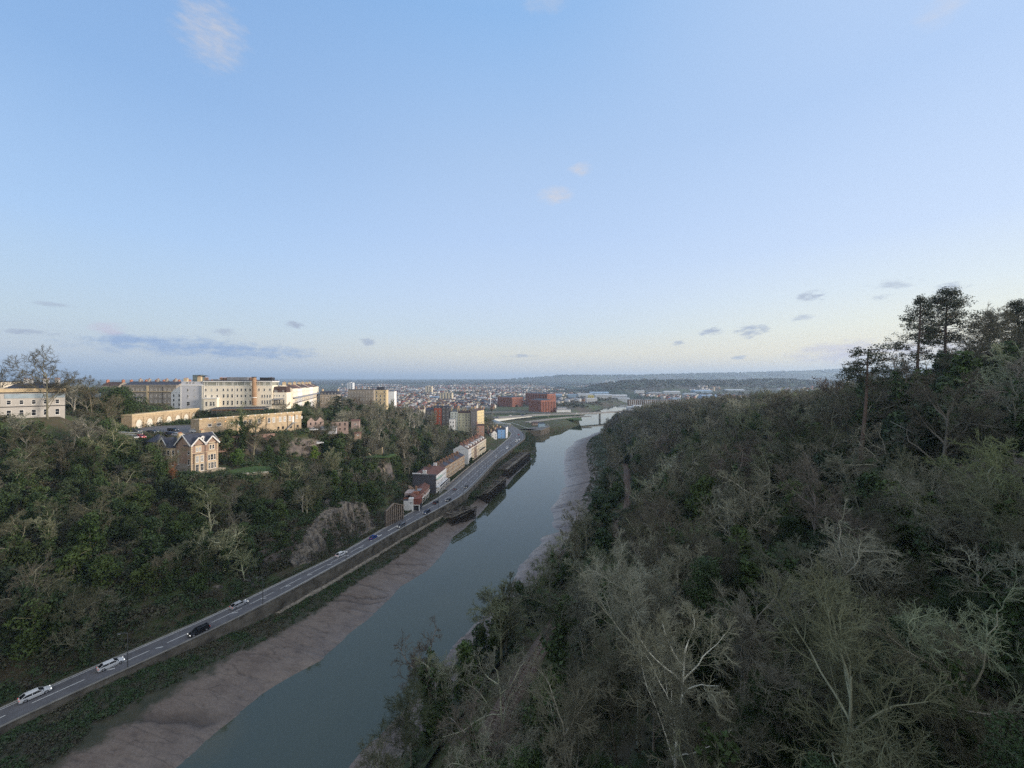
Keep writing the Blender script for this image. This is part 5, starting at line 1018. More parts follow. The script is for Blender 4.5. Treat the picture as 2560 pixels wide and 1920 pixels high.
# ---- along the road
def roadside():
    # long white and cream terrace
    a, b = np.array([-36.0, 318.0]), np.array([-25.5, 379.0]); d = b - a; L = np.hypot(*d); ang = math.degrees(math.atan2(d[1], d[0])); n = 7; w_ = L / n
    for i in range(n):
        p = a + d * i / n; mt = [WHITE, M('warm_cream', (.70, .58, .40), .8, .08), BROWNBRICK, MATS['warm_cream'], M('ivory', (.72, .64, .48), .8, .08), MATS['ivory'], MATS['warm_cream']][i]
        nm = ['white gable ended', 'cream', 'brick fronted', 'pale cream', 'ivory', 'ivory balconied', 'cream'][i]
        s = house('terraced_house', f'{nm} house, {["first and nearest", "second", "third", "fourth", "fifth", "sixth", "last"][i]} in the tall terrace beside the main road', (p[0], p[1], 9), ang, w_ - .02, 13, 12.3, 4, 3, mt, [BROWNROOF, REDTILE][i % 2], 'house', 'tall cream terrace beside the road', 'gable', 3.6, (1.0, 1.7), 0, WHITE if i == 0 else None, 1, M('terrace_chimney', (.30, .16, .12), .9, .2), 3)
        s.part('dormer', MB().box(w_ * .3, w_ * .6, 1.2, 4.5, 12.6, 14.6, FRAME)); s.box('cornice', 0, w_ - .02, -.3, -.001, 11.6, 11.95, FRAME); s.part('roof_parapet', MB().add([(w_ - .25, .1, 12.4), (w_ + .05, .1, 12.4), (w_ + .05, 6.5, 16.2), (w_ - .25, 6.5, 16.2), (w_ + .05, 13, 12.4), (w_ - .25, 13, 12.4)], [(0, 1, 2, 3), (3, 2, 4, 5)], BUFF))
        if i in (4, 5): s.part('balcony', MB().box(.2, w_ - .3, -1.2, -.31, 5.2, 5.4, IRON).box(.2, w_ - .3, -1.2, -1.1, 5.4, 6.3, IRON))
    # brown brick terrace
    a, b = np.array([-47.0, 264.0]), np.array([-38.0, 309.0]); d = b - a; L = np.hypot(*d); ang = math.degrees(math.atan2(d[1], d[0])); n = 8; w_ = L / n
    for i in range(n):
        p = a + d * i / n
        s = house('terraced_house', f'brown brick terraced house beside the main road, {["nearest", "second", "third", "fourth", "fifth", "sixth", "seventh", "farthest"][i]} of its row', (p[0], p[1], 9), ang, w_ - .02, 9, 9.4 + .1 * (i % 2), 3, 2, [M('buff_brick', (.44, .34, .24), .9, .2, .6), M('tan_brick', (.40, .28, .18), .9, .25, .6)][i % 2], [BROWNROOF, SLATE][i % 2], 'house', 'brown brick terrace beside the road', 'gable', 2.0, (1.0, 1.6), 0, None, 1, BROWNBRICK)
        s.part('rear_wing', MB().box(.4, w_ * .55, 9, 14, -2, 7.2, BROWNBRICK).gable(.4, w_ * .55, 9, 14, 7.2, 1.4, SLATE, 'y', .15, 0, BROWNBRICK)); s.box('band', 0, w_ - .02, -.08, -.001, 2.9, 3.3, BUFF)
    # white pillared house with the blind grey flank wall
    a, b = np.array([-46.5, 236.0]), np.array([-44.0, 258.0]); d = b - a; L = np.hypot(*d); ang = math.degrees(math.atan2(d[1], d[0]))
    s = house('pillared_house', 'white fronted house with tall blind grey flank wall and red roof beside the road', (a[0], a[1], 9), ang, L, 15, 10.8, 3, 7, WHITE, M('rust_roof', (.135, .065, .05), .8, .35), 'house', None, 'gable', 1.6, (1.0, 1.9), 0, M('blind_grey_flank', (.105, .105, .125), .9, .15, .3), 2, WHITE)
    s.part('flank_parapet', MB().box(-.3, .3, -.1, 15, 10.8, 11.7, MATS['blind_grey_flank']).box(-.35, .35, 10, 15.1, 11.7, 12.2, WHITE)); b_ = MB().box(0, L, -2.4, -.001, 3.6, 3.9, WHITE)
    for x in np.linspace(.3, L - .3, 9): b_.box(x - .15, x + .15, -2.35, -2.05, -.2, 3.6, WHITE)
    s.part('colonnade', b_); s.part('balcony_rail', MB().box(0, L, -2.4, -2.32, 3.9, 4.8, IRON)); s.part('green_canopy', MB().box(0, L * .5, -.9, -.001, 8.4, 8.9, M('verdigris', (.35, .48, .40), .7, .2)))
    house('gabled_cottage', 'brown gabled house between the grey flank house and the brick terrace', (-50.5, 257, 9), ang, 7, 10, 8.4, 3, 2, BROWNBRICK, BROWNROOF, 'house', None, 'cross', 2.6, (.9, 1.5), 0, None, 1)
    # the curved brick colonnade
    s = Bld('curved_colonnade', 'low curved red brick row on white columns beside the road', 'building', (-51.5, 206, 9)); pts = [(-.5 + 0, 0), (.3, 5), (1.1, 10), (1.7, 15), (2.0, 20), (1.9, 25.5)]
    w1 = MB(); cl = MB(); rf = MB(); beam_ = MB()
    for (x0, y0), (x1, y1) in zip(pts[:-1], pts[1:]):
        w1.prism([(x0, y0), (x1, y1), (x1 - 6, y1), (x0 - 6, y0)], 3.6, 6.4, M('colonnade_brick', (.30, .135, .09), .9, .25, .7)); rf.add([(x0 + .3, y0, 6.4), (x1 + .3, y1, 6.4), (x1 - 3, y1, 8.0), (x0 - 3, y0, 8.0), (x1 - 6.2, y1, 6.4), (x0 - 6.2, y0, 6.4)], [(0, 1, 2, 3), (3, 2, 4, 5)], M('rust_roof', (.22, .07, .045)))
        w1.prism([(x0 - 2.6, y0), (x1 - 2.6, y1), (x1 - 6, y1), (x0 - 6, y0)], -1, 3.6, DARKSTONE); beam_.beam((x0 + .05, y0, 3.45), (x1 + .05, y1, 3.45), .5, .4, FRAME)
        for t in (0, .5): cl.bar((x0 + (x1 - x0) * t, y0 + (y1 - y0) * t, -.4), (x0 + (x1 - x0) * t, y0 + (y1 - y0) * t, 3.3), .2, FRAME, 8)
        for t in (.25, .75):
            o = s.win(x0 + (x1 - x0) * t + .02, y0 + (y1 - y0) * t, 4.2, 1.0, 1.5, math.degrees(math.atan2(y1 - y0, x1 - x0)))
    s.part('wall', w1); s.part('column', cl); s.part('architrave', beam_); s.part('roof', rf)
    # white end house with the painted sign
    s = Bld('white_end_house', 'plain white house end with a dark painted sign and red brick side', 'house', (-57.6, 204.5, 9), 0)
    s.part('wall', MB().box(0, 2.7, 0, 6, -2, 5.3, WHITE).box(2.7, 5.2, -.15, 6, -2, 6.7, WHITE)); s.part('side_wall', MB().box(5.2, 8.4, .1, 6, 3.2, 6.4, M('dark_red_brick', (.20, .075, .055), .9, .25, .7))); s.part('archway', MB().box(5.2, 8.4, .9, 6, -2, 3.1, IRON).box(5.2, 8.5, -.05, .09, 2.9, 3.25, FRAME).box(8.1, 8.45, -.05, .5, -1, 2.9, FRAME))
    s.part('roof', MB().gable(0, 5.1, .3, 9, 5.4, 1.6, SLATE, 'x', .1)); s.part('window', MB().box(3.9, 4.2, -.2, -.151, .6, 1.0, IRON))
    s.part('back_wing', MB().box(-1.5, 3.2, 7, 14, -2, 7.4, M('pink_grey_render', (.38, .31, .29), .9, .15)).box(3.4, 6, 6.2, 11, -2, 8.2, M('colonnade_brick', (.30, .135, .09)))); s.chimney(4.5, 9, 8.2, 1, .8, 2, BROWNBRICK, 2); s.part('lean_to_roof', MB().box(3.3, 7, 8, 12, 8.2, 8.5, LEAD))
    tx = bpy.data.curves.new('sign_lettering', 'FONT'); tx.body = '18+'; tx.size = 1.35; tx.extrude = .01; tx.align_x = 'CENTER'; to = bpy.data.objects.new('sign_lettering', tx); C.objects.link(to); to.parent = s.o; to.location = (3.95, -.17, 3.9); to.rotation_euler = (R(90), 0, 0); tx.materials.append(M('sign_slate_blue', (.07, .09, .12), .7))
    dg = bpy.context.evaluated_depsgraph_get(); me = bpy.data.meshes.new_from_object(to.evaluated_get(dg)); mo = link('sign_lettering', me, s.o); mo.matrix_local = to.matrix_local.copy(); mo.location = to.location; mo.rotation_euler = to.rotation_euler; bpy.data.objects.remove(to); mo.name = 'sign_lettering'
    # derelict pilastered stone front
    a, b = np.array([-59.6, 182.0]), np.array([-54.6, 193.5]); d = b - a; L = float(np.hypot(*d)); s = Bld('derelict_station_front', 'derelict stone front with tall pilasters and broken gable beside the cliff', 'ruin', (a[0], a[1], 9), math.degrees(math.atan2(d[1], d[0])))
    ST = M('station_stone', (.235, .195, .16), .95, .35, .9, .4); s.part('wall', MB().add([(0, 0, -1), (L, 0, -1), (L, 0, 6.4), (L * .42, 0, 9.6), (0, 0, 7.4), (0, 1, -1), (L, 1, -1), (L, 1, 6.4), (L * .42, 1, 9.6), (0, 1, 7.4)], [(0, 1, 2, 3, 4), (9, 8, 7, 6, 5), (0, 5, 6, 1), (1, 6, 7, 2), (2, 7, 8, 3), (3, 8, 9, 4), (4, 9, 5, 0)], M('station_recess', (.085, .075, .068), .95, .4, .9)))
    for i in range(9):
        x = .2 + (L - .7) * i / 8; top = 7.2 + (9.2 - 7.2) * x / (L * .42) if x < L * .42 else 9.2 - (9.2 - 6.2) * (x - L * .42) / (L * .58); s.part('pilaster', MB().box(x - .25, x + .3, -.45, -.001, -1, top, ST))
    s.part('pediment', MB().beam((-.2, -.3, 7.4), (L * .42, -.3, 9.7), .7, .4, ST).beam((L * .42, -.3, 9.7), (L + .2, -.3, 6.4), .7, .4, ST)); s.part('band', MB().box(0, L, -.2, -.001, 1.9, 2.3, ST))
    # blue house and cottages on the bend
    house('blue_house', 'bright blue flank house with white front on the road bend', (-16.8, 462, 9), 12, 9, 9, 10.4, 3, 1, M('sky_blue_render', (.26, .47, .80), .8, .06), SLATE, 'house', None, 'gable', 2.2, (.8, 1.4), 0, None, 1, BROWNBRICK); 
    s = Bld('white_corner_house', 'narrow white house front on the bend beside the blue flank', 'house', (-7.6, 463.5, 9), 75); s.box('wall', 0, 9, -.3, 0, -1, 13, WHITE); s.grid([2, 4.5, 7], [1, 4.6, 8.2], 1, 1.8, y=-.3, pane=False)
    for k, (u, v, mt, rm, lk) in enumerate([(1222, 466, M('rose_render', (.52, .25, .24), .85, .1), BROWNROOF, 'rose pink'), (1229, 452, WHITE, REDTILE, 'white gabled'), (1240, 470, M('beige', (.5, .45, .36), .85, .1), BROWNROOF, 'beige'), (1236, 490, BROWNBRICK, REDTILE, 'red roofed brick'), (1222, 496, WHITE, SLATE, 'small white'), (1247, 500, BUFF, BROWNROOF, 'buff')]):
        house('cottage', f'{lk} cottage in the cluster behind the blue house', (D(u, v), v, 10), 20 + 8 * k, 7, 7, 6.5, 2, 2, mt, rm, 'house', 'cottages at the road bend', 'cross' if k % 2 else 'gable', 2.8, (1, 1.4), 0, None, 1, BUFF)
roadside()
# ------------------------------------------------------------------ timber wharves along the left bank
PILE = MB().bar((0, 0, -4), (0, 0, 0), .19, TIMBER, 6, .17).mesh('pile')
def wharf(label, a, b, depth, top, solid, seed, rows=3):
    """a, b: ends of the river face (x, y); the deck runs back from it towards the road"""
    rs2 = random.Random(seed); L = math.hypot(b[0] - a[0], b[1] - a[1]); ang = math.atan2(b[1] - a[1], b[0] - a[0])
    r = empty('timber_wharf', label, 'wharf', (a[0], a[1], 0), ang, 'derelict timber wharves'); n = int(L / 1.5)
    for j in range(rows):
        for i in range(n + 1):
            if j and rs2.random() < .25: continue
            h = top - (0 if j == 0 and solid else rs2.random() * (1.2 if j == 0 else 2.4)); o = link('pile', PILE, r, (i * L / n + rs2.uniform(-.2, .2), j * depth / max(1, rows - 1) + rs2.uniform(-.2, .2), h)); o.scale = (1, 1, (h + 3) / 4); o.rotation_euler = (rs2.uniform(-.03, .03), rs2.uniform(-.03, .03), 0)
    for k in range(5):
        m = MB(); z = top * (.18 + .2 * k); x = 0
        while x < L:
            e = min(L, x + rs2.uniform(5, 9))
            if solid or rs2.random() < .85: m.beam((x, -.25, z), (e, -.25 , z + (0 if solid else rs2.uniform(-.35, .35))), .22, .32, TIMBERP if k == 3 and rs2.random() < .6 else TIMBER)
            x = e
        r2 = m.obj('waling', r)
    m = MB()
    for i in range(n):
        x = i * L / n; m.beam((x, 0, .2), (x + L / n * 1.6, 0, top * .9), .16, .2, TIMBER)
        if rs2.random() < .8: m.beam((x, -.1, top - .3), (x + rs2.uniform(-1, 1), depth, top - .35 - (0 if solid else rs2.random() * 1.3)), .24, .28, TIMBERP if rs2.random() < .45 else TIMBER)
    m.obj('brace', r)
    m = MB()
    if solid:
        m.box(0, L, 1.2, depth, top - .9, top - .25, TIMBER)
        for i in range(int(L / .55)):
            m.box(i * .55, i * .55 + .48, -.12, -.02, -1, top - rs2.random() * .3, TIMBER)
        m.box(-.2, .0, 0, depth, -1, top - .3, TIMBER); m.box(L, L + .2, 0, depth, -1, top - .3, TIMBER)
        m.box(0, L, 1.2, 3.4, top - .24, top - .1, TIMBERP)
    for i in range(int(L / .5)):
        if rs2.random() < (.5 if solid else .42): m.beam((i * .5, rs2.uniform(0, 1.2), top - .08), (i * .5 + rs2.uniform(-.5, .5), depth * rs2.uniform(.4, 1.0), top - .1 - (0 if solid else rs2.uniform(0, .7))), .3, .08, TIMBERP if rs2.random() < .5 else TIMBER)
    if not solid:
        m.box(.4, L - .4, 1.0, depth, -2, top * .62, TIMBER); m.box(L * .15, L * .8, 2.2, depth, top * .62, top * .86, TIMBER)
        for q in range(26): x = rs2.uniform(0, L); y = rs2.uniform(0, depth); m.beam((x, y, top - rs2.uniform(.2, 2)), (x + rs2.uniform(-4, 4), y + rs2.uniform(-2, 2), top - rs2.uniform(-.4, 1.2)), .22, .22, TIMBERP)
        m.beam((0, -.3, top), (L, -.3, top + .1), .35, .4, TIMBERP)
    m.obj('deck_plank', r)
    return r
wharf('broken timber wharf nearest the camera with leaning planks below the road', (-31.5, 201), (-20.5, 219), 9, 6.8, False, 3)
wharf('middle derelict timber wharf with scrub growing through its deck', (-16, 243), (-4.6, 284), 9.5, 7.2, False, 5)
wharf('long solid dark timber wharf farthest along the river bend', (-2.6, 305), (17.8, 379), 10, 7.9, True, 9)
# scrub on and behind the wharves, on the bank below the river wall and on the landing beyond
def fld(f, n, seed, z):
    r = np.random.RandomState(seed); y = f[0] + (f[1] - f[0]) * r.rand(n); t = f[2] + (f[3] - f[2]) * r.rand(n) ** f[4]; x = at_y(RR, y) + .3 + t * (at_y(LW, y) - at_y(RR, y)); return np.stack([x, y, z(y, t)], -1)
def nfld(n, seed):
    r = np.random.RandomState(seed); y = 40 + 90 * r.rand(n); t = np.interp(y, [40, 80, 104, 130], [.46, .38, .15, .12]) * r.rand(n) * (.75 + .5 * fbm(y / 5, 0 * y, 2, 17)); x = at_y(RR, y) + .3 + t * (at_y(LW, y) - at_y(RR, y)); return np.stack([x, y, BZ(y, 1 - t) - .1], -1)
scrub('bank_scrub', nfld(1500, 13), 34, .20, .8, UM, .7, 18)
scrub('bank_scrub', fld((40, 385, 0, .34, 1.4), 3800, 3, lambda y, t: BZ(y, 1 - t) - .1), 26, .20, .75, UM, .8, 8)
scrub('bank_scrub', fld((238, 385, .0, .62, 1.0), 700, 4, lambda y, t: 6.2 + 0 * y), 40, .30, 1.3, UM, .9, 9)
scrub('bank_scrub', fld((392, 520, .05, .95, 1.0), 700, 5, lambda y, t: 8.1 + 0 * y), 30, .34, 1.0, UM, .8, 10)
def rfld(n, seed):
    r = np.random.RandomState(seed); y = 60 + 540 * r.rand(n) ** .8; t = .50 + .5 * r.rand(n); x = at_y(RW, y) + t * (rail_x(y) - 8 - at_y(RW, y)); return np.stack([x, y, 11.2 * t ** 1.15 - .1], -1)
scrub('bank_scrub', rfld(5200, 6), 26, .24, .8, UM, .8, 11)
def ffld(n, seed):
    r = np.random.RandomState(seed); y = 143 + 41 * r.rand(n); q = r.rand(n); k = fbm(y / 4, q * 2.5, 3, 88) > .53; y, q = y[k], q[k]; return np.stack([at_y(RL, y) - 3.6 - 5.5 * q, y, 9 + 13 * q], -1)
scrub('cliff_ivy', ffld(700, 9), 40, .22, .8, UM, 1.0, 19)
def gfld(n, seed):
    r = np.random.RandomState(seed); y = 20 + 215 * r.rand(n); x = at_y(RL, y) - .8 - np.interp(y, [0, 128, 138, 184, 194, 240], [3.2, 3.2, 2.0, 1.5, 5, 8]) * r.rand(n) ** .6; return np.stack([x, y, land(x, y) + .0], -1)
scrub('verge_scrub', gfld(1500, 7), 26, .20, .7, UM, .8, 12)
def sky_f(n, seed):
    r = np.random.RandomState(seed); y = 300 + 90 * r.rand(n); x = -(.82 + .58 * r.rand(n)) * y; return np.stack([x, y, land(x, y) + 5], -1)
scrub('skyline_wood', sky_f(260, 15), 90, .8, 5.0, UM, .9, 25)
def cfld(n, seed):
    r = np.random.RandomState(seed); y = 132 + 54 * r.rand(n); x = at_y(RL, y) - 9.5 - 9 * r.rand(n); return np.stack([x, y, land(x, y) + .2], -1)
scrub('clifftop_scrub', cfld(900, 8), 50, .34, 1.6, UM, .9, 13)
# ------------------------------------------------------------------ the railway on the right bank
def railway():
    r = empty('railway_track', 'single railway track in the cutting between the trees on the right bank', 'railway', (0, 0, 0)); y = np.linspace(30, 420, 160); x = rail_x(y) ; z = 11.45
    k = np.arange(159)
    def strip(nm, o0, o1, z0, z1, mt):
        V = np.concatenate([np.stack([x + o0, y, 0 * y + z0], -1), np.stack([x + o1, y, 0 * y + z0], -1), np.stack([x + o0, y, 0 * y + z1], -1), np.stack([x + o1, y, 0 * y + z1], -1)])
        link(nm, np_mesh(nm, V, [np.stack([k + 320, k + 480, k + 481, k + 321], -1), np.stack([k, k + 320, k + 321, k + 1], -1), np.stack([k + 160, k + 161, k + 481, k + 480], -1)], [mt]), r)
    strip('ballast', -2.4, 2.4, z - .6, z + .12, M('brown_ballast', (.15, .115, .095), .95, .4, 3, .5)); RS = M('rusty_rail', (.16, .10, .075), .5, .3, 1, metal=.4)
    strip('rail', -.82, -.70, z, z + .36, RS); strip('rail', .70, .82, z, z + .36, RS)
    m = MB()
    for yy in np.arange(32, 200, .9): xx = float(rail_x(yy)); m.beam((xx - 1.4, yy + .6, z + .15), (xx + 1.4, yy - .6, z + .15), .26, .12, TIMBERP)
    o = m.obj('sleeper', r); o['kind'] = 'stuff'
railway()
# ------------------------------------------------------------------ lock, bridges and slip roads at the basin
def P3(u, v, z): x, y = G(u, v, z); return (x, y)
LOCKWALL = M('lock_wall_stone', (.17, .145, .115), .95, .4, .25, .4)
def lock():
    r = empty('lock_pier', 'stone lock pier with flat top standing in the river at the basin entrance', 'pier', (*P3(1352, 1077, 8.3), 0)); o = Vector(r.location)
    poly = [P3(1270, 1052, 8.3), P3(1290, 1073.5, 8.3), P3(1320, 1076.5, 8.3), P3(1352, 1076, 8.3), P3(1374, 1067.5, 8.3), P3(1368, 1060, 8.3), P3(1345, 1052, 8.3), P3(1310, 1047, 8.3)]
    MB().prism([(x - o.x, y - o.y) for x, y in poly], -3, 8.3, LOCKWALL, M('lock_top_tarmac', (.13, .125, .12), .9, .3, .2)).obj('wall', r)
    m = MB(); q = [(x - o.x, y - o.y) for x, y in poly]
    for a, b in zip(q[:5], q[1:6]): m.beam((*a, 8.45), (*b, 8.45), 1.0, .3, M('lock_coping', (.22, .20, .15), .9, .3, .4))
    m.obj('coping', r); m = MB()
    for a, b in ((P3(1278, 1058, 8.3), P3(1312, 1070, 8.3)), (P3(1312, 1070, 8.3), P3(1322, 1073, 8.3))): m.beam((a[0] - o.x, a[1] - o.y, 9.5), (b[0] - o.x, b[1] - o.y, 9.5), .25, .5, FRAME)
    m.obj('railing', r)
    for (u, v, W, Dp, H, mt, rm, lb) in ((1331, 1064, 12, 8, 4.2, M('hut_brown', (.24, .17, .14), .9, .2), BROWNROOF, 'low brown lock keeper hut on the pier'), (1347, 1068, 10, 6, 5.5, M('hut_blue', (.30, .42, .52), .8, .1), SLATE, 'blue grey control cabin on the pier end')):
        x, y = P3(u, v, 8.3); s = Bld('lock_hut', lb, 'hut', (x, y, 8.3), 8); s.box('wall', 0, W, 0, Dp, -.2, H, mt); s.part('roof', MB().gable(0, W, 0, Dp, H, 1.5, rm, 'x', .4, 2)); s.grid([2, 5, 8], [1.2], 1.4, 1.5, pane=False)
lock()
ROADC = M('concrete_deck', (.24, .24, .235), .85, .2, .3); WHITEG = M('white_girder', (.62, .63, .61), .7, .08, .1)
def deck(name, label, pts, w_, th, piers=(), mat=ROADC, rail=LEAD, cat='bridge'):
    r = empty(name, label, cat, pts[0]); o = Vector(pts[0]); d = MB(); pr = MB(); sr = MB()
    P = [Vector(p) - o for p in pts]
    for a, b in zip(P[:-1], P[1:]):
        t = (b - a).normalized(); s_ = Vector((t.y, -t.x, 0)).normalized() * w_ / 2; dn = Vector((0, 0, -th))
        d.add([a + s_, b + s_, b - s_, a - s_, a + s_ + dn, b + s_ + dn, b - s_ + dn, a - s_ + dn], [(0, 1, 2, 3), (7, 6, 5, 4), (4, 5, 1, 0), (6, 7, 3, 2)], mat); sr.add([a + s_ * .86 + Vector((0, 0, .02)), b + s_ * .86 + Vector((0, 0, .02)), b - s_ * .86 + Vector((0, 0, .02)), a - s_ * .86 + Vector((0, 0, .02))], [(0, 1, 2, 3)], ASPHALT)
        for q in (s_, -s_): pr.beam(a + q + Vector((0, 0, .55)), b + q + Vector((0, 0, .55)), .2, .9, rail)
    d.obj('deck', r); sr.obj('carriageway', r); pr.obj('parapet', r)
    for (x, y, zt) in piers: MB().box(x - o.x - 1.4, x - o.x + 1.4, y - o.y - 3, y - o.y + 3, -2 - o.z, zt - o.z, CONCRETE).obj('pier', r)
    return r
ZB = 14.0
bp = [(-150, 690, 10), (-56, 682, ZB), (-27, 664, ZB + .6), (33, 706, ZB + .8), (69, 736, ZB), (118, 757, 13.4), (180, 790, 13), (260, 850, 12), (330, 960, 11)]
deck('road_bridge', 'curving road bridge and viaduct crossing the river at the basin', bp, 13, 1.3, [(69, 733, 12.6), (122, 757, 12), (180, 790, 11.6), (-56, 680, 12.6)])
g_ = empty('swing_bridge_girder', 'white tapered girder of the swing bridge over the lock', 'bridge', (-30, 655, ZB)); m = MB()
m.add([(0, 0, -.3), (66, 45, -.1), (66, 45, -1.2), (40, 27, -2.2), (6, 3, -5.2), (0, 0, -3.6), (0, .8, -.3), (66, 45.8, -.1), (66, 45.8, -1.2), (40, 27.8, -2.2), (6, 3.8, -5.2), (0, .8, -3.6)], [(0, 1, 2, 3, 4, 5)[::-1], (6, 7, 8, 9, 10, 11), (0, 1, 7, 6), (5, 4, 10, 11), (4, 3, 9, 10), (3, 2, 8, 9)], WHITEG); m.obj('girder', g_)
MB().add([(-6, -3, -2), (12, -26, -7.5), (18, -30, -8.2), (18, -30, -4.2), (12, -26, -3.2), (-6, -3, 0), (-6, -1, -2), (12, -24, -7.5), (18, -28, -8.2), (18, -28, -4.2), (12, -24, -3.2), (-6, -1, 0)], [(0, 1, 2, 3, 4, 5), (11, 10, 9, 8, 7, 6), (3, 2, 8, 9), (5, 4, 10, 11), (4, 3, 9, 10)], M('pale_blue_ramp', (.52, .60, .68), .7, .08)).obj('ramp', g_)
deck('footbridge', 'thin white footbridge over the road before the basin', [(-34, 585, 13.8), (-2, 578, 13.6)], 2.6, .7, [(-3, 578, 13), (-33, 585, 13)], WHITEG, WHITEG)
deck('slip_road', 'slip road curving down from the viaduct behind the lock pier', [(25, 640, 9.2), (70, 690, 9.6), (110, 722, 10), (150, 735, 10.5)], 9, .5)
deck('upper_road', 'long elevated road behind the viaduct in front of the brick warehouses', [(-190, 820, 13), (-90, 790, 13.5), (10, 800, 14), (75, 770, 14)], 11, 1.0, [(-120, 800, 12.4), (-40, 793, 12.6), (30, 795, 13)])
tag(MB().prism([P3(1455, 1050, 9), P3(1380, 1046, 9), P3(1300, 1040, 9), P3(1300, 1034, 9), P3(1400, 1032, 9), P3(1448, 1036, 9)], 7.5, 9.35, TURF).obj('grass_bank'), kind='structure')
tag(MB().prism([P3(1040, 1037, 9), P3(1190, 1041, 9), P3(1280, 1040, 9), P3(1290, 1032, 9), P3(1180, 1028, 9), P3(1040, 1028, 9)], 7.5, 9.3, TURF).obj('grass_bank'), kind='structure')
# ------------------------------------------------------------------ the three red brick tobacco warehouses
BW_ = M('warehouse_brick', (.17, .072, .055), .9, .14, .15); BWD = M('warehouse_brick_pier', (.29, .125, .09), .9, .2, .2)  # wall brick darkened against the piers, recess shade put into its colour
def warehouse(label, u, v, Y, a, W, Dp, H, base, rows=8):
    s = Bld('brick_warehouse', label, 'warehouse', (D(u, Y), Y, base), a, 'red brick bonded warehouses'); s.box('wall', 0, W, 0, Dp, -3, H, BW_)
    m = MB(); n = 9
    for i in range(n + 1): x = W * i / n; m.box(x - 1.1, x + 1.1, -.8, -.001, -3, H - 1, BWD); y = Dp * i / n; m.box(-.8, -.001, y - 1.5, y + 1.5, -3, H - 1, BWD)
    m.box(-.9, W + .9, -1.0, -.801, H - 2.6, H + .6, BWD); m.box(-1.0, -.801, -1.0, Dp, H - 2.6, H + .6, BWD); s.part('brick_piers', m)
    s.part('roof', MB().gable(1, W - 1, 1, Dp - 1, H, 3.2, SLATE, 'y', .2, 6)); f, p = window_mesh(1.5, 1.7, 'plain', False, IRON)
    for i in range(n):
        for k in range(rows):
            if s.nwin >= 72: break
            o = link('window', f, s.o, (W * (i + .5) / n, 0, 1 + k * (H - 2) / rows)); link('pane', p, o); s.nwin += 1
    w2 = MB()
    for i in range(n):
        for k in range(rows): w2.box(-.06, -.005, Dp * (i + .5) / n - .8, Dp * (i + .5) / n + .8, 1 + k * (H - 2) / rows, 2.6 + k * (H - 2) / rows, IRON)
    o = s.part('side_windows', w2); o['kind'] = 'stuff'
warehouse('left red brick warehouse with one bright face, beyond the viaduct', 1280, 0, 1002, 42, 37, 56, 25.5, 9)
warehouse('nearest red brick warehouse standing beside the river bridge', 1352.5, 0, 830, 30, 38, 46, 26.5, 9)
warehouse('tallest red brick warehouse behind the one beside the bridge', 1368, 0, 1010, 34, 27, 95, 34.5, 9)
s = Bld('white_office', 'low white two storey office with flat roof right of the nearest warehouse', 'building', (D(1392, 840), 840, 9), 4); s.box('wall', 0, 31, 0, 14, -1, 6.5, WHITE); s.box('upper_storey', 2, 22, 3, 14, 6.5, 10.5, PALEGREY); s.part('roof', MB().box(-.5, 31.5, -.5, 14.5, 6.5, 6.9, LEAD).box(1.5, 22.5, 2.5, 14.5, 10.5, 10.9, LEAD)); s.grid(np.linspace(2, 29, 9), [3.2], 2, 1.6, pane=False)
def chimney_mast():
    s = Bld('white_chimney', 'slim white factory chimney left of the brick warehouses', 'chimney', (D(1226, 1010), 1010, 10)); s.part('shaft', MB().bar((0, 0, 0), (0, 0, 33), 1.2, WHITE, 10, .9)); s.part('cap', MB().bar((0, 0, 33), (0, 0, 37), 2.6, WHITE, 10, 2.2))
chimney_mast()
# ------------------------------------------------------------------ tower blocks, flats and big sheds across the city
def tower(label, u0, u1, vt, Y, Dp, mat, base, rows, cols, rz=0):
    W = D(u1, Y) - D(u0, Y); zt = Z(vt, Y); s = Bld('tower_block', label, 'tower block', (D(u0, Y), Y, base), rz, 'tower blocks across the city'); s.box('wall', 0, W, 0, Dp, -5, zt - base, mat); m = MB(); H = zt - base
    for i in range(cols): x = W * (i + .5) / cols; m.box(x - W / cols * .28, x + W / cols * .28, -.3, -.001, 2, H - 1, M('tower_glazing', (.16, .165, .18), .4, .2, .3)) if i % 2 else m.box(x - W / cols * .2, x + W / cols * .2, -1.2, -.001, 0, H - .5, mat)
    s.part('balcony_stack', m); s.part('roof', MB().box(-.3, W + .3, -.3, Dp + .3, H, H + .8, LEAD).box(W * .3, W * .6, 3, Dp - 3, H + .8, H + 3.5, mat))
TW = M('tower_cream', (.62, .55, .42), .85, .1, .05); TG = M('tower_white', (.66, .68, .70), .85, .08, .05)
tower('white tower block on the horizon above the cedar tree', 868, 882, 957, 2000, 22, TG, 20, 15, 5)
tower('cream tower block with long pale sheds behind it', 1063, 1080, 966, 1900, 22, TW, 16, 14, 5)
tower('broad cream slab block above the tall town houses', 1099, 1131, 982, 1300, 18, TW, 11, 9, 9)
for k, u in enumerate((1513, 1522.5, 1531)): tower(f'small white tower on the far hillside, {["left", "middle", "right"][k]} of three', u, u + 5, 950, 3800, 25, TG, 30, 10, 3)
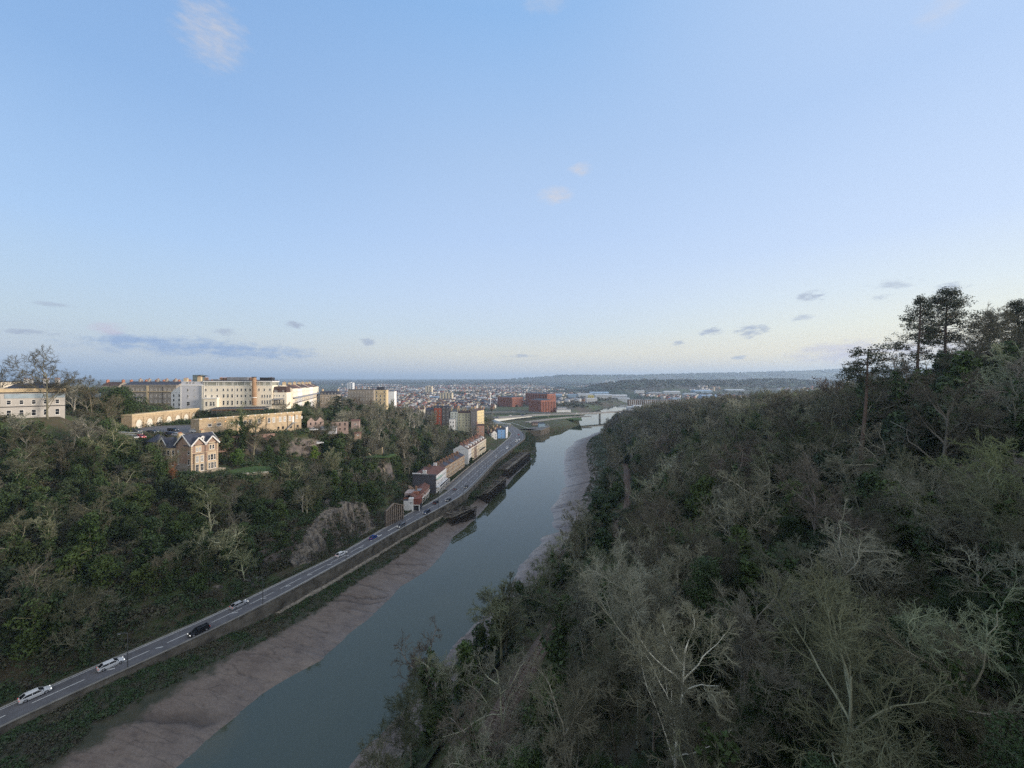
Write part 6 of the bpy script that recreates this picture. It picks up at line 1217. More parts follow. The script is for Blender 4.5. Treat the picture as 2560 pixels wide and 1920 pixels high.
def flats():
    for k in range(7):
        Y = 1090 + 6 * (k % 2); u0 = 1572 + 19.6 * k; mt = BROWNBRICK if k % 2 else M('flat_white', (.58, .58, .57), .85, .08); W = D(u0 + 19.2, Y) - D(u0, Y)
        s = Bld('apartment_block', f'{"brick" if k % 2 else "white banded"} apartment block in the riverside row, {["first", "second", "third", "fourth", "fifth", "sixth", "last"][k]} from the left', 'apartments', (D(u0, Y), Y, 10.5), 0, 'riverside apartment row'); H = 14.5; s.box('wall', 0, W, 0, 14, -3, H, BROWNBRICK); m = MB()
        for i in range(4): m.box(W * (i + .25) / 4, W * (i + .62) / 4, -1, -.001, 0, H - (.5 if i % 2 else 2), M('flat_white', (.58, .58, .57)))
        s.part('white_bay', m); s.part('roof', MB().box(-.3, W + .3, -.3, 14.3, H, H + .6, LEAD)); w2 = MB()
        for i in range(4):
            for f_ in range(5): w2.box(W * (i + .7) / 4, W * (i + .92) / 4, -.1, -.001, .8 + f_ * 2.8, 2.4 + f_ * 2.8, IRON)
        o = s.part('dark_windows', w2); o['kind'] = 'stuff'
flats()
def big_sheds():
    r = random.Random(12); rows = [('white', (.52, .53, .54)), ('pale blue', (.28, .38, .50)), ('grey', (.26, .28, .31)), ('silver', (.40, .43, .46)), ('yellow', (.55, .46, .16))]
    spec = [(1030, 965, 2300, 95, 0), (1070, 963, 2400, 120, 0), (1105, 966, 2350, 70, 3), (1045, 968, 2100, 60, 3), (1385, 976, 1500, 110, 1), (1430, 977, 1500, 60, 1), (1478, 980, 1400, 40, 4), (1465, 978, 1520, 110, 3), (1510, 978, 1450, 120, 3), (1560, 980, 1380, 80, 3), (1500, 976, 1700, 150, 1), (1480, 988, 1180, 60, 0), (1545, 975, 1800, 150, 0), (1600, 977, 1900, 80, 0), (1625, 986, 1350, 60, 2),
            (1640, 978, 1700, 110, 2), (1680, 976, 1800, 130, 0), (1690, 991, 1200, 60, 1), (1725, 979, 1600, 90, 3), (1760, 977, 1900, 160, 1), (1775, 983, 1400, 110, 1), (1840, 975, 2000, 170, 3), (1600, 1013, 1010, 60, 0), (1585, 1017, 960, 60, 3), (1640, 1012, 1020, 50, 3), (1180, 1010, 1000, 34, 0), (1085, 992, 1350, 60, 1), (1205, 994, 1300, 50, 0), (1000, 985, 1700, 70, 3), (960, 975, 2000, 70, 0)]
    for k, (u, v, Y, W, c) in enumerate(spec):
        nm, col = rows[c]; z0 = float(land(np.array([D(u, Y)]), np.array([Y]))[0]); zt = Z(v, Y); H = max(4.5, min(13, zt - z0)); W *= .55; s = Bld('warehouse_shed', f'{nm} roofed industrial shed {["in the left half of the city", "beside the river bridge", "in the middle of the city", "behind the flats", "at the right end of the city"][(u > 1150) + (u > 1450) + (u > 1560) + (u > 1690)]}, {int(Y / 10) * 10} metres off', 'shed', (D(u, Y) - W / 2, Y, z0), r.uniform(-8, 8), 'industrial sheds across the city'); Dp = W * .5
        s.box('wall', 0, W, 0, Dp, -3, H, M('shed_' + nm.replace(' ', '_'), col, .7, .1, .05)); s.part('roof', MB().gable(0, W, 0, Dp, H, Dp * .09, M('shed_roof_' + nm.replace(' ', '_'), tuple(min(.7, x * 1.05) for x in col), .6, .12, .05), 'x', .4))
big_sheds()
# ------------------------------------------------------------------ houses of the city: the larger ones each by itself, the far mass as one
def city():
    r = np.random.RandomState(77); hs = []
    for k in range(15000):
        y = 640 + 3900 * r.rand() ** 1.25; u = 340 + 700 * r.rand(); x = (u - 512) / F * y
        xl = float(at_y(LW, y)) if y < 1350 else 400; xr = float(at_y(RW, y)) if y < 1350 else 520
        if y < 900 and x > -190: continue
        if xl - 40 < x < xr + 60: continue
        if 900 <= y < 1100 and -40 < x < 130: continue
        if y > 2150 and y < 3200 and x > 380: continue
        den = fbm(np.array([x / 260]), np.array([y / 260]), 2, 55)[0]
        if den < .43 + .10 * (x > 250) + .12 * (y > 3300): continue
        if x > xr and y < 1000: continue
        blk = np.floor(np.array([x / 190, y / 190])); a = _hash(np.array([int(blk[0])]), np.array([int(blk[1])]), 3)[0] * 3.14
        # snap to street rows so that terraces line up
        c, s_ = math.cos(a), math.sin(a); p = x * c + y * s_; q = -x * s_ + y * c; q = round(q / 26) * 26 + 4 * (r.rand() < .5); p = round(p / 7.6) * 7.6; X_, Y_ = p * c - q * s_, p * s_ + q * c
        if abs((X_ - x)) > 40 or Y_ < 640: continue
        hs.append((math.hypot(X_, Y_), X_, Y_, a, r.randint(0, 99)))
    hs.sort(); zs = land(np.array([h[1] for h in hs]), np.array([h[2] for h in hs])); WM = [M('city_wall_white', (.50, .50, .50), .85, .05, .05), M('city_wall_cream', (.46, .41, .32), .85, .05, .05), BROWNBRICK, M('city_wall_grey', (.34, .34, .35), .85, .05, .05), BRICK]; RM = [SLATE, BROWNROOF, REDTILE, M('city_roof_pale', (.34, .35, .37), .7, .1, .1)]
    protos = {}; seen = set(); n_ind = 0; V = []; Fq = []; Mi = []; b = 0; mats = WM + RM
    for (d, x, y, a, k), z in zip(hs, zs):
        key = (round(x), round(y))
        if key in seen: continue
        seen.add(key); wi = (0, 1, 2, 3, 1, 2, 0, 4, 2, 0)[k % 10]; ri = (0, 1, 2, 0, 1, 3, 0)[k % 7]; W, Dp, H, rh = 7.5, 8.5 + (k % 3), 5.5 + (k % 4) * .9, 2.6
        if n_ind < 260 and d < 1500:
            kk = (wi, ri, k % 3, k % 4)
            if kk not in protos:
                m = MB().box(-W / 2, W / 2, -Dp / 2, Dp / 2, -3, H, WM[wi]); m.gable(-W / 2, W / 2, -Dp / 2, Dp / 2, H, rh, RM[ri], 'x', .2, 0, WM[wi]); m.box(W / 2 - 1.2, W / 2 - .2, -.4, .4, H + 1.2, H + rh + 1.2, BRICK)
                for xx in (-2, 2):
                    for zz_ in (1, 3.6): m.box(xx - .5, xx + .5, -Dp / 2 - .05, -Dp / 2 - .003, zz_, zz_ + 1.4, IRON)
                protos[kk] = m.mesh('city_house')
            o = link('city_house', protos[kk], None, (x, y, z), a); n_ind += 1
            zn = 'left of the warehouses' if x < 0 else 'between warehouses and flats' if x < 350 else 'right of the flats'
            tag(o, f'small {["white", "cream", "brown brick", "grey", "red brick"][wi]} city house with {["slate", "brown", "red", "pale"][ri]} roof {zn}', 'house', f'{["white", "cream", "brown brick", "grey", "red brick"][wi]} houses with {["slate", "brown", "red", "pale"][ri]} roofs {zn}'); continue
        c, s_ = math.cos(a), math.sin(a); w2, d2 = W / 2 * (1 + (k % 5) * .25), Dp / 2
        q = np.array([(-w2, -d2, -2), (w2, -d2, -2), (w2, d2, -2), (-w2, d2, -2), (-w2, -d2, H), (w2, -d2, H), (w2, d2, H), (-w2, d2, H), (-w2, 0, H + rh), (w2, 0, H + rh)]); q = np.stack([q[:, 0] * c - q[:, 1] * s_ + x, q[:, 0] * s_ + q[:, 1] * c + y, q[:, 2] + z], -1); V.append(q)
        Fq += [(b, b + 1, b + 5, b + 4), (b + 1, b + 2, b + 6, b + 5), (b + 2, b + 3, b + 7, b + 6), (b + 3, b, b + 4, b + 7), (b + 4, b + 5, b + 9, b + 8), (b + 6, b + 7, b + 8, b + 9), (b + 4, b + 8, b + 7, b + 7), (b + 5, b + 6, b + 9, b + 9)][:6]; Mi += [wi] * 4 + [5 + ri] * 2; b += 10
    tag(link('distant_houses', np_mesh('distant_houses', np.concatenate(V), [np.array(Fq)], mats, [np.array(Mi)])), kind='stuff')
city()
# trees of the city, the far wood and hedges on the hill: one mass
def far_trees():
    r = np.random.RandomState(31); m, nt, b = newmat('distant_tree_crowns'); c, f = noise_col(nt, [(.075, .062, .05), (.05, .06, .035), (.095, .08, .065), (.055, .05, .045)], .01, 5, rough=.75, lo=.28, hi=.72); nt.links.new(c, b.inputs['Base Color']); b.inputs['Roughness'].default_value = .95
    def pts(n, f_):
        P = []
        while len(P) < n:
            q = f_()
            if q is not None: P.append(q)
        P = np.array(P); return np.stack([P[:, 0], P[:, 1], land(P[:, 0], P[:, 1])], -1)
    def a():
        y = 620 + 3600 * r.rand() ** 1.4; u = 330 + 720 * r.rand(); x = (u - 512) / F * y; xl = float(at_y(LW, y)) if y < 1350 else 400; xr = float(at_y(RW, y)) if y < 1350 else 520
        if xl - 15 < x < xr + 12 or (y < 830 and -60 < x < 190) or (abs(x - 60) < 90 and 780 < y < 1010): return None
        d_ = fbm(np.array([x / 260]), np.array([y / 260]), 2, 55)[0]; return (x, y) if r.rand() < (.95 if d_ < .45 else .22) else None
    scrub('city_trees', pts(5200, a), 22, 2.3, 6.0, m, 1.1, 21)
    def w_(): y = 2150 + 1000 * r.rand(); x = 350 + 2900 * r.rand(); return (x, y) if x < 1.4 * y else None
    scrub('distant_wood', pts(2600, w_), 16, 5, 11, m, .9, 22)
    def nearw(): y = 590 + 260 * r.rand(); x = float(at_y(RW, y)) + 14 + 420 * r.rand(); return (x, y)
    scrub('riverside_wood', pts(1500, nearw), 30, 1.4, 5.5, m, 1.2, 24)
    def h_():
        y = 4200 + 2800 * r.rand(); u = 300 + 600 * r.rand(); x = (u - 512) / F * y; k = fbm(np.array([x / 500]), np.array([y / 260]), 3, 66)[0]; return (x, y) if (k > .53 or abs(k - .47) < .012 or (y > 6700 and r.rand() < .35)) else None
    scrub('hill_trees', pts(5200, h_), 10, 9, 15, m, .8, 23)
far_trees()
# ------------------------------------------------------------------ trees one can point at
def hero(kind, proto, u, y, s, label, tint=None, v=None, sz=None, rz=None, sink=.3, cat='tree'):
    """u: column on the 1024 wide picture, y: metres away"""
    x = (u - 512) / F * y; z = float(land(np.array([x]), np.array([y]))[0]) if v is None else CAMZ - (v - HV) / F * y
    return put_tree(kind, proto, (x, y, z - sink), s, random.uniform(0, 6.28) if rz is None else rz, label, cat, None, tint, sz)
PINES = [pine(201, 30, 7.0, .26, 85, 120, True, .0, True, 1.0), pine(202, 28, 9.8, .52, 110, 130, True, .0, 'dome', 1.3), pine(203, 24, 6.4, .66, 30, 150, True, -.10, False, 1.1)]
hero('pine_tree', PINES[0], 919, 122, 1.22, 'tall ragged pine with bare top, left of two on the right skyline')
hero('pine_tree', PINES[1], 946, 126, 1.24, 'tall round topped pine with clear double trunk on the right skyline')
hero('pine_tree', PINES[1], 1019, 112, .86, 'dark pine rising at the right edge of the picture')
hero('pine_tree', PINES[0], 990, 128, .8, 'smaller dark pine between the round topped pine and the right edge')
hero('pine_tree', PINES[2], 861, 96, 1.16, 'flat topped windswept pine leaning out alone over the ridge')
DK = (.62, .66, .62)
YEW = [evergreen(211, 13, 5.6, 5200, 22, .28), evergreen(212, 16, 6.2, 5600, 24, .30)]
for k, (u, y, s) in enumerate(((884, 108, 1.0), (905, 112, 1.05), (925, 104, .95), (948, 108, 1.1), (970, 112, 1.1), (992, 104, 1.0), (1012, 100, 1.1), (900, 96, .8), (936, 94, .85), (978, 92, .9), (915, 88, .7), (1008, 86, .9))):
    hero('yew_tree', YEW[k % 2], u, y, s * .82, f'very dark yew {["under the left pine", "between the two tall pines", "below the tall pines", "at the foot of the round topped pine", "right of the round topped pine", "near the right edge"][k % 6]} on the ridge, {["upper", "lower"][k // 6]} rank', DK, sink=1.5)
for k, (u, y, s) in enumerate(((1000, 104, 1.6), (1014, 96, 1.6), (975, 122, 1.5))):
    hero('bare_tree', PALE_T[k], u, y, s, f'tall bare tree with twisted twigs against the sky at the right edge, {["middle", "nearest", "farthest"][k]} of three', (.7, .68, .66))
LIGHT = (1.35, 1.36, 1.3)
hero('bare_tree', PALE_T[0], 862, 43, 1.12, 'large pale limbed spreading bare tree in the right foreground', LIGHT)
hero('bare_tree', PALE_T[1], 893, 74, 1.0, 'pale flat tiered bare tree below the dark yews', LIGHT)
hero('bare_tree', PALE_T[2], 972, 66, 1.15, 'slender pale twin stemmed bare tree right of the dark yews', (1.15, 1.22, 1.05))
hero('bare_tree', PALE_T[1], 506, 68, 1.25, 'white barked bare tree at the bottom centre beside the railway', (1.5, 1.52, 1.5), rz=1.0)
hero('bare_tree', NEAR[1], 489, 94, 1.1, 'tall fan shaped tree with ivy at its foot on the right bank', (.85, .95, .7))
hero('bare_tree', PALE_T[2], 622, 62, 1.05, 'pale lilac grey bare tree with fine branches right of the railway', (1.2, 1.1, 1.15))
hero('bare_tree', PALE_T[0], 650, 84, 1.0, 'grey forked bare tree on the slope above the railway', (1.15, 1.1, 1.1))
hero('bare_tree', PALE_T[1], 1010, 46, 1.2, 'pale greenish bare tree filling the right edge', (1.2, 1.28, 1.0))
hero('bare_tree', PALE_T[0], 985, 30, 1.0, 'near bare tree with long pale boughs in the lower right corner', (1.2, 1.3, 1.15))
hero('evergreen_tree', EVERN[1], 744, 62, .85, 'ivy smothered dead trunk standing as a green column on the right slope')
hero('evergreen_tree', EVERN[0], 542, 108, .85, 'bushy dark ivy tree at the water side on the right bank', (.7, .8, .7))
hero('evergreen_tree', EVERN[1], 567, 128, .8, 'narrow dark ivy tree on the right bank above the mud', (.7, .8, .7))
hero('evergreen_tree', EVERN[0], 470, 60, .95, 'broad ivy thicket by the muddy bank at the bottom centre', (.7, .8, .7))
for k, (u, y, s, pr) in enumerate(((708, 34, .9, 0), (600, 44, .8, 0), (790, 40, .75, 0))): hero('evergreen_tree', EVERN[pr], u, y, s, f'dark ivy covered thicket {["at the bottom right of centre", "beside the railway cutting near the camera", "under the large pale tree"][k]}', (.75, .85, .75))
for k, (u, y, s, n_) in enumerate(((640, 40, .7, 0), (690, 52, .8, 1), (760, 57, .75, 0), (826, 62, .8, 1), (884, 52, .8, 0), (944, 62, .85, 1), (722, 82, .8, 0), (606, 62, .7, 0), (840, 88, .8, 1), (955, 42, .7, 0), (668, 66, .7, 1), (790, 74, .75, 0), (575, 50, .6, 0))): hero('evergreen_tree', EVERN[n_], u, y, s, f'dark ivy growth between bare trees on the near right slope, {["first", "second", "third", "fourth", "fifth", "sixth", "seventh", "eighth", "ninth", "tenth", "eleventh", "twelfth", "thirteenth"][sorted([640, 690, 760, 826, 884, 944, 722, 606, 840, 955, 668, 790, 575]).index(u)]} from the left', (.55, .62, .55))
# left hand trees
hero('bare_tree', NEAR[2], 48, 152, 1.75, 'big domed bare oak rising above the white hall on the left skyline', (.62, .6, .55))
hero('bare_tree', PALE_T[1], -6, 150, 1.5, 'bare tree cut by the left edge above the skyline', (.55, .55, .55))
HOLM = evergreen(221, 15, 9.0, 5200, 22, .36)
hero('holm_oak', HOLM, 122, 196, 1.0, 'broad dark holm oak in front of the grey mansion', (.75, .78, .7))
hero('bare_tree', PALE_T[2], 92, 186, 1.35, 'brown bare tree between white hall and holm oak', (.62, .58, .5)); hero('bare_tree', PALE_T[0], 108, 176, 1.05, 'low wide brown bare tree in front of the holm oak', (.66, .6, .5))
CED = cedar(231)
hero('cedar_tree', CED, 338, 330, 1.15, 'dark tiered cedar on the skyline right of the cream terrace', (.6, .68, .66)); hero('cedar_tree', CED, 350, 345, .98, 'second dark cedar just right of the first', (.6, .68, .66))
hero('holm_oak', HOLM, 362, 338, .95, 'round dark evergreen below the cedars', (.75, .8, .75)); hero('holm_oak', HOLM, 326, 300, .7, 'dark evergreen left of the cedars', (.7, .78, .7)); hero('holm_oak', HOLM, 304, 252, .42, 'small dark evergreen in front of the cream terrace', (.7, .78, .7)); hero('holm_oak', HOLM, 296, 258, .36, 'small dark bush at the end of the hotel terrace', (.6, .7, .65)); hero('holm_oak', HOLM, 275, 300, 1.0, 'green tree top showing above the annexe roof', (1, 1.1, .9), sink=-4)
hero('evergreen_tree', EVER[0], 237, 172, .85, 'bright green laurel beside the villa lawn', (1.6, 1.7, 1.2)); hero('evergreen_tree', EVER[1], 314, 208, .72, 'yellow green ivy thicket between the pink ruins', (2.2, 2.2, 1.0)); hero('evergreen_tree', EVER[3], 326, 216, .75, 'dark ivy mass hanging right of the pink ruins', (1, 1.1, .9)); hero('evergreen_tree', EVER[3], 278, 165, .6, 'upright dark evergreen on the slope right of the lawn', (.8, .9, .8))
hero('evergreen_tree', EVER[4], 283, 150, .7, 'yellow green ivy bush above the cliff', (1.8, 2.0, 1.0)); hero('bare_shrub', BUSH[0], 168, 148, 1.5, 'rusty red brown shrub beside the villa', (1.5, .75, .5), cat='shrub')
cone = evergreen(241, 4.2, 1.1, 900, 10, .14); hero('cypress', cone, 130.5, 173, .9, 'small clipped cone cypress by the car park wall', (1.2, 1.3, .9))
for k, (u, y, s, t) in enumerate(((20, 118, 1.15, 0), (52, 108, 1.2, 2), (96, 112, 1.1, 1), (118, 122, 1.2, 0), (60, 92, 1.25, 0), (108, 98, 1.15, 2), (150, 118, 1.0, 2), (176, 116, .95, 2), (28, 92, 1.1, 1), (84, 93, 1.05, 0), (206, 120, .85, 2), (8, 100, 1.2, 2))):
    hero('bare_tree', PALE_L[t], u, y, s * .95, f'pale grey bare tree among ivy left of the road, {["upper far left", "second left", "below the white hall", "below the car park", "large spreading", "central", "right of centre", "nearest the cliff", "lower left", "lower central", "just above the road bend", "at the left edge"][k]} one', [(.85, .88, .76), (.7, .76, .62), (.95, .95, .84)][k % 3])
hero('bare_tree', MID[4], 24, 126, 1.15, 'dark bare tree with fine twigs in front of the white hall, left one', (.6, .58, .52)); hero('bare_tree', MID[2], 62, 132, 1.05, 'dark bare tree with fine twigs in front of the white hall, right one', (.6, .58, .52))
hero('bare_tree', MID[0], 358, 400, 1.25, 'purple brown bare tree in front of the long grey stone terrace', (.8, .66, .64)); hero('bare_tree', MID[2], 371, 396, 1.2, 'rounded bare tree between grey terrace and golden classical block', (.8, .68, .64)); hero('bare_tree', MID[4], 392, 400, 1.2, 'broad bare tree right of the golden classical block', (.7, .66, .6))
# ------------------------------------------------------------------ vehicles
PAINT = Mtint('car_paint', [(1, 1, 1)], .28, .3, .02, .5); TYRE = M('tyre_rubber', (.018, .018, .02), .8, .1); CGLASS = M('car_glass', (.012, .014, .018), .06, .1, spec=.6); RIM = M('wheel_rim', (.32, .32, .34), .4, .1)
HEADL = M('headlight_lit', (.9, .9, .85), .3, emit=(1, .97, .9, .5)); TAILL = M('tail_light', (.35, .01, .01), .3, emit=(1, .04, .02, .12)); PLATE = M('number_plate', (.6, .6, .55), .6)
def loft(secs, mat, m):
    """secs: list of x, [(y, z) ...] half profiles from sill to centre line top, mirrored"""
    n = len(secs[0][1]); vs = []
    for x, pr in secs: vs += [(x, y, z) for y, z in pr] + [(x, -y, z) for y, z in pr[::-1]]
    k = 2 * n; fs = [(i * k + j, i * k + (j + 1) % k, (i + 1) * k + (j + 1) % k, (i + 1) * k + j) for i in range(len(secs) - 1) for j in range(k)]
    fs += [tuple(range(k))[::-1], tuple(range((len(secs) - 1) * k, len(secs) * k))]
    return m.add(vs, fs, mat)
def car_parts(L=4.3, W=1.8, H=1.5, estate=0, van=0):
    w_ = W / 2; b = MB(); g = MB(); x0, x1 = -L / 2, L / 2
    hood = .92 if not van else 1.15
    pr = lambda s, zt: [(w_ * s * .96, .22), (w_ * s, .45), (w_ * s, zt - .22), (w_ * s * .93, zt - .04), (w_ * s * .5, zt)]
    loft([(x0, pr(.86, .80)), (x0 + .18, pr(.97, .95)), (x0 + .8, pr(1, .98)), (0, pr(1, .97)), (x1 - 1.3, pr(1, hood + .02)), (x1 - .35, pr(.97, hood - .14)), (x1, pr(.84, hood - .34))], PAINT, b)
    rf0 = x0 + (.35 if estate or van else .95); rf1 = x1 - (1.0 if van else 1.95)
    cp = lambda s, z0, zt: [(w_ * .95 * s, z0), (w_ * .88 * s, (z0 + zt) / 2), (w_ * .76 * s, zt), (w_ * .3 * s, zt + .02)]
    loft([(x0 + .16, cp(.96, .90, .97)), (rf0, cp(1, .93, H - .07)), (rf1, cp(1, .93, H - .06)), (x1 - (.55 if van else 1.12), cp(.98, .90, .97))], CGLASS, g)
    rb = lambda s: [(w_ * .80 * s, H - .09), (w_ * .74 * s, H - .03), (w_ * .3 * s, H)]
    loft([(rf0 - .05, rb(.98)), ((rf0 + rf1) / 2, rb(1.0)), (rf1 + .05, rb(.97))], PAINT, b)
    for s in (-1, 1):
        for xa, xb in (((rf0 + rf1) / 2, (rf0 + rf1) / 2),): b.beam((xa, s * w_ * .95, .95), (xb, s * w_ * .79, H - .07), .09, .09, PAINT)
        b.beam((x1 - 1.15, s * w_ * .93, .95), (rf1, s * w_ * .78, H - .05), .07, .07, PAINT); b.beam((x0 + .2, s * w_ * .93, .95), (rf0, s * w_ * .78, H - .05), .12, .09, PAINT); b.box(x1 - 1.55, x1 - 1.35, s * (w_ + .02) - .08, s * (w_ + .02) + .08, .92, 1.05, PAINT)
        if van: b.box(rf0, 0, s * w_ * .9 - .04, s * w_ * .9 + .04, .95, H - .1, PAINT)
    wm = MB(); wm.bar((0, -.11, 0), (0, .11, 0), .33, TYRE, 14); wm.bar((0, -.125, 0), (0, .125, 0), .2, RIM, 10)
    hl = MB().box(-.12, .03, -.2, .2, -.08, .08, HEADL); tl = MB().box(-.03, .1, -.13, .13, -.07, .07, TAILL); npl = MB().box(-.02, .02, -.26, .26, -.06, .06, PLATE)
    return dict(body=b.mesh('body'), window=g.mesh('window'), wheel=wm.mesh('wheel'), headlight=hl.mesh('headlight'), tail_light=tl.mesh('tail_light'), number_plate=npl.mesh('number_plate'), L=L, W=W, hood=hood)
CARS = {'hatchback': car_parts(4.1, 1.78, 1.48), 'estate': car_parts(4.7, 1.85, 1.56, 1), 'saloon': car_parts(4.6, 1.82, 1.44), 'van': car_parts(5.4, 2.0, 2.3, 1, 1)}
COL = {'white': (.72, .73, .74), 'black': (.015, .015, .018), 'silver': (.42, .43, .45), 'blue': (.02, .06, .26), 'grey': (.13, .14, .155), 'red': (.38, .02, .02), 'dark blue': (.02, .03, .07)}
def car(kind, col, x, y, z, rz, label, group='cars on the riverside road', name='car'):
    p = CARS[kind]; r = empty(name, label, 'van' if kind == 'van' else 'car', (x, y, z), rz, group); L, W = p['L'], p['W']
    for nm, spots in (('body', [(0, 0, 0)]), ('window', [(0, 0, 0)]), ('wheel', [(sx * L * .315, sy * (W / 2 - .1), .33) for sx in (-1, 1) for sy in (-1, 1)]), ('headlight', [(L / 2 - .12, s * W * .34, p['hood'] - .34) for s in (-1, 1)]), ('tail_light', [(-L / 2 + .0, s * W * .36, .78) for s in (-1, 1)]), ('number_plate', [(-L / 2 - .01, 0, .55), (L / 2 + .01, 0, .42)])):
        for s in spots:
            o = bpy.data.objects.new(nm, p[nm]); C.objects.link(o); o.parent = r; o.location = s
            if nm == 'body': o.color = COL[col] + (1,)
    return r
def road_car(u, v, away, kind, col, label):
    x, y = G(u, v, 9.5); a0, a1 = (float(at_y(RL, q) + at_y(RR, q)) for q in (y - 2, y + 2)); a = math.atan2(4, (a1 - a0) / 2); lw = float(at_y(RR, y) - PW - at_y(RL, y)); fr = (x - float(at_y(RL, y))) / lw
    fr = min(.40, max(.2, fr)) if away else min(.82, max(.6, fr)); x = float(at_y(RL, y)) + fr * lw
    return car(kind, col, x, y, 9.01, a if away else a + math.pi, label)
for c in ((88, 1735, 1, 'saloon', 'white', 'white saloon nearest the lower left corner on the road'), (307, 1660, 1, 'saloon', 'white', 'white car second from the lower left, near the road centre'), (497, 1577, 0, 'estate', 'black', 'black estate car coming towards the camera at lower left'), (598, 1511, 1, 'saloon', 'silver', 'silver saloon driving away below the small rock outcrop'),
          (853, 1385, 1, 'saloon', 'white', 'white car passing below the cliff'), (936, 1343, 1, 'hatchback', 'blue', 'bright blue hatchback in front of the cliff end'), (1009, 1314, 0, 'estate', 'grey', 'grey estate car passing the derelict stone front'), (1067, 1280, 0, 'estate', 'dark blue', 'dark car with bright headlights opposite the white house end'), (1094, 1256, 1, 'estate', 'black', 'black car driving away beside the curved colonnade'), (1121, 1250, 0, 'hatchback', 'black', 'black hatchback with headlights near the pillared house'),
          (1138, 1222, 1, 'hatchback', 'grey', 'grey hatchback driving away past the pillared house'), (1169, 1217, 0, 'hatchback', 'black', 'dark car with headlights passing the lamp by the wharf'), (1241, 1142, 0, 'hatchback', 'silver', 'silver hatchback beside the long solid wharf'), (1268, 1120, 0, 'saloon', 'white', 'white saloon ahead of the van before the bend'), (1276, 1113, 0, 'hatchback', 'dark blue', 'dark hatchback between white saloon and van'), (1291, 1104, 0, 'van', 'white', 'white van in the queue on the bend'), (1300, 1099, 0, 'saloon', 'white', 'white car behind the van on the bend'), (1299, 1094, 0, 'hatchback', 'dark blue', 'small dark car behind the white car on the bend'), (1297, 1087, 0, 'hatchback', 'red', 'red car entering the bend')): road_car(*c)
for k, (u, v, kind, col, a, lb) in enumerate(((333, 1093, 'estate', 'silver', -.25, 'silver estate car parked at the white car park wall'), (352, 1092, 'hatchback', 'red', -.25, 'red car parked behind the silver estate'), (341, 1078, 'estate', 'grey', -.2, 'grey car parked under the first arch'), (381, 1080, 'saloon', 'black', -.15, 'black saloon parked in front of the arches'), (428, 1084, 'saloon', 'dark blue', -.1, 'dark blue saloon parked above the villa roof'), (432, 1075, 'estate', 'black', -.1, 'black car parked under the last arches'), (445, 1087, 'saloon', 'silver', -.1, 'silver car beside the dark blue saloon'), (490, 1078, 'estate', 'white', .1, 'pale car at the left end of the golden stone building'))):
    x, y = G(u, v, 54.5); car(kind, col, x, y, 54.01, a, lb, 'cars in the upper car park')
for k, (u, y, col, lb) in enumerate(((797, 214, 'white', 'white van parked by the pink ruins'), (783, 213, 'silver', 'silver car parked by the pink gabled ruin'))): x = D(u, y); car('estate', col, x, y, float(land(np.array([x]), np.array([y]))[0]) + .6, .8, lb, 'cars by the ruins')
for k, (t, col) in enumerate(((.15, 'white'), (.35, 'silver'), (.55, 'white'), (.8, 'white'))):
    a = Vector((118, 757, 13.4)).lerp(Vector((180, 790, 13)), t); car('estate', col, a.x, a.y - 2, a.z + .05, .49, f'{["first", "second", "third", "fourth"][k]} pale car from the left on the river bridge', 'cars on the river bridge')
for k, (t, col) in enumerate(((.1, 'white'), (.35, 'grey'), (.6, 'white'), (.85, 'blue'))):
    a = Vector((-56, 682, ZB)).lerp(Vector((33, 706, ZB + .8)), t); car('estate', col, a.x, a.y + 1, a.z + .5, .3, f'{["first", "second", "third", "fourth"][k]} distant car from the left on the viaduct', 'cars on the viaduct')
# ------------------------------------------------------------------ street lamps, masts, railings
STEEL = M('lamp_steel', (.09, .095, .10), .5, .1); LAMPG = M('lamp_lens', (.75, .76, .78), .3, .05)
def lampmesh(h, arm):
    p = MB(); p.bar((0, 0, -.2), (0, 0, h * .45), .13, STEEL, 8, .10).bar((0, 0, h * .45), (0, 0, h), .09, STEEL, 8, .06); a = MB().bar((0, 0, h), (arm * .5, 0, h + .25), .05, STEEL, 6).bar((arm * .5, 0, h + .25), (arm, 0, h + .3), .045, STEEL, 6)
    l = MB().box(arm - .15, arm + .55, -.14, .14, h + .2, h + .36, STEEL); g = MB().box(arm - .1, arm + .5, -.11, .11, h + .14, h + .2, LAMPG); return dict(pole=p.mesh('pole'), arm=a.mesh('arm'), lantern=l.mesh('lantern'), lens=g.mesh('lens'))
LMP = lampmesh(9.0, 1.3); MAST = lampmesh(24.0, .8)
def lamp(p, x, y, z, rz, label, group, s=1):
    r = empty('street_lamp', label, 'street lamp', (x, y, z), rz, group); r.scale = (s,) * 3; os_ = {}
    for nm in ('pole', 'arm', 'lantern', 'lens'):
        o = bpy.data.objects.new(nm, p[nm]); C.objects.link(o); o.parent = os_.get('lantern') if nm == 'lens' else r; os_[nm] = o
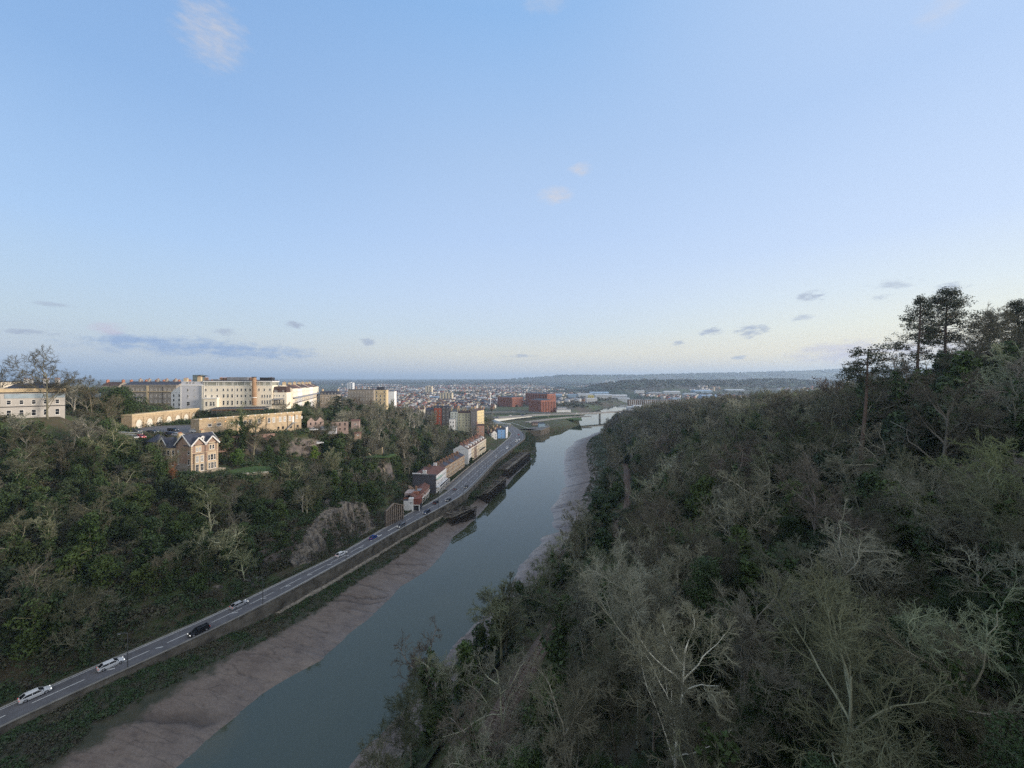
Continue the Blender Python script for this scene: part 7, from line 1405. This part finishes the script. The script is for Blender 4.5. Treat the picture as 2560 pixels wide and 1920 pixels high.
for k, (v, side, lb) in enumerate(((1678, 1, 'lamp nearest the camera on the river side of the road'), (1517, 1, 'lamp by the silver saloon on the river side of the road'), (1404, 1, 'lamp below the cliff on the river side of the road'), (1275, 1, 'lamp opposite the white house end on the wall'), (1238, 1, 'lamp above the broken wharf on the wall'), (1200, 1, 'lamp above the middle wharf on the wall'), (1180, 1, 'lamp between middle and solid wharves'), (1152, 1, 'lamp above the solid wharf on the wall'), (1128, 1, 'lamp before the bend on the wall'), (1296, 0, 'lamp by the derelict stone front'), (1196, 0, 'lamp in front of the brown brick terrace'), (1162, 0, 'lamp in front of the tall cream terrace'), (1120, 0, 'lamp on the inner side of the bend'))):
    y = (CAMZ - 9.1) * F / (v / 2.5 - HV); x = float(at_y(RR, y)) - .7 if side else float(at_y(RL, y)) - .8; lamp(LMP, x, y, 9.1, math.pi + .4 if side else .4, 'grey street ' + lb, 'street lamps along the riverside road')
for k, (u, vt, Y) in enumerate(((1213, 1016, 700), (1237, 1020, 680), (1241, 1018, 690), (1265, 1032, 600), (1303, 1012, 760), (1336, 1016, 690), (1392, 1024, 700), (1398, 1024, 740), (1208, 1023, 640), (1525, 1000, 860), (1561, 995, 900))):
    z1 = Z(vt, Y); lamp(MAST, D(u, Y), Y, 9, .5 * k, f'tall lamp mast {["left of the viaduct", "at the viaduct start", "beside the viaduct start", "over the footbridge", "before the left warehouse", "between the warehouses", "beside the nearest warehouse", "in front of the white office", "farthest left by the grass", "beyond the river bridge", "at the far right beyond the bridge"][k]}', 'tall lamp masts at the interchange', max(.5, (z1 - 9) / 24.3))
def rail_run(name, label, y0, y1, off, z, h, st=2.5, curve=RL):
    m = MB(); r = empty(name, label, 'fence', (0, 0, 0)); ys = np.arange(y0, y1, st)
    for a in ys: m.box(float(at_y(curve, a)) + off - .05, float(at_y(curve, a)) + off + .05, a - .05, a + .05, z, z + h, IRON)
    m.obj('post', r)['kind'] = 'stuff'; m = MB()
    for a, b in zip(ys[:-1], ys[1:]):
        for q in (h, h * .5): m.beam((float(at_y(curve, a)) + off, a, z + q), (float(at_y(curve, b)) + off, b, z + q), .06, .08, IRON)
    m.obj('rail', r)
rail_run('roadside_railing', 'dark railing between the terrace gardens and the main road', 246, 385, -3.0, 9.0, 1.1); rail_run('roadside_railing', 'dark low railing in front of the derelict stone front and white house', 186, 232, -1.2, 9.0, .9)
wy3 = np.linspace(244, 384, 60); wallrun('garden_front_wall', 'low stone wall along the terrace gardens beside the road', wy3, at_y(RL, wy3) - 4.2, at_y(RL, wy3) - 3.8, 8.5, 10.1, GREYSTONE)
tag(ribbon('path', wy3, at_y(RL, wy3) - 3.8, at_y(RL, wy3) - .5, 9.09, PAVING), kind='structure')
def garden(n, seed):
    r = np.random.RandomState(seed); y = 246 + 138 * r.rand(n); x = at_y(RL, y) - 4.5 - 4 * r.rand(n); return np.stack([x, y, 9.1 + 0 * y], -1)
scrub('garden_shrubs', garden(260, 41), 34, .26, 1.0, UM, .9, 14); hero('evergreen_tree', EVER[2], 471.5, 322, .62, 'round dark bay tree at the near corner of the tall cream terrace', (.6, .7, .6), v=463)
def gantry():
    x, y = G(1280, 1092, 9); s = Bld('road_sign_gantry', 'green direction sign on posts beside the road bend', 'sign', (x - 12, y - 6, 9), 10); s.part('post', MB().bar((0, 0, 0), (0, 0, 6), .12, STEEL).bar((7, 0, 0), (7, 0, 6), .12, STEEL)); s.box('sign_panel', .3, 6.7, -.15, -.05, 3.2, 6.0, M('sign_green', (.03, .13, .09), .6))
gantry()
# someone walking on the footway
def person(x, y, z, rz, label):
    pts = [(0, 0, .92), (0, 0, 1.15), (0, .02, 1.38), (0, .02, 1.5), (0, .05, 1.66), (-.09, 0, .88), (-.1, .1, .48), (-.1, .02, .06), (-.1, .16, .03), (.09, 0, .88), (.1, -.06, .48), (.1, -.24, .10), (.1, -.1, .05), (-.2, .02, 1.36), (-.25, -.06, 1.1), (-.24, .06, .86), (.2, .02, 1.36), (.25, .08, 1.1), (.24, .2, .9)]
    ed = [(0, 1), (1, 2), (2, 3), (3, 4), (0, 5), (5, 6), (6, 7), (7, 8), (0, 9), (9, 10), (10, 11), (11, 12), (2, 13), (13, 14), (14, 15), (2, 16), (16, 17), (17, 18)]; rad = [.15, .14, .16, .06, .11, .095, .065, .045, .04, .095, .065, .045, .04, .06, .045, .03, .06, .045, .03]
    me = bpy.data.meshes.new('person'); me.from_pydata(pts, ed, []); o = link('person', me, None, (x, y, z), rz); o.modifiers.new('skin', 'SKIN'); me.materials.append(M('dark_coat', (.03, .03, .04), .9))
    for v_, r_ in zip(me.skin_vertices[0].data if me.skin_vertices else [], rad): v_.radius = (r_, r_)
    o.modifiers.new('sub', 'SUBSURF').levels = 1; tag(o, label, 'person')
px, py = G(1072, 1287, 9.5); person(float(at_y(RR, py)) - 1.2, py, 9.15, .4, 'person in dark clothes walking on the riverside footway')
# ------------------------------------------------------------------ haze
hm = bpy.data.materials.new('haze'); hm.use_nodes = True; hn = hm.node_tree; hn.nodes.remove(hn.nodes['Principled BSDF']); pv = hn.nodes.new('ShaderNodeVolumePrincipled'); pv.inputs['Density'].default_value = 1.1e-4; pv.inputs['Color'].default_value = (.58, .77, 1.0, 1); pv.inputs['Anisotropy'].default_value = .2
hn.links.new(pv.outputs[0], hn.nodes['Material Output'].inputs['Volume'])
tag(MB().box(-14300, 14300, -170, 17300, -6, 345, hm).obj('haze'), kind='stuff')
